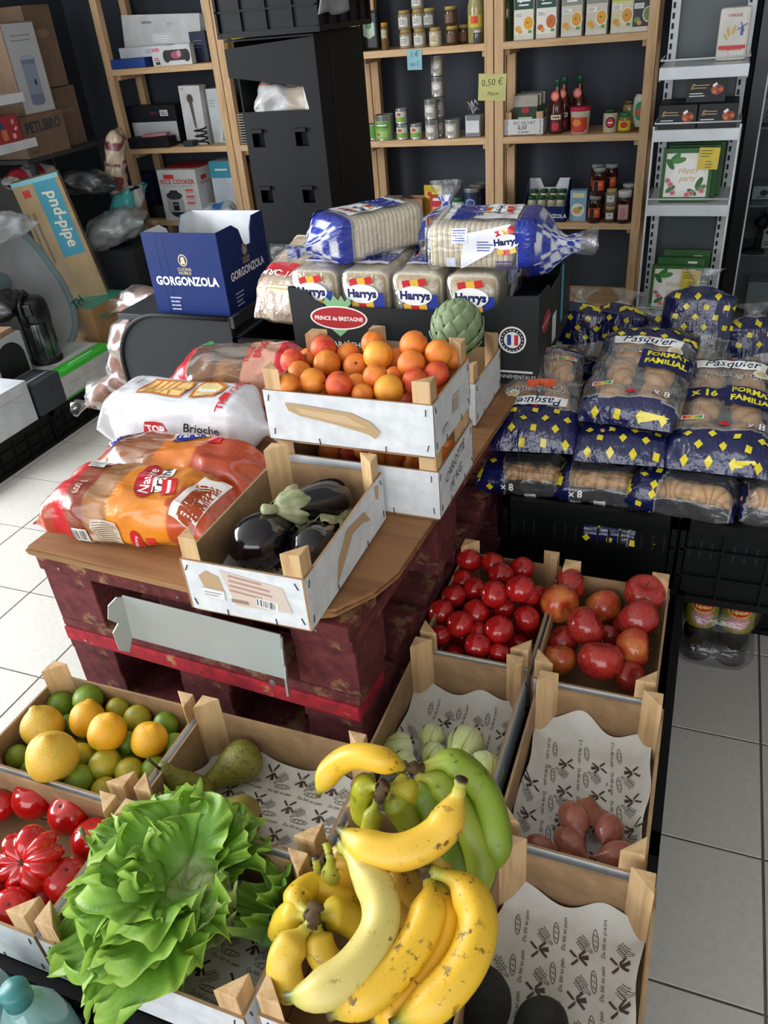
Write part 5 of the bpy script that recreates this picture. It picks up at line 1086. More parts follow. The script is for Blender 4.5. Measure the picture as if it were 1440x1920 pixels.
B = Bag(.36, .16, .14, 4, ('flat', 'gather'), .004, 20, 41, .2)
B.obj(o, lambda x, y, z, a: op('#c22530') if -.10 < x < -.045 else (op('#3a3f96') if .09 < x < .13 else ((*lin('#d8b8a0'), .35))), 'film', 60, 50); Lf = Bag(.26, .145, .125, 5, ('box', 'box'), .002, 20, 4).obj(o, lambda *q: (1, 1, 1, 1), name='sliced_loaf'); Lf.data.materials.clear(); Lf.data.materials.append(MATS['bread_slices']); Lf.location = (-.02, 0, .006)
P = Print(); P.text('MAXI FORMAT', -.083, 0, .032, '#f6e8e4', PI/2, 0, .03); P.obj('lettering', B.top, o, .01, .0001); P = Print(); P.text('MAXI FORMAT', -.083, -.012, .03, '#f6e8e4', PI/2, 0, .03); P.obj('lettering', B.side, o, .01, .0001)
for k, z in enumerate((0, .443)): bin_(('lower', 'upper')[k]+' black bin between the counter and the bread carton', -1.19, 1.80, z, -.94, 2.32, z+.44, 'black bins beside the carton', cell=.1)
for k, z in enumerate((0, .295, .59)): bin_(('bottom', 'middle', 'top')[k]+' black bin under the bread carton', -.93, 1.72, z, -.36, 2.09, z+.29, 'black bins under the carton')

# ------------------------------------------------------------------ wooden shelving along the back wall
LEV = (1.42, 1.015, .61, .20)
def shelving(label, x0, x1):
    o = thing('shelving_unit', label, 'shelf', ((x0+x1)/2, 4.35, 0), 0, 'pine shelving units'); w_ = x1-x0
    post = MB().box(-.0215, -.0215, 0, .0215, .0215, 2.05).mesh('post', MATS['shelf_wood_z'], bevel=.002)
    for sx in (-1, 1):
        for sy in (-1, 1): link('post', post, o, (sx*(w_/2-.0225), sy*.1285, 0))
        for z in LEV: link('cross_rail', MB().box(-.01, -.11, -.05, .01, .11, -.012).mesh('cross_rail', MATS['shelf_wood_z']), o, (sx*(w_/2-.055), 0, z))
    for z in LEV+(1.82,):
        MB().box(-w_/2+.04, -.145, -.012, w_/2-.04, .145, .006).obj('shelf_board', MATS['shelf_wood_x'], o, loc=(0, 0, z), bevel=.0015)
        MB().box(-w_/2+.044, -.150, -.024, w_/2-.044, -.140, .004).obj('front_rail', MATS['shelf_wood_x'], o, loc=(0, 0, z), bevel=.001)
    return o
shelving('pine shelving unit with the rice cooker box', -3.275, -2.535)
shelving('pine shelving unit half hidden behind the black display stand', -2.532, -1.785)
shelving('pine shelving unit holding the tin cans', -1.782, -1.053)
shelving('pine shelving unit holding the soup cartons', -1.050, -.322)
def onz(z): return z+.0065
# ---- generic goods
def boxy(name, label, cat, x, y, z, sx, sy, sz, c, rz=0, faces=None, group=None, rot=None, c2=None, rough=.5, bevel=.0015):
    m = mat('card_'+c.strip('#'), c, rough, c2)
    o = MB().box(-sx/2, -sy/2, 0, sx/2, sy/2, sz).obj(name, m, None, loc=(x, y, z), rot=rot or (0, 0, rz), bevel=bevel); tag(o, label, cat, group)
    for side, fn in (faces or {}).items():
        P = Print(); fn(P); P.obj('printed_'+side, face(side, sx, sy, sz), o)
    return o
def can(label, x, y, z, r, h, c='#b9bcbe', lab=None, txt=None, top='#c6c9cb', name='tin_can', cat='can', group='tins and jars on the shelf', lid=None, metal=.7):
    m = mat('tin_'+c.strip('#')+str(metal), c, .32, metal=metal); n_ = 28
    o = MB().lathe([(r*.94, 0), (r, .002), (r, .004), (r*.975, .006), (r*.975, h-.006), (r, h-.004), (r, h-.001), (r*.95, h), (r*.93, h-.003), (0, h-.003)], n_).obj(name, m, None, True, (x, y, z)); tag(o, label, cat, group)
    if lab: P = Print(); lab(P); P.obj('paper_label', cylmap(r, 0), o, r*.25, .00025)
    return o
def jar(label, x, y, z, r, h, body, lidc, lab=None, name='jar', group='tins and jars on the shelf', lid_h=.016, neck=.82, cat='jar', prof=None, rough=.12):
    m = mat('jar_'+body.strip('#'), body, rough, coat=.3); o = MB().lathe(prof or [(r*.9, 0), (r, .004), (r, h*.72), (r*.97, h*.8), (r*neck, h-lid_h), (r*neck, h-lid_h*.5), (0, h-lid_h*.5)], 26).obj(name, m, None, True, (x, y, z)); tag(o, label, cat, group)
    rn = r*neck if prof is None else prof[-2][0]
    MB().lathe([(rn*1.06, h-lid_h), (rn*1.06, h-.002), (rn*1.0, h), (0, h)], 24).obj('lid', mat('lid_'+lidc.strip('#'), lidc, .35), o, True)
    if lab: P = Print(); lab(P); P.obj('paper_label', cylmap(r, 0), o, r*.25, .00025)
    return o
def lb(c, w_, y0, y1, extra=None):
    def f(P):
        P.rect(0, (y0+y1)/2, w_, y1-y0, c)
        if extra: extra(P)
    return f
# ---- right unit, top shelf: soup cartons
def soup(top, mid, bowl, tx):
    def f(P):
        P.rect(0, .055, .088, .075, top); P.rect(0, -.03, .088, .10, mid); P.oval(.022, -.035, .026, .030, '#f4f2ea', 24); P.oval(.022, -.034, .0225, .0265, bowl, 24); P.oval(.018, -.032, .006, .004, '#4a7a2c', 8)
        P.oval(-.026, -.055, .014, .012, bowl, 10); P.oval(-.016, -.066, .010, .009, '#d8a050', 10); P.rect(.03, -.068, .016, .012, '#5a9a3c'); P.rect(-.01, .089, .045, .010, '#f4f4f0'); P.rect(0, .054, .06, .008, '#f4f4f0'); P.rect(0, .037, .045, .006, '#f4f4f0'); P.rect(-.02, -.002, .04, .02, '#f2efe6'); P.lines(-.02, .003, .034, 3, .005, .002, '#666666'); P.rect(-.01, .055, .02, .012, '#f0f0f0', .5)
    return f
SX = (-0.9208, -0.817, -0.7029, -0.5934, -0.4835, -0.3915)
for x, a, lab in zip(SX, (('#1f4a3a', '#e4e0d2', '#e8a81e', 'Veloute'), ('#1f4a3a', '#ece8de', '#d06a28', 'Tomates'), ('#8a8f80', '#cfc8b4', '#e09a28', 'Legumes'), ('#8a8f80', '#cfc8b4', '#e0a028', 'Legumes'), ('#b8c42a', '#d6cfae', '#d8962a', 'Moulinee'), ('#1c1f1c', '#2a2c28', '#7a8a4a', 'Mouline')),
                     ('dark green soup carton with a yellow bowl, leftmost on the top shelf', 'dark green soup carton with an orange bowl', 'grey soup carton beside the dark green ones', 'grey soup carton beside the lime green one', 'lime green soup carton', 'black soup carton next to the right post')):
    boxy('soup_carton', lab, 'carton', x, 4.275, onz(1.42), .092, .07, .20, '#dad6ca', 0, {'front': soup(*a)}, 'soup cartons on the top shelf')
jar('tall jar of dark green vegetables beside the middle posts', -1.0091, 4.29, onz(1.42), .035, .17, '#3a4424', '#2a5a34')
# ---- right unit, middle shelf
sx = -0.9103
crate('small wooden crate with the handwritten fifty cent rice label', sx, 4.29, onz(1.015), .19, .14, .075, .105, 0, 'crate on the shelf')
tagc = boxy('price_card', 'white card on the small crate reading rice fifty cents', 'price tag', sx+.005, 4.2165, onz(1.015)+.008, .15, .002, .065, '#e6e6e2', 0, {'front': lambda P: (P.text('RIZ SACHET', 0, .012, .020, '#3a3f55', 0, .1), P.text('0,50', -.01, -.010, .026, '#20242e', .05, .1, .01), P.text("le sachet", -.005, -.026, .014, '#20242e', .03, .2))}, None)
for k in range(3): boxy('rice_packet', ('front', 'middle', 'back')[k]+' dark green packet standing in the small wooden crate', 'packet', sx+.0+.012*k, 4.265+k*.03, onz(1.015)+.004, .12, .02, .17+.006*k, '#26402a', 0, {'front': lambda P: (P.rect(0, .06, .12, .05, '#a9a193'), P.oval(0, .02, .02, .012, '#b02a30'), P.rect(0, -.014, .07, .008, '#d8dcae'))}, 'green packets in the crate')
def syrup(label, x, y):
    pr = [(.030, 0), (.034, .006), (.034, .11), (.030, .135), (.015, .165), (.012, .20), (.012, .215), (0, .215)]
    o = jar(label, x, y, onz(1.015), .034, .235, '#4a1f14', '#1f5a3a', lambda P: (P.rect(0, .05, .06, .075, '#5a1f24'), P.rect(0, .075, .05, .02, '#e0d6b0'), P.oval(0, .035, .018, .018, '#c8303a'), P.rect(0, .075, .035, .005, '#3a1a1a')), 'syrup_bottle', 'syrup bottles', .03, prof=pr, cat='bottle')
    P = Print(); P.oval(.0, 0, .020, .022, '#e0523c', 18); P.oval(.0, .0, .013, .014, '#f0a090', 14); P.obj('neck_tag', lambda x_, y_, h: Vector((x_-.006, -.030-h-.08*(.012-y_)*.3, .165+y_)), o)
    return o
for p, y, lab in ((1043, 4.27, 'red syrup bottle nearest the small crate'), (1056, 4.35, 'red syrup bottle behind the first one'), (1084, 4.36, 'red syrup bottle behind the red-lidded tub')): syrup(lab, {1043: -0.7598, 1056: -0.7409, 1084: -0.6697}[p], y)
tubx = -0.6466
jar('clear tub with a red lid and strawberry print', tubx, 4.265, onz(1.015), .047, .115, '#d8cdb8', '#cf2f45', lambda P: (P.rect(0, .045, .085, .055, '#c9401f'), P.oval(-.01, .05, .02, .016, '#e88a3a'), P.rect(0, .014, .06, .012, '#d03040')), 'tub', prof=[(.038, 0), (.040, .004), (.047, .10), (.047, .105), (0, .105)], cat='tub')
jar('squat mayonnaise jar with black lid and red badge', -0.5054, 4.265, onz(1.015), .034, .10, '#cfc8a4', '#20402a', lambda P: (P.oval(.004, .045, .022, .024, '#1c1c1c'), P.oval(.004, .045, .017, .018, '#d8303a'), P.rect(.004, .044, .022, .005, '#ffffff')))
jar('mustard jar with yellow label and green lid, in front', -0.4365, 4.235, onz(1.015), .030, .085, '#8a7a3a', '#3a7a4a', lambda P: (P.rect(0, .033, .07, .04, '#e3c21f'), P.oval(0, .036, .016, .014, '#c02a2a')))
jar('pale jar with brown lid behind the mustard', -0.4274, 4.33, onz(1.015), .033, .125, '#9a8a5a', '#6a5a34', lambda P: P.rect(0, .05, .06, .05, '#c9bb8a'))
jar('white squeeze bottle with green label next to the right post', -0.3726, 4.26, onz(1.015), .034, .16, '#d9dccf', '#c83a5a', lambda P: (P.oval(0, .09, .022, .04, '#2f8a4a'), P.oval(0, .085, .015, .014, '#e0402e')), 'squeeze_bottle', prof=[(.02, .02), (.022, .022), (.030, .05), (.034, .09), (.032, .14), (.022, .158), (0, .16)], cat='bottle', lid_h=.0)
# ---- right unit, lower shelf
bxx = -0.798
def tray(label, x, y, z, w_, d, h, hb, name='display_tray'):
    o = thing(name, label, 'box', (x, y, z)); m = mat('gorgo_blue', '#182b64', .45, '#16285c', 3, spec=.3); wi = mat('card_white', '#dfe2e4', .6)
    MB().box(-w_/2, -d/2, 0, w_/2, d/2, .003).obj('bottom', m, o)
    def wall(poly, M_, nm): 
        b = MB().prism(poly, 0, .003, M=M_); b.m = [0, 1]+[0]*(len(b.m)-2); b.obj(nm, [m, wi], o)
    return o, m, wi
o, m, wi = tray('small blue gorgonzola tray of jars on the lower shelf', bxx, 4.29, onz(.61), .215, .14, .08, .19)
MB().box(-.1075, -.07, 0, .1075, -.067, .075).obj('front_panel', m, o); P = Print(); P.text('GORGONZOLA', .02, -.018, .026, '#eef0f4', 0, 0, .03); P.rect(-.05, .02, .03, .012, '#e8e8ea'); P.obj('lettering', face('front', .215, .14, .075), o)
for sx_ in (-1, 1): MB().prism([(-.07, 0), (.07, 0), (.07, .185), (.03, .185), (-.02, .12), (-.07, .075)], 0, .003, M=Matrix(((0, 0, 1, sx_*.106-.0015), (1, 0, 0, 0), (0, 1, 0, 0), (0, 0, 0, 1)))).obj('side_panel', m, o)
MB().prism([(-.1075, 0), (.1075, 0), (.1075, .185), (.05, .185), (.03, .14), (-.03, .14), (-.05, .185), (-.1075, .185)], 0, .003, M=Mx(.067)).obj('back_panel', wi, o)
for i, x in enumerate((-.07, -.02, .03, .075)):
    for j, y in enumerate((-.035, .025)): jar(('front' if j == 0 else 'back')+' row green-lidded jar in the small blue tray, '+('leftmost', 'second from left', 'third from left', 'rightmost')[i], bxx+x, 4.29+y, onz(.61)+.004+.02*j, .0225, .115, '#b7b096', '#1f5a36', lb('#d8d4c4', .04, .03, .07), group='jars in the blue tray')
boxy('food_box', 'light blue food box with a plate of chicken', 'box', -0.6334, 4.27, onz(.61), .082, .05, .145, '#8fb9d6', 0, {'front': lambda P: (P.rect(0, .05, .06, .022, '#e6dfa8'), P.oval(-.002, -.02, .034, .032, '#f0ece0'), P.oval(-.004, -.022, .022, .016, '#d8a860'), P.oval(.012, -.01, .012, .008, '#8aa04a'))})
def hot(P): P.rect(0, .05, .06, .045, '#d8562e'); P.rect(-.01, .045, .02, .05, '#2a1a1c'); P.rect(.012, .055, .018, .014, '#e88a5a')
jx = -0.5472
for k, (dx, y, z, lab) in enumerate(((0, 4.225, 0, 'orange-labelled dark jar at the front of the lower shelf'), (.012, 4.225, .128, 'orange-labelled dark jar stacked on the front one'), (-.012, 4.31, 0, 'dark jar behind the front one'), (-.008, 4.31, .128, 'dark jar stacked at the back'), (.058, 4.31, .128, 'dark jar stacked at the back right'), (.058, 4.31, 0, 'dark jar low at the back right'))):
    jar(lab, jx+dx, y, onz(.61)+z, .034, .127, '#3a1c14', '#a9adb0', hot, group='dark jars with orange labels')
for z, lab in ((0, 'small jam jar with gold lid, lower of two'), (.08, 'small jam jar with gold lid, upper of two')): jar(lab, -0.472, 4.225, onz(.61)+z, .029, .078, '#8a8478' if z else '#5a4a34', '#c9b070', lb('#e4e2dc', .036, .02, .05, lambda P: P.text('M', 0, .03, .02, '#3a3a3a')))
jar('chocolate spread jar with white lid by the right post', -0.4075, 4.225, onz(.61), .038, .15, '#3a1f1a', '#e2e4e4', lb('#d8a0a0', .05, .02, .09, lambda P: P.lines(0, .07, .03, 6, .009, .003, '#7a4a4a')), lid_h=.03)
jar('second jar with white lid behind the chocolate spread', -0.3987, 4.33, onz(.61), .038, .16, '#54483c', '#d6d8d8')
# ---- middle unit, top shelf
boxy('black_pouch', 'glossy black pouch with a green label at the left of the top shelf', 'pouch', -1.6972, 4.29, onz(1.42), .10, .05, .17, '#1a1c1c', 0, {'front': lambda P: (P.poly([(-.03, -.02), (0, -.035), (.03, -.02), (.03, .03), (0, .05), (-.03, .03)], '#b9c8b4'), P.oval(0, .02, .016, .012, '#4a8a4a'))}, bevel=.012, rough=.2)
jar('spice bottle with orange cap', -1.6081, 4.25, onz(1.42), .020, .115, '#7a5a34', '#d8912a', lb('#b5a98a', .03, .05, .085))
JG = 'gold-lidded jars on the top shelf'
for p, z, k, lab in ((762, 0, 0, 'white-labelled glass jar, bottom left of the pyramid'), (788, 0, 0, 'white-labelled glass jar, bottom row second'), (816, 0, 1, 'cream-coloured jar in the bottom row'), (848, 0, 2, 'brown-labelled jar in the bottom row'), (868, 0, 2, 'brown-labelled jar at the right of the bottom row'), (761, 1, 0, 'white-labelled glass jar, upper row left'), (787, 1, 0, 'white-labelled glass jar, upper row second'), (808, 1, 3, 'grey jar in the upper row'), (843, 1, 2, 'brown-labelled jar in the upper row'), (790, 2, 0, 'white-labelled glass jar on the very top')):
    X_ = {762: -1.5005, 788: -1.4292, 816: -1.3498, 848: -1.2672, 868: -1.2285, 761: -1.5033, 787: -1.4319, 808: -1.3756, 843: -1.2725, 790: -1.4319}[p]
    jar(lab, X_, 4.25 if p != 868 else 4.31, onz(1.42)+z*.0795, .0305, .079, ('#a89a80', '#cfc3a0', '#4a3428', '#6a6a60')[k], '#b79a52', lb(('#d9d9d4', '#d6caa6', '#6a4a34', '#b4b4ac')[k], .05, .012, .05, lambda P: P.lines(0, .04, .03, 3, .008, .003, '#7a5a50')), group=JG)
jar('tall clear jar with red label by the right post', -1.1593, 4.30, onz(1.42), .042, .19, '#a9a068', '#cfcfc8', lambda P: (P.rect(0, .09, .07, .05, '#c9b83a'), P.rect(0, .095, .035, .03, '#d83a2a')))
jar('little spice jar in front of the tall one', -1.1353, 4.225, onz(1.42), .019, .055, '#5a5a52', '#d6d8d6')
# ---- middle unit, middle shelf: tins
GRN_ = lambda P: (P.rect(0, .05, .10, .085, '#7fae55'), P.rect(0, .03, .06, .03, '#a8c878'), P.rect(0, .07, .07, .022, '#5a8a3a'), P.rect(0, .072, .055, .007, '#eef4e0'), P.oval(-.02, .03, .008, .008, '#c83a3a'))
SG = 'tin cans on the middle shelf'
can('big green tin of peas', -1.6428, 4.25, onz(1.015), .049, .118, '#b9bcb8', GRN_, group=SG)
can('small green tin by the dark post', -1.7116, 4.26, onz(1.015), .030, .075, '#b9bcb8', lb('#5f9a3a', .06, .008, .066), group=SG)
sg = lambda P: (P.rect(0, .033, .07, .05, '#d5dcc8'), P.rect(0, .022, .06, .022, '#8ab04a'), P.oval(-.005, .045, .012, .008, '#c8403a'))
for p, z, lab in (('a', 0, 'small vegetable tin, lower of two'), ('a', .0735, 'small vegetable tin, stacked on its twin'), ('b', 0, 'small vegetable tin standing alone')): can(lab, {'a': -1.5416, 'b': -1.466}[p], 4.235, onz(1.015)+z, .030, .072, '#c2c5c4', sg, group=SG)
sl = lambda P: (P.rect(0, .04, .06, .055, '#b9b3a6'), P.oval(0, .045, .02, .014, '#e6e2d8'), P.lines(0, .03, .03, 2, .008, .003, '#7a6a5a'))
for p, y, z, lab in (('a', 4.22, 0, 'silver tin at the bottom of the front tower'), ('a', 4.22, .0915, 'silver tin in the middle of the front tower'), ('b', 4.30, 0, 'silver tin at the bottom of the tall tower'), ('b', 4.30, .0915, 'silver tin second in the tall tower'), ('b', 4.30, .183, 'silver tin third in the tall tower'), ('b', 4.30, .2745, 'silver tin on top of the tall tower')):
    can(lab, {'a': -1.3766, 'b': -1.3618}[p], y, onz(1.015)+z, .034 if p == 'b' else .035, .09, '#b3b3ae', sl, group=SG)
can('silver tin standing alone right of the tin towers', -1.2779, 4.25, onz(1.015), .041, .085, '#b9b9b4', sl, group=SG)
gb = thing('gift_bag', 'clear bag tied with white ribbon, next to the yellow note', 'bag', (-1.1692, 4.27, onz(1.015)))
mat('clear_grey', '#8b8f92', .15, coat=.4); MB().box(-.04, -.035, 0, .04, .035, .10).obj('contents', MATS['clear_grey'], gb, bevel=.008); MB().box(-.034, -.038, .02, .034, -.0355, .075).obj('label_card', mat('card_white', '#dfe2e4', .6), gb)
for k in range(7): MB().tube([(0, -.02, .105), (.02*math.cos(k*.9), -.02+.015*math.sin(k*.9), .13+.006*k), (.035*math.cos(k*.9+.5), -.02+.025*math.sin(k*.9), .12+.012*(k % 4))], [.004, .008, .002], 6, flat=.25).obj('ribbon', MATS['white_plastic'], gb, True)
# ---- middle unit, lower shelf
boxy('spice_sachet', 'yellow sachet standing on the lower shelf', 'sachet', -1.4241, 4.34, onz(.61), .10, .012, .16, '#d9b92a', 0, {'front': lambda P: (P.rect(0, .03, .08, .03, '#e8d23a'), P.oval(-.02, .035, .014, .012, '#c83a2a'), P.rect(.02, -.02, .04, .04, '#6a8a3a'))})
boxy('red_sachet', 'red sachet in front of the yellow one', 'sachet', -1.3735, 4.26, onz(.61), .085, .02, .125, '#c93038', 0, {'front': lambda P: (P.rect(0, .042, .05, .014, '#f4e0d0'), P.rect(0, -.01, .06, .03, '#e8a05a'))})
jar('white plastic bottle with green cap', -1.2556, 4.24, onz(.61), .034, .12, '#cfd2c8', '#2f6a48', lb('#d8dcd2', .05, .02, .07, lambda P: P.oval(0, .045, .014, .008, '#3a7a5a')), lid_h=.022)
for X_, y, lab in ((-1.1826, 4.25, 'dark blue tin in front on the lower shelf'), (-1.1755, 4.34, 'dark blue tin behind the first one')): can(lab, X_, y, onz(.61), .042, .165, '#b9bcbe', lambda P: (P.rect(0, .08, .12, .13, '#26304a'), P.oval(0, .095, .026, .02, '#8fb0d8'), P.oval(0, .095, .020, .014, '#3a4a8a')), group='blue tins')
for X_, lab in ((-1.66, 'small open kraft box at the left of the lower shelf'), (-1.52, 'small open kraft box beside the yellow sachet')):
    o = thing('kraft_box', lab, 'box', (X_, 4.33, onz(.61))); 
    for q in ((-.05, -.05, .05, -.047), (-.05, .047, .05, .05), (-.05, -.047, -.047, .047), (.047, -.047, .05, .047)): MB().box(q[0], q[1], 0, q[2], q[3], .10).obj('panel', MATS['kraft'], o)
    MB().box(-.047, -.047, 0, .047, .047, .003).obj('bottom', MATS['kraft'], o)
# notes taped to the shelves
boxy('price_note', 'pale blue price note taped to the shelf edge above the tins', 'note', -1.4445, 4.1975, 1.335, .075, .0012, .088, '#8fc3cf', 0, {'front': lambda P: (P.text("1 \u20ac", -.0, .012, .032, '#3a4a6a', .1, .2), P.text("les 2", 0, -.025, .022, '#3a4a6a', .1, .2))}, rot=(0, .02, 0), bevel=0)
boxy('price_note', 'yellow fifty cent price note on the middle post', 'note', -1.0621, 4.197, 1.185, .135, .0012, .115, '#d3cd82', 0, {'front': lambda P: (P.text("0,50 \u20ac", -.0, .008, .040, '#5a5a3a', .08, .1), P.text("Pi\u00e8ce", .005, -.035, .026, '#5a5a3a', .08, .2))}, rot=(0, .05, 0), bevel=0)
# ---- left unit
w1 = lambda t_: (lambda P: (P.text(t_, -.09, .05, .022, '#3a3d40', 0, 0, .02), P.rect(.0, -.02, .13, .05, '#cfd2d4'), P.lines(0, -.01, .11, 3, .012, .006, '#e6e8e8'), P.lines(.06, .05, .05, 2, .01, .004, '#9a9c9e')))
boxy('keyboard_box', 'large white electronics box leaning on the top shelf', 'box', -2.9478, 4.36, onz(1.42)+.05, .50, .09, .185, '#d2d4d3', 0, {'front': w1('Lenovo')}, rot=(-.12, .05, 0))
boxy('slim_box', 'slim white box lying under the large white one', 'box', -3.0234, 4.28, onz(1.42)+.048, .30, .10, .05, '#c9ccd2', 0, {'front': lambda P: (P.lines(.05, .005, .06, 2, .01, .004, '#9aa0aa'),)})
boxy('blue_case', 'blue flat case at the bottom of the top shelf', 'case', -3.1337, 4.27, onz(1.42), .25, .12, .046, '#2c4d94', 0, None, bevel=.006)
boxy('gamepad_box', 'white box picturing a game controller', 'box', -2.8305, 4.235, onz(1.42), .245, .045, .095, '#dfe0df', .02, {'front': lambda P: (P.text('WiFi', -.095, .02, .026, '#d0465a', 0, .1, .03), P.oval(-.03, -.004, .022, .030, '#2a2a2e'), P.oval(.095, -.004, .022, .030, '#2a2a2e'), P.rect(.032, .0, .115, .05, '#3a2c34'), P.oval(.03, .0, .032, .018, '#b05a6a'), P.oval(.05, .006, .014, .016, '#d89aa0'), P.lines(-.09, -.01, .04, 2, .01, .004, '#b04a5a'), P.rect(-.09, -.034, .028, .014, '#3a3a3e'))})
boxy('navy_box', 'dark navy box behind the game controller box', 'box', -2.7037, 4.35, onz(1.42), .10, .10, .145, '#232840', 0, {'front': lambda P: P.lines(0, .03, .06, 3, .015, .004, '#6a7090')})
boxy('white_carton', 'tall white carton beside the left unit post, top shelf', 'box', -2.6656+.03, 4.42, onz(1.42), .12, .08, .33, '#c9cdca')
boxy('microphone_box', 'tall white box picturing a microphone', 'box', -2.8028, 4.30, onz(1.015), .135, .07, .30, '#d4d5d4', 0, {'front': lambda P: (P.oval(-.003, .085, .020, .024, '#4a4240'), P.poly([(-.014, .07), (.010, .07), (.014, -.06), (.002, -.06)], '#5a5250'), P.rect(.010, -.09, .004, .06, '#3a3634'), P.rect(-.045, .135, .02, .006, '#a0a0a0'))}, rot=(0, .03, 0))
boxy('teal_box', 'white and teal box behind the shelf post', 'box', -2.6849+.015, 4.36, onz(1.015), .10, .10, .275, '#cfd4d4', 0, {'front': lambda P: (P.poly([(.01, -.13), (.05, -.13), (.05, .05)], '#3fa39f'), P.lines(-.02, .08, .04, 3, .015, .004, '#8aa0a0'))})
boxy('black_white_box', 'black box with a white lower half on the middle shelf', 'box', -3.1248, 4.38, onz(1.015), .34, .10, .205, '#1f2124', 0, {'front': lambda P: (P.rect(.01, -.035, .31, .105, '#cfd1d2'), P.rect(.09, .062, .055, .032, '#d9dad8'), P.rect(.02, .062, .05, .012, '#5a3a40'), P.lines(.09, .066, .04, 2, .01, .004, '#555555'))})
boxy('black_tray_box', 'shallow open black box with a pink item', 'box', -3.0857, 4.235, onz(1.015), .27, .09, .055, '#191a1c', .02)
boxy('pink_case', 'slim pink case lying on the shallow black box', 'case', -3.0515, 4.235, onz(1.015)+.0555, .17, .05, .016, '#d08a90', .05, rot=(0, -.06, 0), bevel=.006)
ch = thing('cable_bundle', 'black charger with coiled cable on the shelf', 'charger', (-2.7724, 4.225, onz(1.015)))
MB().box(-.08, -.03, 0, -.02, .03, .03).obj('adapter', MATS['dark_grey'], ch, bevel=.005); MB().tube([(.035*math.cos(a*.5)+.03, .03*math.sin(a*.5), .008+.0022*a) for a in range(40)], .0045, 7).obj('cable', MATS['black_matte'], ch, True)
def rice(P):
    P.rect(-.055, .105, .07, .024, '#d03a30'); P.text('RICE COOKER', 0, .065, .036, '#c8342c', 0, 0, .02); P.rect(0, .054, .20, .002, '#8a8a8a'); P.oval(-.04, -.06, .058, .062, '#2a2c2e'); P.rect(-.04, -.055, .115, .075, '#a9abac'); P.oval(-.04, .0, .056, .022, '#3a3c3e'); P.poly([(-.075, .005), (-.065, .03), (-.015, .03), (-.005, .005), (-.015, .005), (-.022, .02), (-.058, .02), (-.065, .005)], '#26282a'); P.rect(-.04, -.06, .04, .05, '#232527'); P.rect(-.04, -.05, .022, .008, '#8a9aa0')
    for y in (.03, -.005, -.04): P.rect(.07, y, .055, .010, '#d8554a'); P.rect(.07, y-.013, .05, .005, '#e0a09a')
rc = boxy('rice_cooker_box', 'white and red rice cooker box on the lower shelf', 'box', -2.9446, 4.325, onz(.61), .265, .26, .285, '#dadad8', 0, {'front': rice, 'right': lambda P: (P.rect(-.05, .09, .06, .024, '#d03a30'), P.text('RICE COOKER', -.02, .055, .022, '#c8342c'), P.oval(.05, .03, .035, .05, '#4a4c4e'), P.oval(.05, .03, .027, .042, '#dadad8')), 'top': lambda P: P.rect(0, .02, .25, .20, '#c63a34')})
boxy('dark_blue_box', 'dark blue box left of the rice cooker box', 'box', -3.2762, 4.36, onz(.61)+.075, .15, .12, .17, '#1f2744', 0, {'front': lambda P: (P.lines(0, .03, .08, 3, .02, .006, '#5a6aa0'),)})
boxy('black_case', 'black flat case under the dark blue box', 'case', -3.2228, 4.34, onz(.61), .20, .16, .074, '#17181b', 0, None, bevel=.005)
sb = thing('silver_bag', 'shiny silver and blue bag beside the rice cooker box', 'bag', (-2.7543, 4.28, onz(.61)+.0), 0, None, (0, -.06, .1)); Bag(.26, .16, .085, 2.4, ('flat', 'flat'), .008, 20, 51, .2).obj(sb, lambda x, y, z, a: op('#3a76b8') if .0 < x < .06 and z > .04 else op('#b9bec4'), 'film_soft', 50, 44)
boxy('appliance_box', 'white and teal appliance box behind the double post', 'box', -2.6956, 4.36, onz(.61), .15, .14, .31, '#c7d0d8', 0, {'front': lambda P: (P.rect(0, .11, .15, .09, '#3f94a8'), P.rect(0, .11, .08, .010, '#d8e4e8'))})
boxy('brown_box', 'brown cardboard box beside the black display stand', 'box', -2.5335, 4.37, onz(.61), .18, .16, .28, '#6a4a34')
# second unit: flour, plates
boxy('yellow_pack', 'yellow pack with red top on the upper shelf', 'pack', -2.4128, 4.29, onz(1.42), .13, .07, .25, '#d8b42a', 0, {'front': lambda P: (P.rect(0, .11, .13, .03, '#a82a26'), P.text('BURGER', .01, .055, .034, '#7a2a1c', 0, 0, .03), P.oval(0, .0, .035, .025, '#c8a070'), P.oval(-.01, -.06, .04, .03, '#e0d0b0'), P.oval(.03, -.05, .02, .03, '#8a5a3a'))}, bevel=.008, rot=(0, .05, 0))
pls = thing('paper_cups', 'stack of white paper plates on the middle shelf', 'plates', (-2.4798, 4.27, onz(1.015)), 0)
for k in range(12): MB().lathe([(.03, 0), (.055, .006), (.058, .0075), (.056, .0085), (.03, .003), (0, .003)], 24).obj('plate', MATS['white_plastic'], pls, True, loc=(0, 0, k*.013))
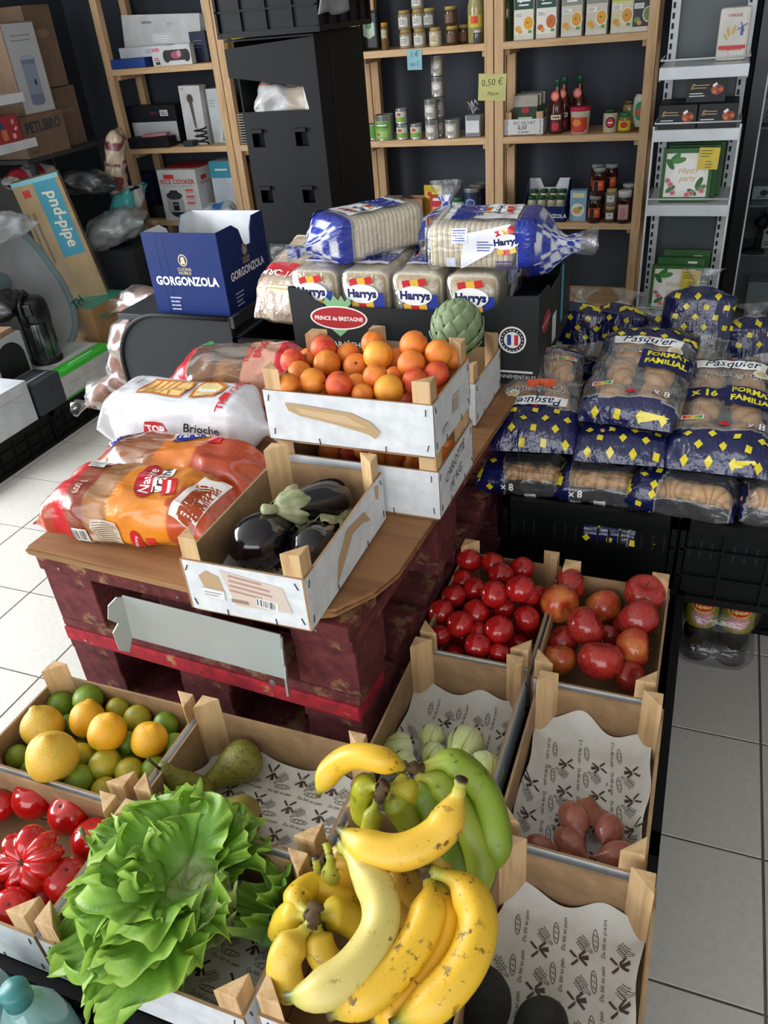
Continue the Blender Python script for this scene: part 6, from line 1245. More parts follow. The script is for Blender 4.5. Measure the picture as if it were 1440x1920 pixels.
# ------------------------------------------------------------------ black display stand
o = thing('display_stand', 'black display stand with square cut-outs, stuffed with a plastic bag', 'display stand', (-1.513, 2.88, 0)); m = mat('stand_black', '#191b1d', .6, '#161819', 6, spec=.2)
def hz(b, x0, x1, z0, z1, y=0, t_=.006): b.box(x0, y, z0, x1, y+t_, z1)
b = MB(); xs = (-.162, -.135, -.085, .045, .095, .162); zs = (0, 1.005, 1.055, 1.205, 1.255, 1.325)
for i in range(5):
    for j in range(5):
        if i in (1, 3) and j in (1, 3): continue
        hz(b, xs[i], xs[i+1], zs[j], zs[j+1])
b.obj('front_panel', m, o, weld=.0001)
for x in (-.11, .07):
    for z in (1.055, 1.255): MB().box(x-.025, -.014, z, x+.025, .0, z+.012).obj('fold_tab', m, o); MB().box(x-.025, .05, z-.055, x+.025, .054, z+.005).obj('hole_back', MATS['black_matte'], o)
MB().prism([(-.195, 1.44), (.10, 1.40), (.115, 1.325), (.162, 1.325), (.162, 1.55), (-.195, 1.53)], 0, .006, M=Mx(0)).obj('visor', m, o)
for x, nm in ((-.162, 'left_panel'), (.156, 'right_panel')): MB().box(x, .006, 0, x+.006, .44, 1.55).obj(nm, m, o)
MB().box(-.156, .434, 0, .156, .44, 1.55).obj('back_panel', m, o); MB().box(-.19, .0, 1.551, .162, .44, 1.557).obj('top_panel', m, o); MB().box(.1625, .12, 1.0, .164, .126, 1.5).obj('side_fold', MATS['black_matte'], o)
MB().box(-.156, .008, 1.275, .156, .43, 1.281).obj('inner_shelf', m, o)
pb = thing('packing_bag', 'clear bag of wrapped goods with red ties inside the display stand', 'bag', (-1.535, 3.0, 1.282), 0, None, (0, .05, .35)); Bag(.25, .20, .13, 2.4, ('flat', 'flat'), .012, 16, 61, .25).obj(pb, lambda x, y, z, a: op('#c9bba8', .8) if x > 0 else op('#dcdad8', .6), 'film_soft', 44, 40)
for k in range(4): MB().box(-.02, -.006, 0, .02, .006, .008).obj('red_tie', mat('tie_red', '#b3202a', .4), pb, loc=(-.08+k*.06, -.05+.03*(k % 2), .118), rot=(0, 0, k))
boxy('label_roll_box', 'stack of white label sheets in the display stand', 'paper', -1.395, 2.945, 1.282, .055, .10, .14, '#dcdcd6', 0, {'front': lambda P: [P.rect(-.026+k*.007, 0, .0015, .13, '#a8a8a2', lay=1) for k in range(8)]})
bin_('black perforated plastic crate on top of the display stand', -1.71, 2.85, 1.562, -1.31, 3.33, 1.80, 'crate on the stand', cell=.09)
t = NT('cloth'); v = t.coord((1, 1, 1)); t.base(t.ramp(t.noise(v, 30), [(.3, '#8f9092'), (.7, '#a2a3a5')])); t.bsdf.inputs['Roughness'].default_value = .6; t.bump(t.noise(v, 60), .3); MATS['cloth'] = t.m
cl_ = MB().grid(lambda u, v_: Vector((-.02+.012*math.sin(8*u+5*v_)+.02*v_, -.08+u*.24, -.05+v_*.22+.006*math.sin(7*u))), 20, 16).obj('grey_film', MATS['cloth'], None, True, (-1.275, 2.90, 1.66)); sd = cl_.modifiers.new('t', 'SOLIDIFY'); sd.thickness = .003; tag(cl_, 'sheet of grey plastic hanging from the crate on the display stand', 'plastic sheet')
# ------------------------------------------------------------------ dark counter with rounded end, blue gorgonzola box
o = thing('counter', 'dark grey counter with a rounded end panel', 'counter', (-1.34, 2.0, 0)); gm = mat('counter_grey', '#2a2d2f', .5, '#272a2c', 4, spec=.3)
pr = [(-.42, 0), (.02, 0), (.02, .864), (-.24, .864)]+[(-.24-.18*math.sin(a), .684+.18*math.cos(a)) for a in [k*PI/2/12 for k in range(1, 13)]]
MB().prism(pr, 0, .018, M=Mx(0)).obj('end_panel', gm, o, bevel=.004)
rim = [( -.24-.18*math.sin(k*PI/2/14), -.001, .684+.18*math.cos(k*PI/2/14)) for k in range(15)]; MB().tube([(.01, -.001, .862)]+rim+[(-.42, -.001, .1)], .008, 8).obj('edge_trim', MATS['black_matte'], o, True)
MB().box(-.41, .019, .835, .02, .9, .855).obj('counter_top', MATS['dark_grey'], o, bevel=.003); MB().box(.005, .019, 0, .018, .9, .834).obj('side_panel', MATS['black_matte'], o); MB().box(.021, .0, .832, .034, .9, .868).obj('rail', MATS['dark_grey'], o, bevel=.002)
MB().box(-.60, .03, .50, .0, .27, .515).obj('lower_shelf', MATS['black_matte'], o); MB().box(.019, .06, .78, .021, .85, .83).obj('slot_strip', MATS['black_matte'], o)
GW, GD, GH = .262, .285, .25
o, m, wi = tray('large open blue gorgonzola box with white inside, on the counter', -1.463, 2.172, .857, GW, GD, GH, GH, 'gorgonzola_box')
def wal(poly, M_, nm, flip=False):
    b = MB().prism(poly, 0, .004, M=M_); n_ = len(poly); b.m = ([0, 1] if flip else [1, 0])+[0]*n_; b.obj(nm, [m, wi], o)
wal([(-GW/2, 0), (GW/2, 0), (GW/2, GH), (-GW/2, GH)], Mx(-GD/2), 'front_panel', True)
wal([(-GW/2, 0), (GW/2, 0), (GW/2, GH), (-GW/2, GH)], Mx(GD/2-.004), 'back_panel')
cut = [(-GD/2+.004, 0), (GD/2-.004, 0), (GD/2-.004, GH), (.075, GH), (.055, GH-.03), (.045, GH-.075), (.005, GH-.075), (-.015, GH-.02), (-.05, GH), (-GD/2+.004, GH)]
wal(cut, Ms(GW/2-.004), 'right_panel'); wal(cut, Ms(-GW/2), 'left_panel', True)
def gor(P, s=1):
    P.oval(0, .045*s, .016*s, .018*s, '#c9b88a', 24); P.oval(0, .045*s, .013*s, .015*s, '#182b64', 20); P.poly([(-.008*s, .034*s), (.008*s, .034*s), (.005*s, .055*s), (-.005*s, .055*s)], '#c9b88a'); P.text('CUCINA', 0, .014*s, .013*s, '#c9b88a', 0, 0, .01); P.text('NOBILE', 0, .003*s, .013*s, '#c9b88a', 0, 0, .01); P.text('GORGONZOLA', .0, -.030*s, .036*s, '#f2f4f6', 0, 0, .035, .86)
def gf(P): gor(P); P.lines(-.05, -.07, .045, 4, .012, .0045, '#a8b0c8'); P.rect(-.06, .0, .0012, .24, '#16275a'); P.rect(-.085, .0, .0012, .24, '#16275a')
P = Print(); gf(P); P.obj('printed_front', face('front', GW, GD, GH), o); P = Print(); gor(P, .95); P.lines(-.07, -.07, .05, 4, .012, .0045, '#a8b0c8'); P.obj('printed_side', face('right', GW, GD, GH), o)
# bread in clear bags beside the counter
bp = thing('bread_shelf_bag', 'brown loaf in a crumpled clear bag behind the blue box', 'bread bag', (-1.80, 2.30, .66), 0, 'brown loaves beside the counter', (0, -.15, -.2)); BB = Bag(.30, .13, .10, 2.3, ('gather', 'flat'), .008, 20, 71, .22)
for nm, lab, lc, rt, sd in (('bread_bag', 'brown loaf in a crumpled clear bag behind the blue box', (-1.94, 2.40, .705), (0, -.1, -.15), 71), ('bread_bag', 'brown loaf in a clear bag hanging beside the rounded counter end', (-1.90, 2.08, .50), (0, -.35, .35), 72), ('bread_bag', 'pale brown loaf in a clear bag against the rounded counter end', (-1.80, 2.13, .64), (0, -1.2, .2), 73)):
    q = thing(nm, lab, 'bread bag', lc, 0, 'brown loaves beside the counter', rt); BB = Bag(.32, .13, .105, 2.3, ('gather', 'flat'), .009, 20, sd, .22); BB.obj(q, lambda x, y, z, a: (.45, .33, .28, .06), 'film_dull', 50, 44)
    Lf = Bag(.24, .115, .09, 2.6, ('flat', 'flat'), .006, 22, sd, .3).obj(q, lambda *k: (1, 1, 1, 1), name='loaf', nu=30, nv=30); Lf.data.materials.clear(); Lf.data.materials.append(mat('rye', '#8a5f4c' if sd != 73 else '#8a5f4c', .6, '#6f4a3c', 20, .3, 90)); Lf.location = (.035, 0, .006)
for ch_ in list(bp.children): bpy.data.objects.remove(ch_)
bpy.data.objects.remove(bp)
bin_('black bin behind the counter carrying a loaf', -1.97, 2.29, 0, -1.77, 2.60, .70, 'bin behind the counter', cell=.1)
# ------------------------------------------------------------------ white metal display shelf at the right
o = thing('metal_display', 'white metal display rack with clear price rails', 'display rack', (-.105, 4.1, 0))
gm = mat('rack_back', '#5b6165', .4, '#525a5e', 4); MB().box(-.165, .125, 0, .165, .135, 1.75).obj('back_panel', gm, o)
for sx_ in (-1, 1):
    u_ = MB(); u_.box(sx_*.150-.018, .09, 0, sx_*.150+.018, .125, 1.75); u_.obj('upright', MATS['white_metal'], o)
    sl_ = MB()
    for k in range(44): sl_.box(sx_*.150-.012, .0885, .1+k*.038, sx_*.150-.002, .0905, .1+k*.038+.022)
    tag(sl_.obj('slots', MATS['black_matte'], o), kind='stuff')
    MB().tube([(sx_*.168, -.275, .0), (sx_*.168, -.275, 1.10)], .005, 8).obj('edge_rod', MATS['white_metal'], o, True)
mat('clear_rail', '#c8d0d4', .12, coat=.4)
for z in (1.315, 1.085, .785, .30):
    MB().box(-.165, -.27, z-.012, .165, .10, z).obj('shelf', MATS['white_metal'], o); MB().box(-.168, -.282, z-.045, .168, -.272, z+.0).obj('price_rail', MATS['white_metal'], o, bevel=.003)
    for sx_ in (-1, 1): MB().prism([(-.27, z-.05), (.09, z-.07), (.09, z), (-.27, z)], 0, .003, M=Ms(sx_*.1655-.0015)).obj('bracket', MATS['white_metal'], o)
    MB().tube([(-.166, -.05, z+.025), (-.166, -.278, z+.025), (.166, -.278, z+.025), (.166, -.05, z+.025)], .0035, 7).obj('guard_wire', MATS['white_metal'], o, True)
fl = boxy('flour_bag', 'white paper bag of flour with wheat ears', 'flour', 0.0023-.015, 3.99, 1.316, .115, .075, .185, '#d9d5cb', 0, {'front': lambda P: (P.rect(0, -.045, .10, .014, '#c23a38'), P.text('Francine', 0, -.056, .022, '#c23a38', 0, .1, .02), P.oval(-.02, .01, .005, .018, '#c9a24a', 8, .3), P.oval(.0, .015, .005, .018, '#c9a24a', 8, -.2), P.oval(-.028, -.008, .004, .014, '#c9a24a', 8, .6), P.rect(.03, .01, .010, .03, '#4a5f92'), P.rect(.03, .025, .04, .004, '#4a5f92', .5), P.rect(.03, .025, .004, .035, '#4a5f92', .4), P.text('FARINE', 0, .06, .016, '#b04a48'))}, bevel=.012)
def gour(P): P.text('g', -.055, .01, .030, '#b9a26a', 0, .2); P.lines(-.02, .018, .06, 2, .01, .003, '#b9a26a'); P.lines(-.035, -.012, .06, 2, .009, .0035, '#d8d8d4'); P.oval(.04, .0, .024, .018, '#a5492c'); [P.oval(.04+.014*math.cos(a), .0+.011*math.sin(a), .009, .007, c_) for a, c_ in ((0, '#c06a3c'), (1.3, '#8a3420'), (2.6, '#b8583a'), (4, '#c87a50'), (5.2, '#8e3a24'))]; P.rect(.03, .018, .018, .010, '#eeeeea', .6)
for x, z, y, lab in ((-.185, 1.086, 3.88, 'black box of chocolate almonds at the lower left of the rack'), (-.03, 1.086, 3.88, 'black box of chocolate almonds at the lower right of the rack'), (-.085, 1.178, 3.92, 'black box of chocolate almonds stacked on top, turned round'), (-.185, 1.086, 4.0, 'black box of chocolate almonds behind the left one'), (-.03, 1.086, 4.0, 'black box of chocolate almonds behind the right one')): boxy('almond_box', lab, 'box', x, y, z, .15, .10, .09, '#1b1c1e', 0, {'front': gour}, 'black almond boxes')
def party(P):
    P.rect(0, 0, .175, .175, '#e6e3da'); P.poly([(-.02, .07), (.05, .06), (.075, .0), (.045, -.06), (-.03, -.065), (-.07, -.01)], '#f0eee8'); P.text('Happy', .005, .01, .032, '#c8a85a', .05, .3); P.text('party', .005, -.022, .032, '#c8a85a', .05, .3)
    for x, y, a, c_, s_ in ((-.055, .065, .8, '#3a7a3a', 1.2), (-.07, .045, 2.2, '#2f6a34', 1), (-.035, .06, .2, '#4a8a3f', 1.1), (.055, -.03, 1.1, '#3a6a34', 1), (.065, -.05, .4, '#5a8a4a', .9), (.03, -.068, 2.6, '#3f7a3a', .9), (-.06, -.055, .6, '#4a7a4a', .9)): P.oval(x, y, .026*s_, .011*s_, c_, 12, a)
    for x, y in ((-.075, -.02), (-.062, -.036), (-.05, -.07), (.01, -.078), (.028, -.072), (.068, -.062)): P.oval(x, y, .012, .011, '#d58a92', 10); P.oval(x, y, .005, .005, '#b8525e', 8)
for z, base in ((.787, 'upper'), (.302, 'lower')):
    for k, y in enumerate((3.895, 3.965, 4.03)): boxy('party_box', ('front', 'second', 'rear')[k]+' green party box on the '+base+' rack shelf', 'box', -.125+.02*k, y, z, .205, .05, .215 if base == 'upper' else .20+.018*k, '#356b34', 0, {'front': party} if k == 0 else {'front': lambda P: P.rect(.05, .09, .04, .01, '#e8e8e4')}, 'green party boxes', rot=(-.08, 0, 0))
    boxy('yellow_note', 'yellow handwritten note stuck to the front party box, '+base+' shelf', 'note', -.045 if base == 'upper' else -.055, 3.862, z+(.135 if base == 'upper' else .105), .082, .001, .085, '#dfc446', 0, {'front': lambda P: (P.lines(-.005, .03, .06, 3, .011, .003, '#5a5228', .5), P.lines(.01, -.012, .04, 3, .011, .003, '#5a5228', .5))}, rot=(-.08, .03, 0), bevel=0)
# ------------------------------------------------------------------ black glass cabinet
o = thing('glass_cabinet', 'black-framed glass display cabinet at the right', 'cabinet', (.435, 4.17, 0)); m = mat('frame_black', '#101214', .3, '#0c0d0e')
for x in (-.345, .305): MB().box(x, 0, .0, x+.055, .05, 2.1).obj('frame_post', m, o)
MB().box(-.345, 0, 0, .36, .36, .07).obj('plinth', m, o); MB().box(-.29, .33, .07, .36, .345, 2.1).obj('back_panel', mat('cab_back', '#6c7174', .5), o); MB().box(-.345, .05, .0, -.335, .345, 2.1).obj('side_panel', m, o); MB().box(.35, .05, .0, .36, .345, 2.1).obj('side_panel', m, o)
gl_ = NT('pane_glass'); tr = gl_.new('ShaderNodeBsdfTransparent'); tr.inputs[0].default_value = (.86, .9, .9, 1); g2 = gl_.new('ShaderNodeBsdfGlossy'); g2.inputs['Roughness'].default_value = .03; fn = gl_.new('ShaderNodeFresnel'); fn.inputs[0].default_value = 1.5; mx = gl_.new('ShaderNodeMixShader'); gl_.link(fn.outputs[0], mx.inputs[0]); gl_.link(tr.outputs[0], mx.inputs[1]); gl_.link(g2.outputs[0], mx.inputs[2]); gl_.link(mx.outputs[0], gl_.out.inputs[0]); MATS['pane_glass'] = gl_.m
MB().box(-.288, .010, .075, .303, .016, 2.1).obj('glass_door', MATS['pane_glass'], o); MB().box(-.291, -.004, .07, -.284, .006, 2.1).obj('door_edge', MATS['white_metal'], o)
for z in (.475, .70, 1.03, 1.36): MB().box(-.285, .03, z-.008, .345, .325, z).obj('cabinet_shelf', mat('cab_shelf', '#7f8588', .3), o)
for x, z, w_, h, c_, lab in ((.20, .071, .09, .04, '#c9ccc9', 'low white box at the bottom of the glass cabinet'), (.27, .071, .11, .24, '#9a9ea1', 'grey box with a round picture in the glass cabinet'), (.41, .071, .14, .12, '#4a4d50', 'dark box at the bottom of the glass cabinet'), (.215, .702, .10, .06, '#b9bcbb', 'low pale box on the middle cabinet shelf'), (.31, .702, .08, .20, '#8a7a64', 'brown box on the middle cabinet shelf'), (.265, .477, .045, .15, '#c5c0b4', 'small beige box behind the desk lamp'), (.20, 1.032, .10, .10, '#7b8083', 'grey box with curly print on the upper cabinet shelf'), (.32, 1.032, .10, .14, '#4c5053', 'dark box on the upper cabinet shelf'), (.25, 1.362, .16, .12, '#4f8d94', 'teal box on the top cabinet shelf')):
    boxy('cabinet_box', lab, 'box', x, 4.37, z, w_, .12, h, c_, 0, {'front': lambda P: (P.oval(0, 0, min(w_, h)*.3, min(w_, h)*.22, '#2e3133'), P.lines(0, -h*.3, w_*.6, 2, .012, .004, '#2a2c2e'))}, 'boxes in the glass cabinet')
dl = thing('desk_lamp', 'small black desk lamp inside the glass cabinet', 'lamp', (.205, 4.24, .476)); MB().lathe([(.05, 0), (.052, .006), (.046, .014), (.012, .02), (0, .02)], 24).obj('base', MATS['black_matte'], dl, True); MB().tube([(0, 0, .015), (.01, 0, .08), (.03, 0, .15)], .006, 8).obj('arm', MATS['black_matte'], dl, True); MB().lathe([(.012, .0), (.026, -.03), (.034, -.05), (.030, -.05), (.0, -.02)], 20).obj('shade', MATS['black_matte'], dl, True, loc=(.035, 0, .17), rot=(.3, .4, 0))
# ------------------------------------------------------------------ tea bottles under the bin
pk = thing('tea_pack', 'shrink-wrapped pack of iced tea bottles on the floor under the bin', 'bottles', (.16, 1.90, 0)); mat('tea_dark', '#20140c', .08, coat=.5)
for i in range(2):
    for j in range(2):
        bt = MB().lathe([(.034, 0), (.042, .008), (.042, .10), (.038, .14), (.042, .18), (.040, .23), (.016, .29), (.014, .31), (0, .31)], 20).obj('bottle', MATS['tea_dark'], pk, True, loc=(-.045+i*.09, -.045+j*.09, .001)); MB().lathe([(.0165, .30), (.0165, .32), (0, .322)], 14).obj('cap', MATS['black_matte'], bt, True)
        P = Print(); P.rect(0, .175, .16, .095, '#8f8a22'); P.oval(.0, .165, .03, .028, '#c98a8a'); P.oval(.0, .20, .032, .020, '#e3c22a'); P.oval(0, .20, .028, .015, '#c8362c'); P.text('Lipton', 0, .196, .016, '#f4e27a', 0, .1, .03); P.obj('paper_label', cylmap(.0422, 0), bt, .012)
MB().grid(lambda u, v_: Vector(((.094+.012*(math.sin(3*PI*v_)))*sgnp(math.cos(2*PI*u), .45), (.094+.01*math.sin(4*PI*v_))*sgnp(math.sin(2*PI*u), .45), .001+v_*.22+.006*math.sin(10*PI*u)*v_)), 60, 12, wrapu=True, cfn=lambda u, v_: (.8, .85, .85, .0)).obj('shrink_film', MATS['film'], pk, True, col=True)
sc_ = jar('small yellow-capped can standing beside the tea pack', .055, 1.93, 0, .025, .26, '#8a8a4a', '#c8b83a', lb('#d8d8d0', .05, .03, .10), 'bottle', cat='can')
# ------------------------------------------------------------------ water bottles at the lower left corner
mat('water_teal', '#7fa8a6', .08, '#739c9a', 3, coat=.5); mat('cap_teal', '#3f7f7c', .35)
wc = (-0.6471, 0.2901, 0.7)
bin_('black bin carrying the water bottles in front of the crates', -.93, .10, 0, -.55, .315, .365, 'bin of water bottles', cell=.1)
wp = thing('water_pack', 'shrink-wrapped pack of water bottles with teal caps at the bottom left', 'bottles', (wc[0], min(wc[1], .27), .37))
for i in range(3):
    bt = MB().lathe([(.038, 0), (.043, .008), (.043, .19), (.042, .225), (.036, .262), (.021, .296), (.015, .303), (.015, .315), (0, .315)], 26).obj('bottle', MATS['water_teal'], wp, True, loc=(-.09+(i % 2)*.09, .0 if i < 2 else -.085, .001)); MB().lathe([(.0165, .298), (.0172, .324), (.015, .329), (0, .33)], 18).obj('cap', MATS['cap_teal'], bt, True)
MB().grid(lambda u, v_: Vector((-.045+(.092*(1-.62*v_**4)+.003*math.sin(14*PI*u))*sgnp(math.cos(2*PI*u), .6), -.04+(.088*(1-.5*v_**4)+.003*math.sin(10*PI*u+3))*sgnp(math.sin(2*PI*u), .6), .002+v_*.312)), 60, 18, wrapu=True, cfn=lambda u, v_: (.75, .88, .87, .10)).obj('shrink_film', MATS['film_soft'], wp, True, col=True)

# ------------------------------------------------------------------ goods along the left wall
for k, (y0, y1) in enumerate(((1.95, 2.55), (2.553, 3.153))): bin_(('low black bin under the white and dark boxes', 'low black bin under the green-striped box')[k], -3.15, y0, 0, -2.74, y1, .158, 'low black bins along the wall')
bin_('low black bin in the corner under the kraft box', -3.15, 3.156, 0, -2.80, 3.60, .158, 'low black bins along the wall')
boxy('white_box', 'plain white box at the left picture edge, on the low black bin', 'box', -2.885, 2.335, .159, .29, .265, .19, '#cdd0d2', 0, {'top': lambda P: (P.oval(-.02, .02, .06, .05, '#aab8c8'), P.oval(-.02, .01, .05, .04, '#cdd6de')), 'right': lambda P: (P.rect(0, .045, .22, .002, '#aaaeb2'), P.rect(.06, .02, .12, .0015, '#b4b8bb', -.5), P.rect(-.06, .02, .12, .0015, '#b4b8bb', .5))})
boxy('dark_grey_box', 'dark grey box with a blue top print, between the white boxes', 'box', -2.885, 2.578, .159, .29, .178, .15, '#3a3e43', 0, {'top': lambda P: (P.rect(.02, .0, .14, .11, '#4a5158'), P.rect(-.03, .0, .07, .05, '#5f8fc4'), P.rect(.09, .0, .012, .15, '#9aa4aa')), 'right': lambda P: P.rect(.02, 0, .002, .12, '#2c3034', -.4)})
boxy('green_stripe_box', 'white box with bright green stripe and lettering', 'box', -2.90, 2.862, .159, .32, .385, .135, '#cfcdc9', 0, {'top': lambda P: (P.rect(.125, .0, .07, .385, '#3fc43a'), P.rect(-.02, .03, .20, .28, '#d8d8d6'), P.rect(.035, .03, .006, .24, '#58a84c'), P.rect(.01, .03, .006, .24, '#58a84c'), P.rect(-.06, .03, .006, .2, '#b0b0ac'), P.rect(.125, .0, .010, .18, '#d8f4d0')), 'right': lambda P: (P.rect(0, .056, .385, .022, '#3fc43a'), P.rect(0, .0, .30, .002, '#a8a8a4'), P.rect(-.12, -.02, .09, .002, '#a8a8a4', .5), P.rect(0, -.062, .385, .010, '#3fa43a'))})
boxy('price_label', 'small white paper label hanging under the green-striped box', 'label', -2.7365, 2.85, .125, .0012, .11, .03, '#cfd2c8', 0, {'right': lambda P: P.text('ECOM 5.0', 0, -.006, .018, '#4a5a48')}, bevel=0)
# airpot
ap = thing('airpot', 'black and steel airpot flask with carrying handle', 'flask', (-2.915, 2.80, .2945)); ap.rotation_euler = (0, 0, .5)
t = NT('ribbed_steel'); v = t.coord((1, 1, 1)); wv = t.new('ShaderNodeTexNoise'); mp = t.new('ShaderNodeMapping'); mp.inputs['Scale'].default_value = (60, 60, .5); t.link(v, mp.inputs[0]); t.link(mp.outputs[0], wv.inputs[0]); wv.inputs['Scale'].default_value = 1.5
t.base(t.ramp(wv.outputs[0], [(.35, '#2c3030'), (.55, '#5f6764'), (.7, '#8a928e')])); t.bsdf.inputs['Metallic'].default_value = .8; t.bsdf.inputs['Roughness'].default_value = .25; MATS['ribbed_steel'] = t.m
MB().lathe([(.066, 0), (.070, .004), (.070, .20), (.068, .205), (0, .205)], 30).obj('body', MATS['ribbed_steel'], ap, True); MB().lathe([(.071, 0), (.073, .004), (.073, .022), (.071, .026), (0, .026)], 30).obj('base_ring', MATS['black_matte'], ap, True)
MB().lathe([(.071, .20), (.074, .21), (.073, .275), (.066, .30), (.05, .312), (0, .314)], 30).obj('head', mat('airpot_black', '#1b1d1f', .28), ap, True)
MB().tube([(-.02, -.076, .20), (-.02, -.10, .24), (-.02, -.105, .29), (-.02, -.06, .325), (-.02, .02, .335), (-.02, .075, .30)], .010, 8).obj('handle', MATS['airpot_black'], ap, True); MB().box(-.022, -.09, .245, .022, -.07, .30).obj('spout', MATS['airpot_black'], ap, bevel=.005); MB().lathe([(.007, 0), (.007, .004), (0, .005)], 12).obj('red_button', mat('btn_red', '#c8303a', .4), ap, loc=(-.035, -.066, .27), rot=(PI/2, 0, -.4))
# items behind it
boxy('coffee_machine_box', 'dark box with rounded white frame beside the airpot', 'box', -2.99, 2.56, .3105, .22, .20, .19, '#b9bcbe', 0, {'right': lambda P: (P.poly(ellipse(0, -.01, .085, .08, 24), '#15181c'), P.rect(0, -.05, .17, .08, '#15181c')), 'top': lambda P: P.rect(0, 0, .2, .16, '#c4bcb0')})
boxy('wooden_board', 'thin wooden board lying on the rounded dark box', 'board', -2.99, 2.54, .5025, .20, .18, .022, '#a98a68', .1)
bk = thing('toy_pack', 'black plastic-wrapped pack with a pink round label', 'pack', (-3.02, 2.70, .53), 0, None, (.1, -.2, .3)); Bag(.26, .20, .12, 2.3, ('flat', 'flat'), .010, 18, 81, .25).obj(bk, lambda x, y, z, a: op('#17181a'), 'film_soft', 44, 40); P = Print(); P.oval(0, 0, .07, .055, '#d8a8b8', 24); P.oval(0, 0, .055, .04, '#e0c4cc', 24); P.lines(0, .012, .06, 3, .012, .005, '#b86a8a'); P.obj('round_label', Bag(.26, .20, .12, 2.3, ('flat', 'flat'), .010, 18, 81, .25).top, bk, .01, .0004, MATS['print_gloss'])
def kr(P): P.rect(-.07, .07, .07, .018, '#4f8a70'); P.rect(-.02, .05, .11, .012, '#8a6a48'); P.rect(.06, -.0, .09, .025, '#4f8a70'); P.rect(.06, -.02, .08, .006, '#8a6a48'); P.rect(.05, -.06, .10, .05, '#ab845a')
kb = boxy('kraft_box', 'kraft box with a green taped top, in front of the leaning carton', 'box', -3.03, 3.325, .159, .25, .31, .265, '#b08a5e', 0, {'right': kr, 'top': lambda P: (P.rect(.0, 0, .245, .305, '#43a38c'), P.rect(-.085, -.11, .06, .07, '#d0d6d4'), P.rect(.02, .0, .012, .11, '#7fc4b0')), 'front': lambda P: P.text('OTYAE', 0, -.04, .035, '#8a6a46', 0, 0, .01, .9)}, c2='#a27e55')
# leaning flat carton with teal label
def lean_box(name, label, cat, p_tl, p_tr, p_br, th, c, fn):
    A, B_, D = Vector(p_tl), Vector(p_tr), Vector(p_br); ex = (B_-A); W_ = ex.length; ez = (B_-D); H_ = ez.length; ez.normalize(); ex = (ex-ez*ex.dot(ez)).normalized(); ey = ez.cross(ex)
    org = B_-ex*(W_/2)-ez*H_; M_ = Matrix(((ex.x, ey.x, ez.x, org.x), (ex.y, ey.y, ez.y, org.y), (ex.z, ey.z, ez.z, org.z), (0, 0, 0, 1)))
    o = MB().box(-W_/2, 0, 0, W_/2, th, H_).obj(name, mat('lean_'+c.strip('#'), c, .6, None, 8, .08, 90), None, bevel=.002); o.matrix_world = M_; tag(o, label, cat)
    P = Print(); fn(P, W_, H_); P.obj('printed_face', lambda x, y, h: Vector((x, -h, y)), o); return o
def pnd(P, W_, H_):
    P.rect(W_*.17, H_*.72, W_*.48, H_*.56, '#3f93ab'); P.text('pnd-pipe', W_*.12, H_*.70, W_*.34, '#e3dcc0', -PI/2, .1, .02); P.rect(-W_*.26, H_*.91, W_*.15, W_*.15, '#c8343c'); P.lines(-W_*.30, H_*.60, H_*.36, 2, .03, .010, '#7f6a4c', .2, -PI/2)
    P.rect(0, H_*.985, W_, H_*.03, '#7fc0cc')
lb_ = lean_box('flat_carton', 'tall kraft carton with a teal label leaning against the wall goods', 'carton', *((-3.24, 3.2347, 1.107), (-3.05, 3.3593, 1.0494), (-2.97, 3.41, 0.3532)), .075, '#b59a72', pnd)
P = Print()
for y, l in ((.78, .12), (.55, .10), (.38, .14), (.25, .12)): P.rect(.038, y, .02, l, '#7a5f40'); P.oval(.038, y-.09, .012, .012, '#5a4630', 10)
wv_ = max(v_.co.x for v_ in lb_.data.vertices); P.obj('printed_edge', lambda x, y, h: Vector((wv_+h, x, y)), lb_)
# baby bath in clear plastic
bt = thing('baby_bath', 'grey baby bath with teal rim wrapped in clear plastic', 'baby bath', (-2.99, 2.97, .26)); mat('bath_grey', '#c2c6c5', .35, '#b5baba', 4); mat('bath_teal', '#8fb0b4', .3, '#82a4a8', 4)
def bath(u, v_):
    a = 2*PI*u; r_ = v_; ex = .27*sgnp(math.cos(a), .8); ez = .34*sgnp(math.sin(a), .8); d = .10*(1-min(1, r_*1.0)**4); k = r_**.8
    return Vector((-d, ex*k, .34+ez*k))
M_ = Matrix.Rotation(.22, 4, 'X') @ Matrix.Rotation(-.25, 4, 'Y')
for nm, f, m_, kw in (('basin', bath, 'bath_grey', {}),):
    g = MB().grid(f, 60, 16, wrapu=True); g.v = [tuple(M_ @ Vector(q)) for q in g.v]; ob = g.obj(nm, MATS[m_], bt, True); sd = ob.modifiers.new('t', 'SOLIDIFY'); sd.thickness = .006
ring = [M_ @ Vector((.004, .27*sgnp(math.cos(k*2*PI/60), .8), .34+.34*sgnp(math.sin(k*2*PI/60), .8))) for k in range(61)]; MB().tube(ring, .016, 8, cap=False).obj('rim', MATS['bath_teal'], bt, True)
g = MB().lathe([(.09, 0), (.085, .008), (.06, .014), (0, .016)], 24); g.v = [tuple(M_ @ (Vector((q[2]-.085, q[0]*1.2-.02, q[1]*.75+.40)))) for q in g.v]; g.obj('seat_pad', mat('pad_teal', '#6f9298', .4), bt, True)
g = MB().grid(lambda u, v_: Vector((.03+.012*noise.noise(Vector((u*9, v_*9, 1))), (u-.5)*.68*(1-.25*max(0, v_-.6)), -.02+v_*.80)), 40, 40, cfn=lambda u, v_: (.8, .85, .88, .08)); g.v = [tuple(M_ @ Vector(q)) for q in g.v]; g.obj('plastic_wrap', MATS['film_soft'], bt, True, col=True)
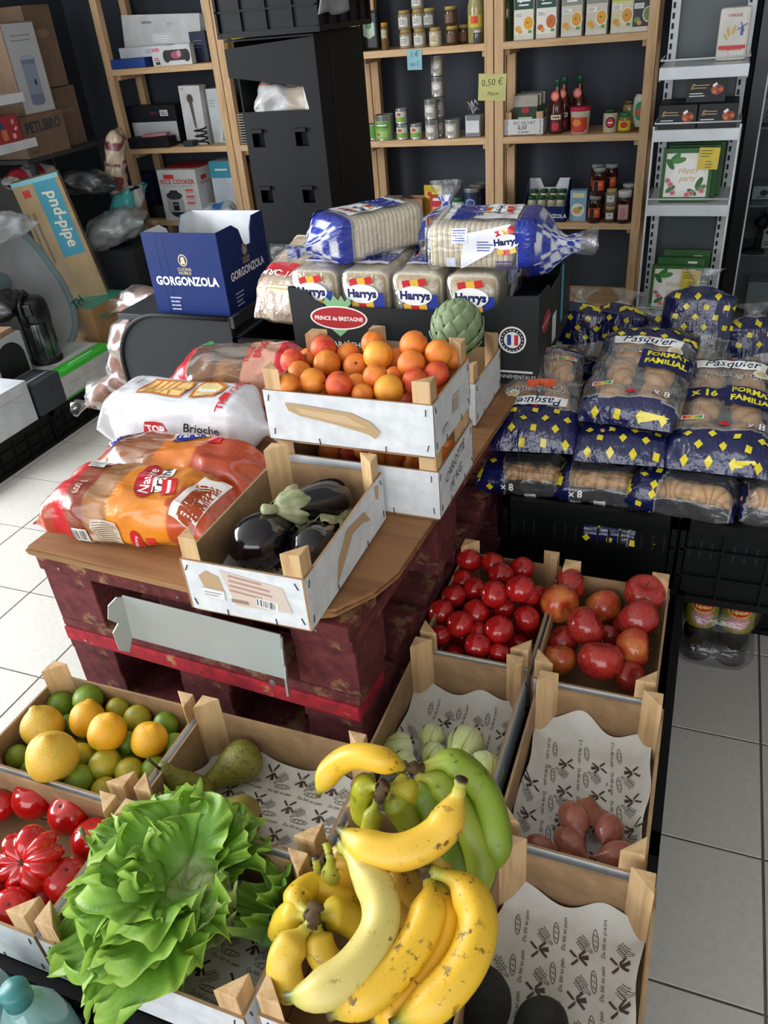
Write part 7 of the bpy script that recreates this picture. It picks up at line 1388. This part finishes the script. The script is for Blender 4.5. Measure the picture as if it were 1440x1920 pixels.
P = Print(); P.text('TH', 0, 0, .06, '#3a4a50', 0, .0, .02); P.obj('lettering', lambda x, y, h: M_ @ Vector((.046+h, .24+x, .12+y)), bt)
# white wall rack with boxes
o = thing('goods_rack', 'white metal rack along the left wall', 'rack', (-3.42, 3.05, 0)); 
for y in (-.75, .28): MB().box(-.27, y-.02, 0, -.23, y+.02, 1.95).obj('upright', MATS['white_metal'], o)
MB().box(-.29, -.75, .1, -.275, .30, 1.95).obj('back_panel', mat('rack_pale', '#b9c0c6', .5), o)
for z in (1.40, 1.205): MB().box(-.27, -.75, z-.012, .30, .30, z).obj('shelf', MATS['white_metal'], o); MB().box(.30, -.75, z-.035, .312, .30, z+.004).obj('shelf_lip', MATS['white_metal'], o, bevel=.002)
boxy('small_white_box', 'small white box on the upper rack shelf at the left edge', 'box', -3.2, 3.08, 1.4005, .14, .16, .12, '#c9ccd0', .1, {'right': lambda P: P.lines(0, .02, .09, 3, .015, .004, '#8a8f95')})
boxy('red_gift_box', 'red box with a phone picture on the rack shelf', 'box', -3.20, 3.15, 1.2055, .16, .26, .115, '#a8303e', 0, {'right': lambda P: (P.rect(-.02, .02, .09, .03, '#3a4a62'), P.rect(.02, -.02, .035, .045, '#c07a4a'), P.oval(.08, -.03, .012, .012, '#e0b0b0'), P.oval(.09, .03, .010, .012, '#d89aa0'), P.rect(.1, .0, .02, .012, '#e8c8c8', .6))}, rot=(0, 0, .03))
sh = thing('corner_shelf', 'dark shelf in the corner under the cardboard boxes', 'shelf', (-3.45, 3.72, 0)); MB().box(-.28, -.36, 1.085, .24, .30, 1.105).obj('board', MATS['dark_grey'], sh)
for y in (-.30, .26): MB().box(-.26, y, 0, -.22, y+.03, 1.085).obj('upright', MATS['dark_grey'], sh); MB().box(.18, y, 0, .21, y+.03, 1.085).obj('upright', MATS['dark_grey'], sh)
def pet(P): P.text('PETLIBRO', -.0, .02, .066, '#3b3f48', .02, 0, .045, .9); P.rect(-.10, -.068, .05, .012, '#5a4f42'); P.lines(-.08, -.01, .06, 2, .016, .003, '#7a6a55')
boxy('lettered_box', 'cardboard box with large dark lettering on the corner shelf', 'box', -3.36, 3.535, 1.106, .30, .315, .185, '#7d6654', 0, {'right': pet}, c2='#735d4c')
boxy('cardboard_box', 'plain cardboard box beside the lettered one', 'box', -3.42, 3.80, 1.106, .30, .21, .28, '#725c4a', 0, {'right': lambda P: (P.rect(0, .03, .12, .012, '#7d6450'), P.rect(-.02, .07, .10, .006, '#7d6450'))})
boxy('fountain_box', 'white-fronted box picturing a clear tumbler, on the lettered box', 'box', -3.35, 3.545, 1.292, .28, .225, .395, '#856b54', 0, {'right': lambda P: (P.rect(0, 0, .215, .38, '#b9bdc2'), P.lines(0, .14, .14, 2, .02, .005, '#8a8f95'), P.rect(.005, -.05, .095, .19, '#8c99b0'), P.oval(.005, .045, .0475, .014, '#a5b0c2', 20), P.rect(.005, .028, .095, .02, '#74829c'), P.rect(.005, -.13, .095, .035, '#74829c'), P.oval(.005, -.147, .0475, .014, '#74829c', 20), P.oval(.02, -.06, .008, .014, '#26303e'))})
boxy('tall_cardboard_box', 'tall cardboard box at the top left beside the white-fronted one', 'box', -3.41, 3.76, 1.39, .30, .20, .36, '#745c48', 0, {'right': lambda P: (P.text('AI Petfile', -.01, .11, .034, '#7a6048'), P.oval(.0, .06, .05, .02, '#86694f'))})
# bags and soft goods in the corner
def soft(label, loc, rot, L, W_, T, cf, seed, cat='bag', m_='film_soft', ends=('flat', 'flat')):
    q = thing('soft_bag', label, cat, loc, 0, 'soft bags in the corner', rot); Bag(L, W_, T, 2.3, ends, .012, 14, seed, .28).obj(q, cf, m_, 44, 40, 'bag_skin'); return q
soft('cream bag with dark red flower print, standing in the corner', (-3.07, 3.92, .98), (0, -1.35, .4), .36, .16, .10, lambda x, y, z, a: op('#7a2f38') if noise.noise(Vector((x*22, y*22, 5))) > .18 else op('#c9b59a'), 91)
soft('teal and white nappy bag in the corner', (-3.05, 3.86, .70), (0, -.95, .1), .36, .20, .12, lambda x, y, z, a: op('#3f9a96') if abs(y) > .05 or x < -.1 else (op('#c8584a') if .05 < x < .1 and y > 0 else op('#cfd4d0')), 92)
soft('grey padded bag in clear plastic', (-3.05, 3.72, .62), (0, -.3, .5), .36, .24, .16, lambda x, y, z, a: op('#8b9190', .9), 93)
soft('red and white striped bag behind the leaning carton', (-3.38, 3.52, .955), (0, -.1, 1.4), .26, .14, .10, lambda x, y, z, a: op('#b8343a') if math.sin(x*60) > .1 else op('#c9c6c2'), 94)
soft('black padded bag on the corner pile', (-3.18, 3.66, .88), (0, .1, .7), .34, .18, .12, lambda x, y, z, a: op('#22262a'), 95)
soft('dark plastic bag hanging beside the shelf post', (-2.80, 3.93, .36), (0, -1.2, .5), .30, .16, .10, lambda x, y, z, a: op('#1d2126'), 96)
soft('clear bag of pale goods low in the corner', (-2.75, 3.72, .22), (0, -.1, .3), .34, .22, .14, lambda x, y, z, a: op('#b5a99a', .75), 97)
soft('grey bag at the far left edge, above the baby bath', (-3.12, 2.72, .86), (0, -.2, 1.2), .36, .24, .14, lambda x, y, z, a: op('#454a52', .9), 98)
soft('crumpled clear plastic over the baby bath', (-2.98, 2.80, .86), (0, -.1, 1.3), .34, .2, .10, lambda x, y, z, a: (.75, .8, .83, .30), 99)
boxy('support_box', 'dark carton holding up the soft bags in the corner', 'box', -3.12, 3.78, 0, .42, .36, .60, '#26282b')
boxy('low_carton', 'brown carton low in the corner behind the kraft box', 'box', -2.72, 3.78, 0, .30, .26, .20, '#7a5c42')
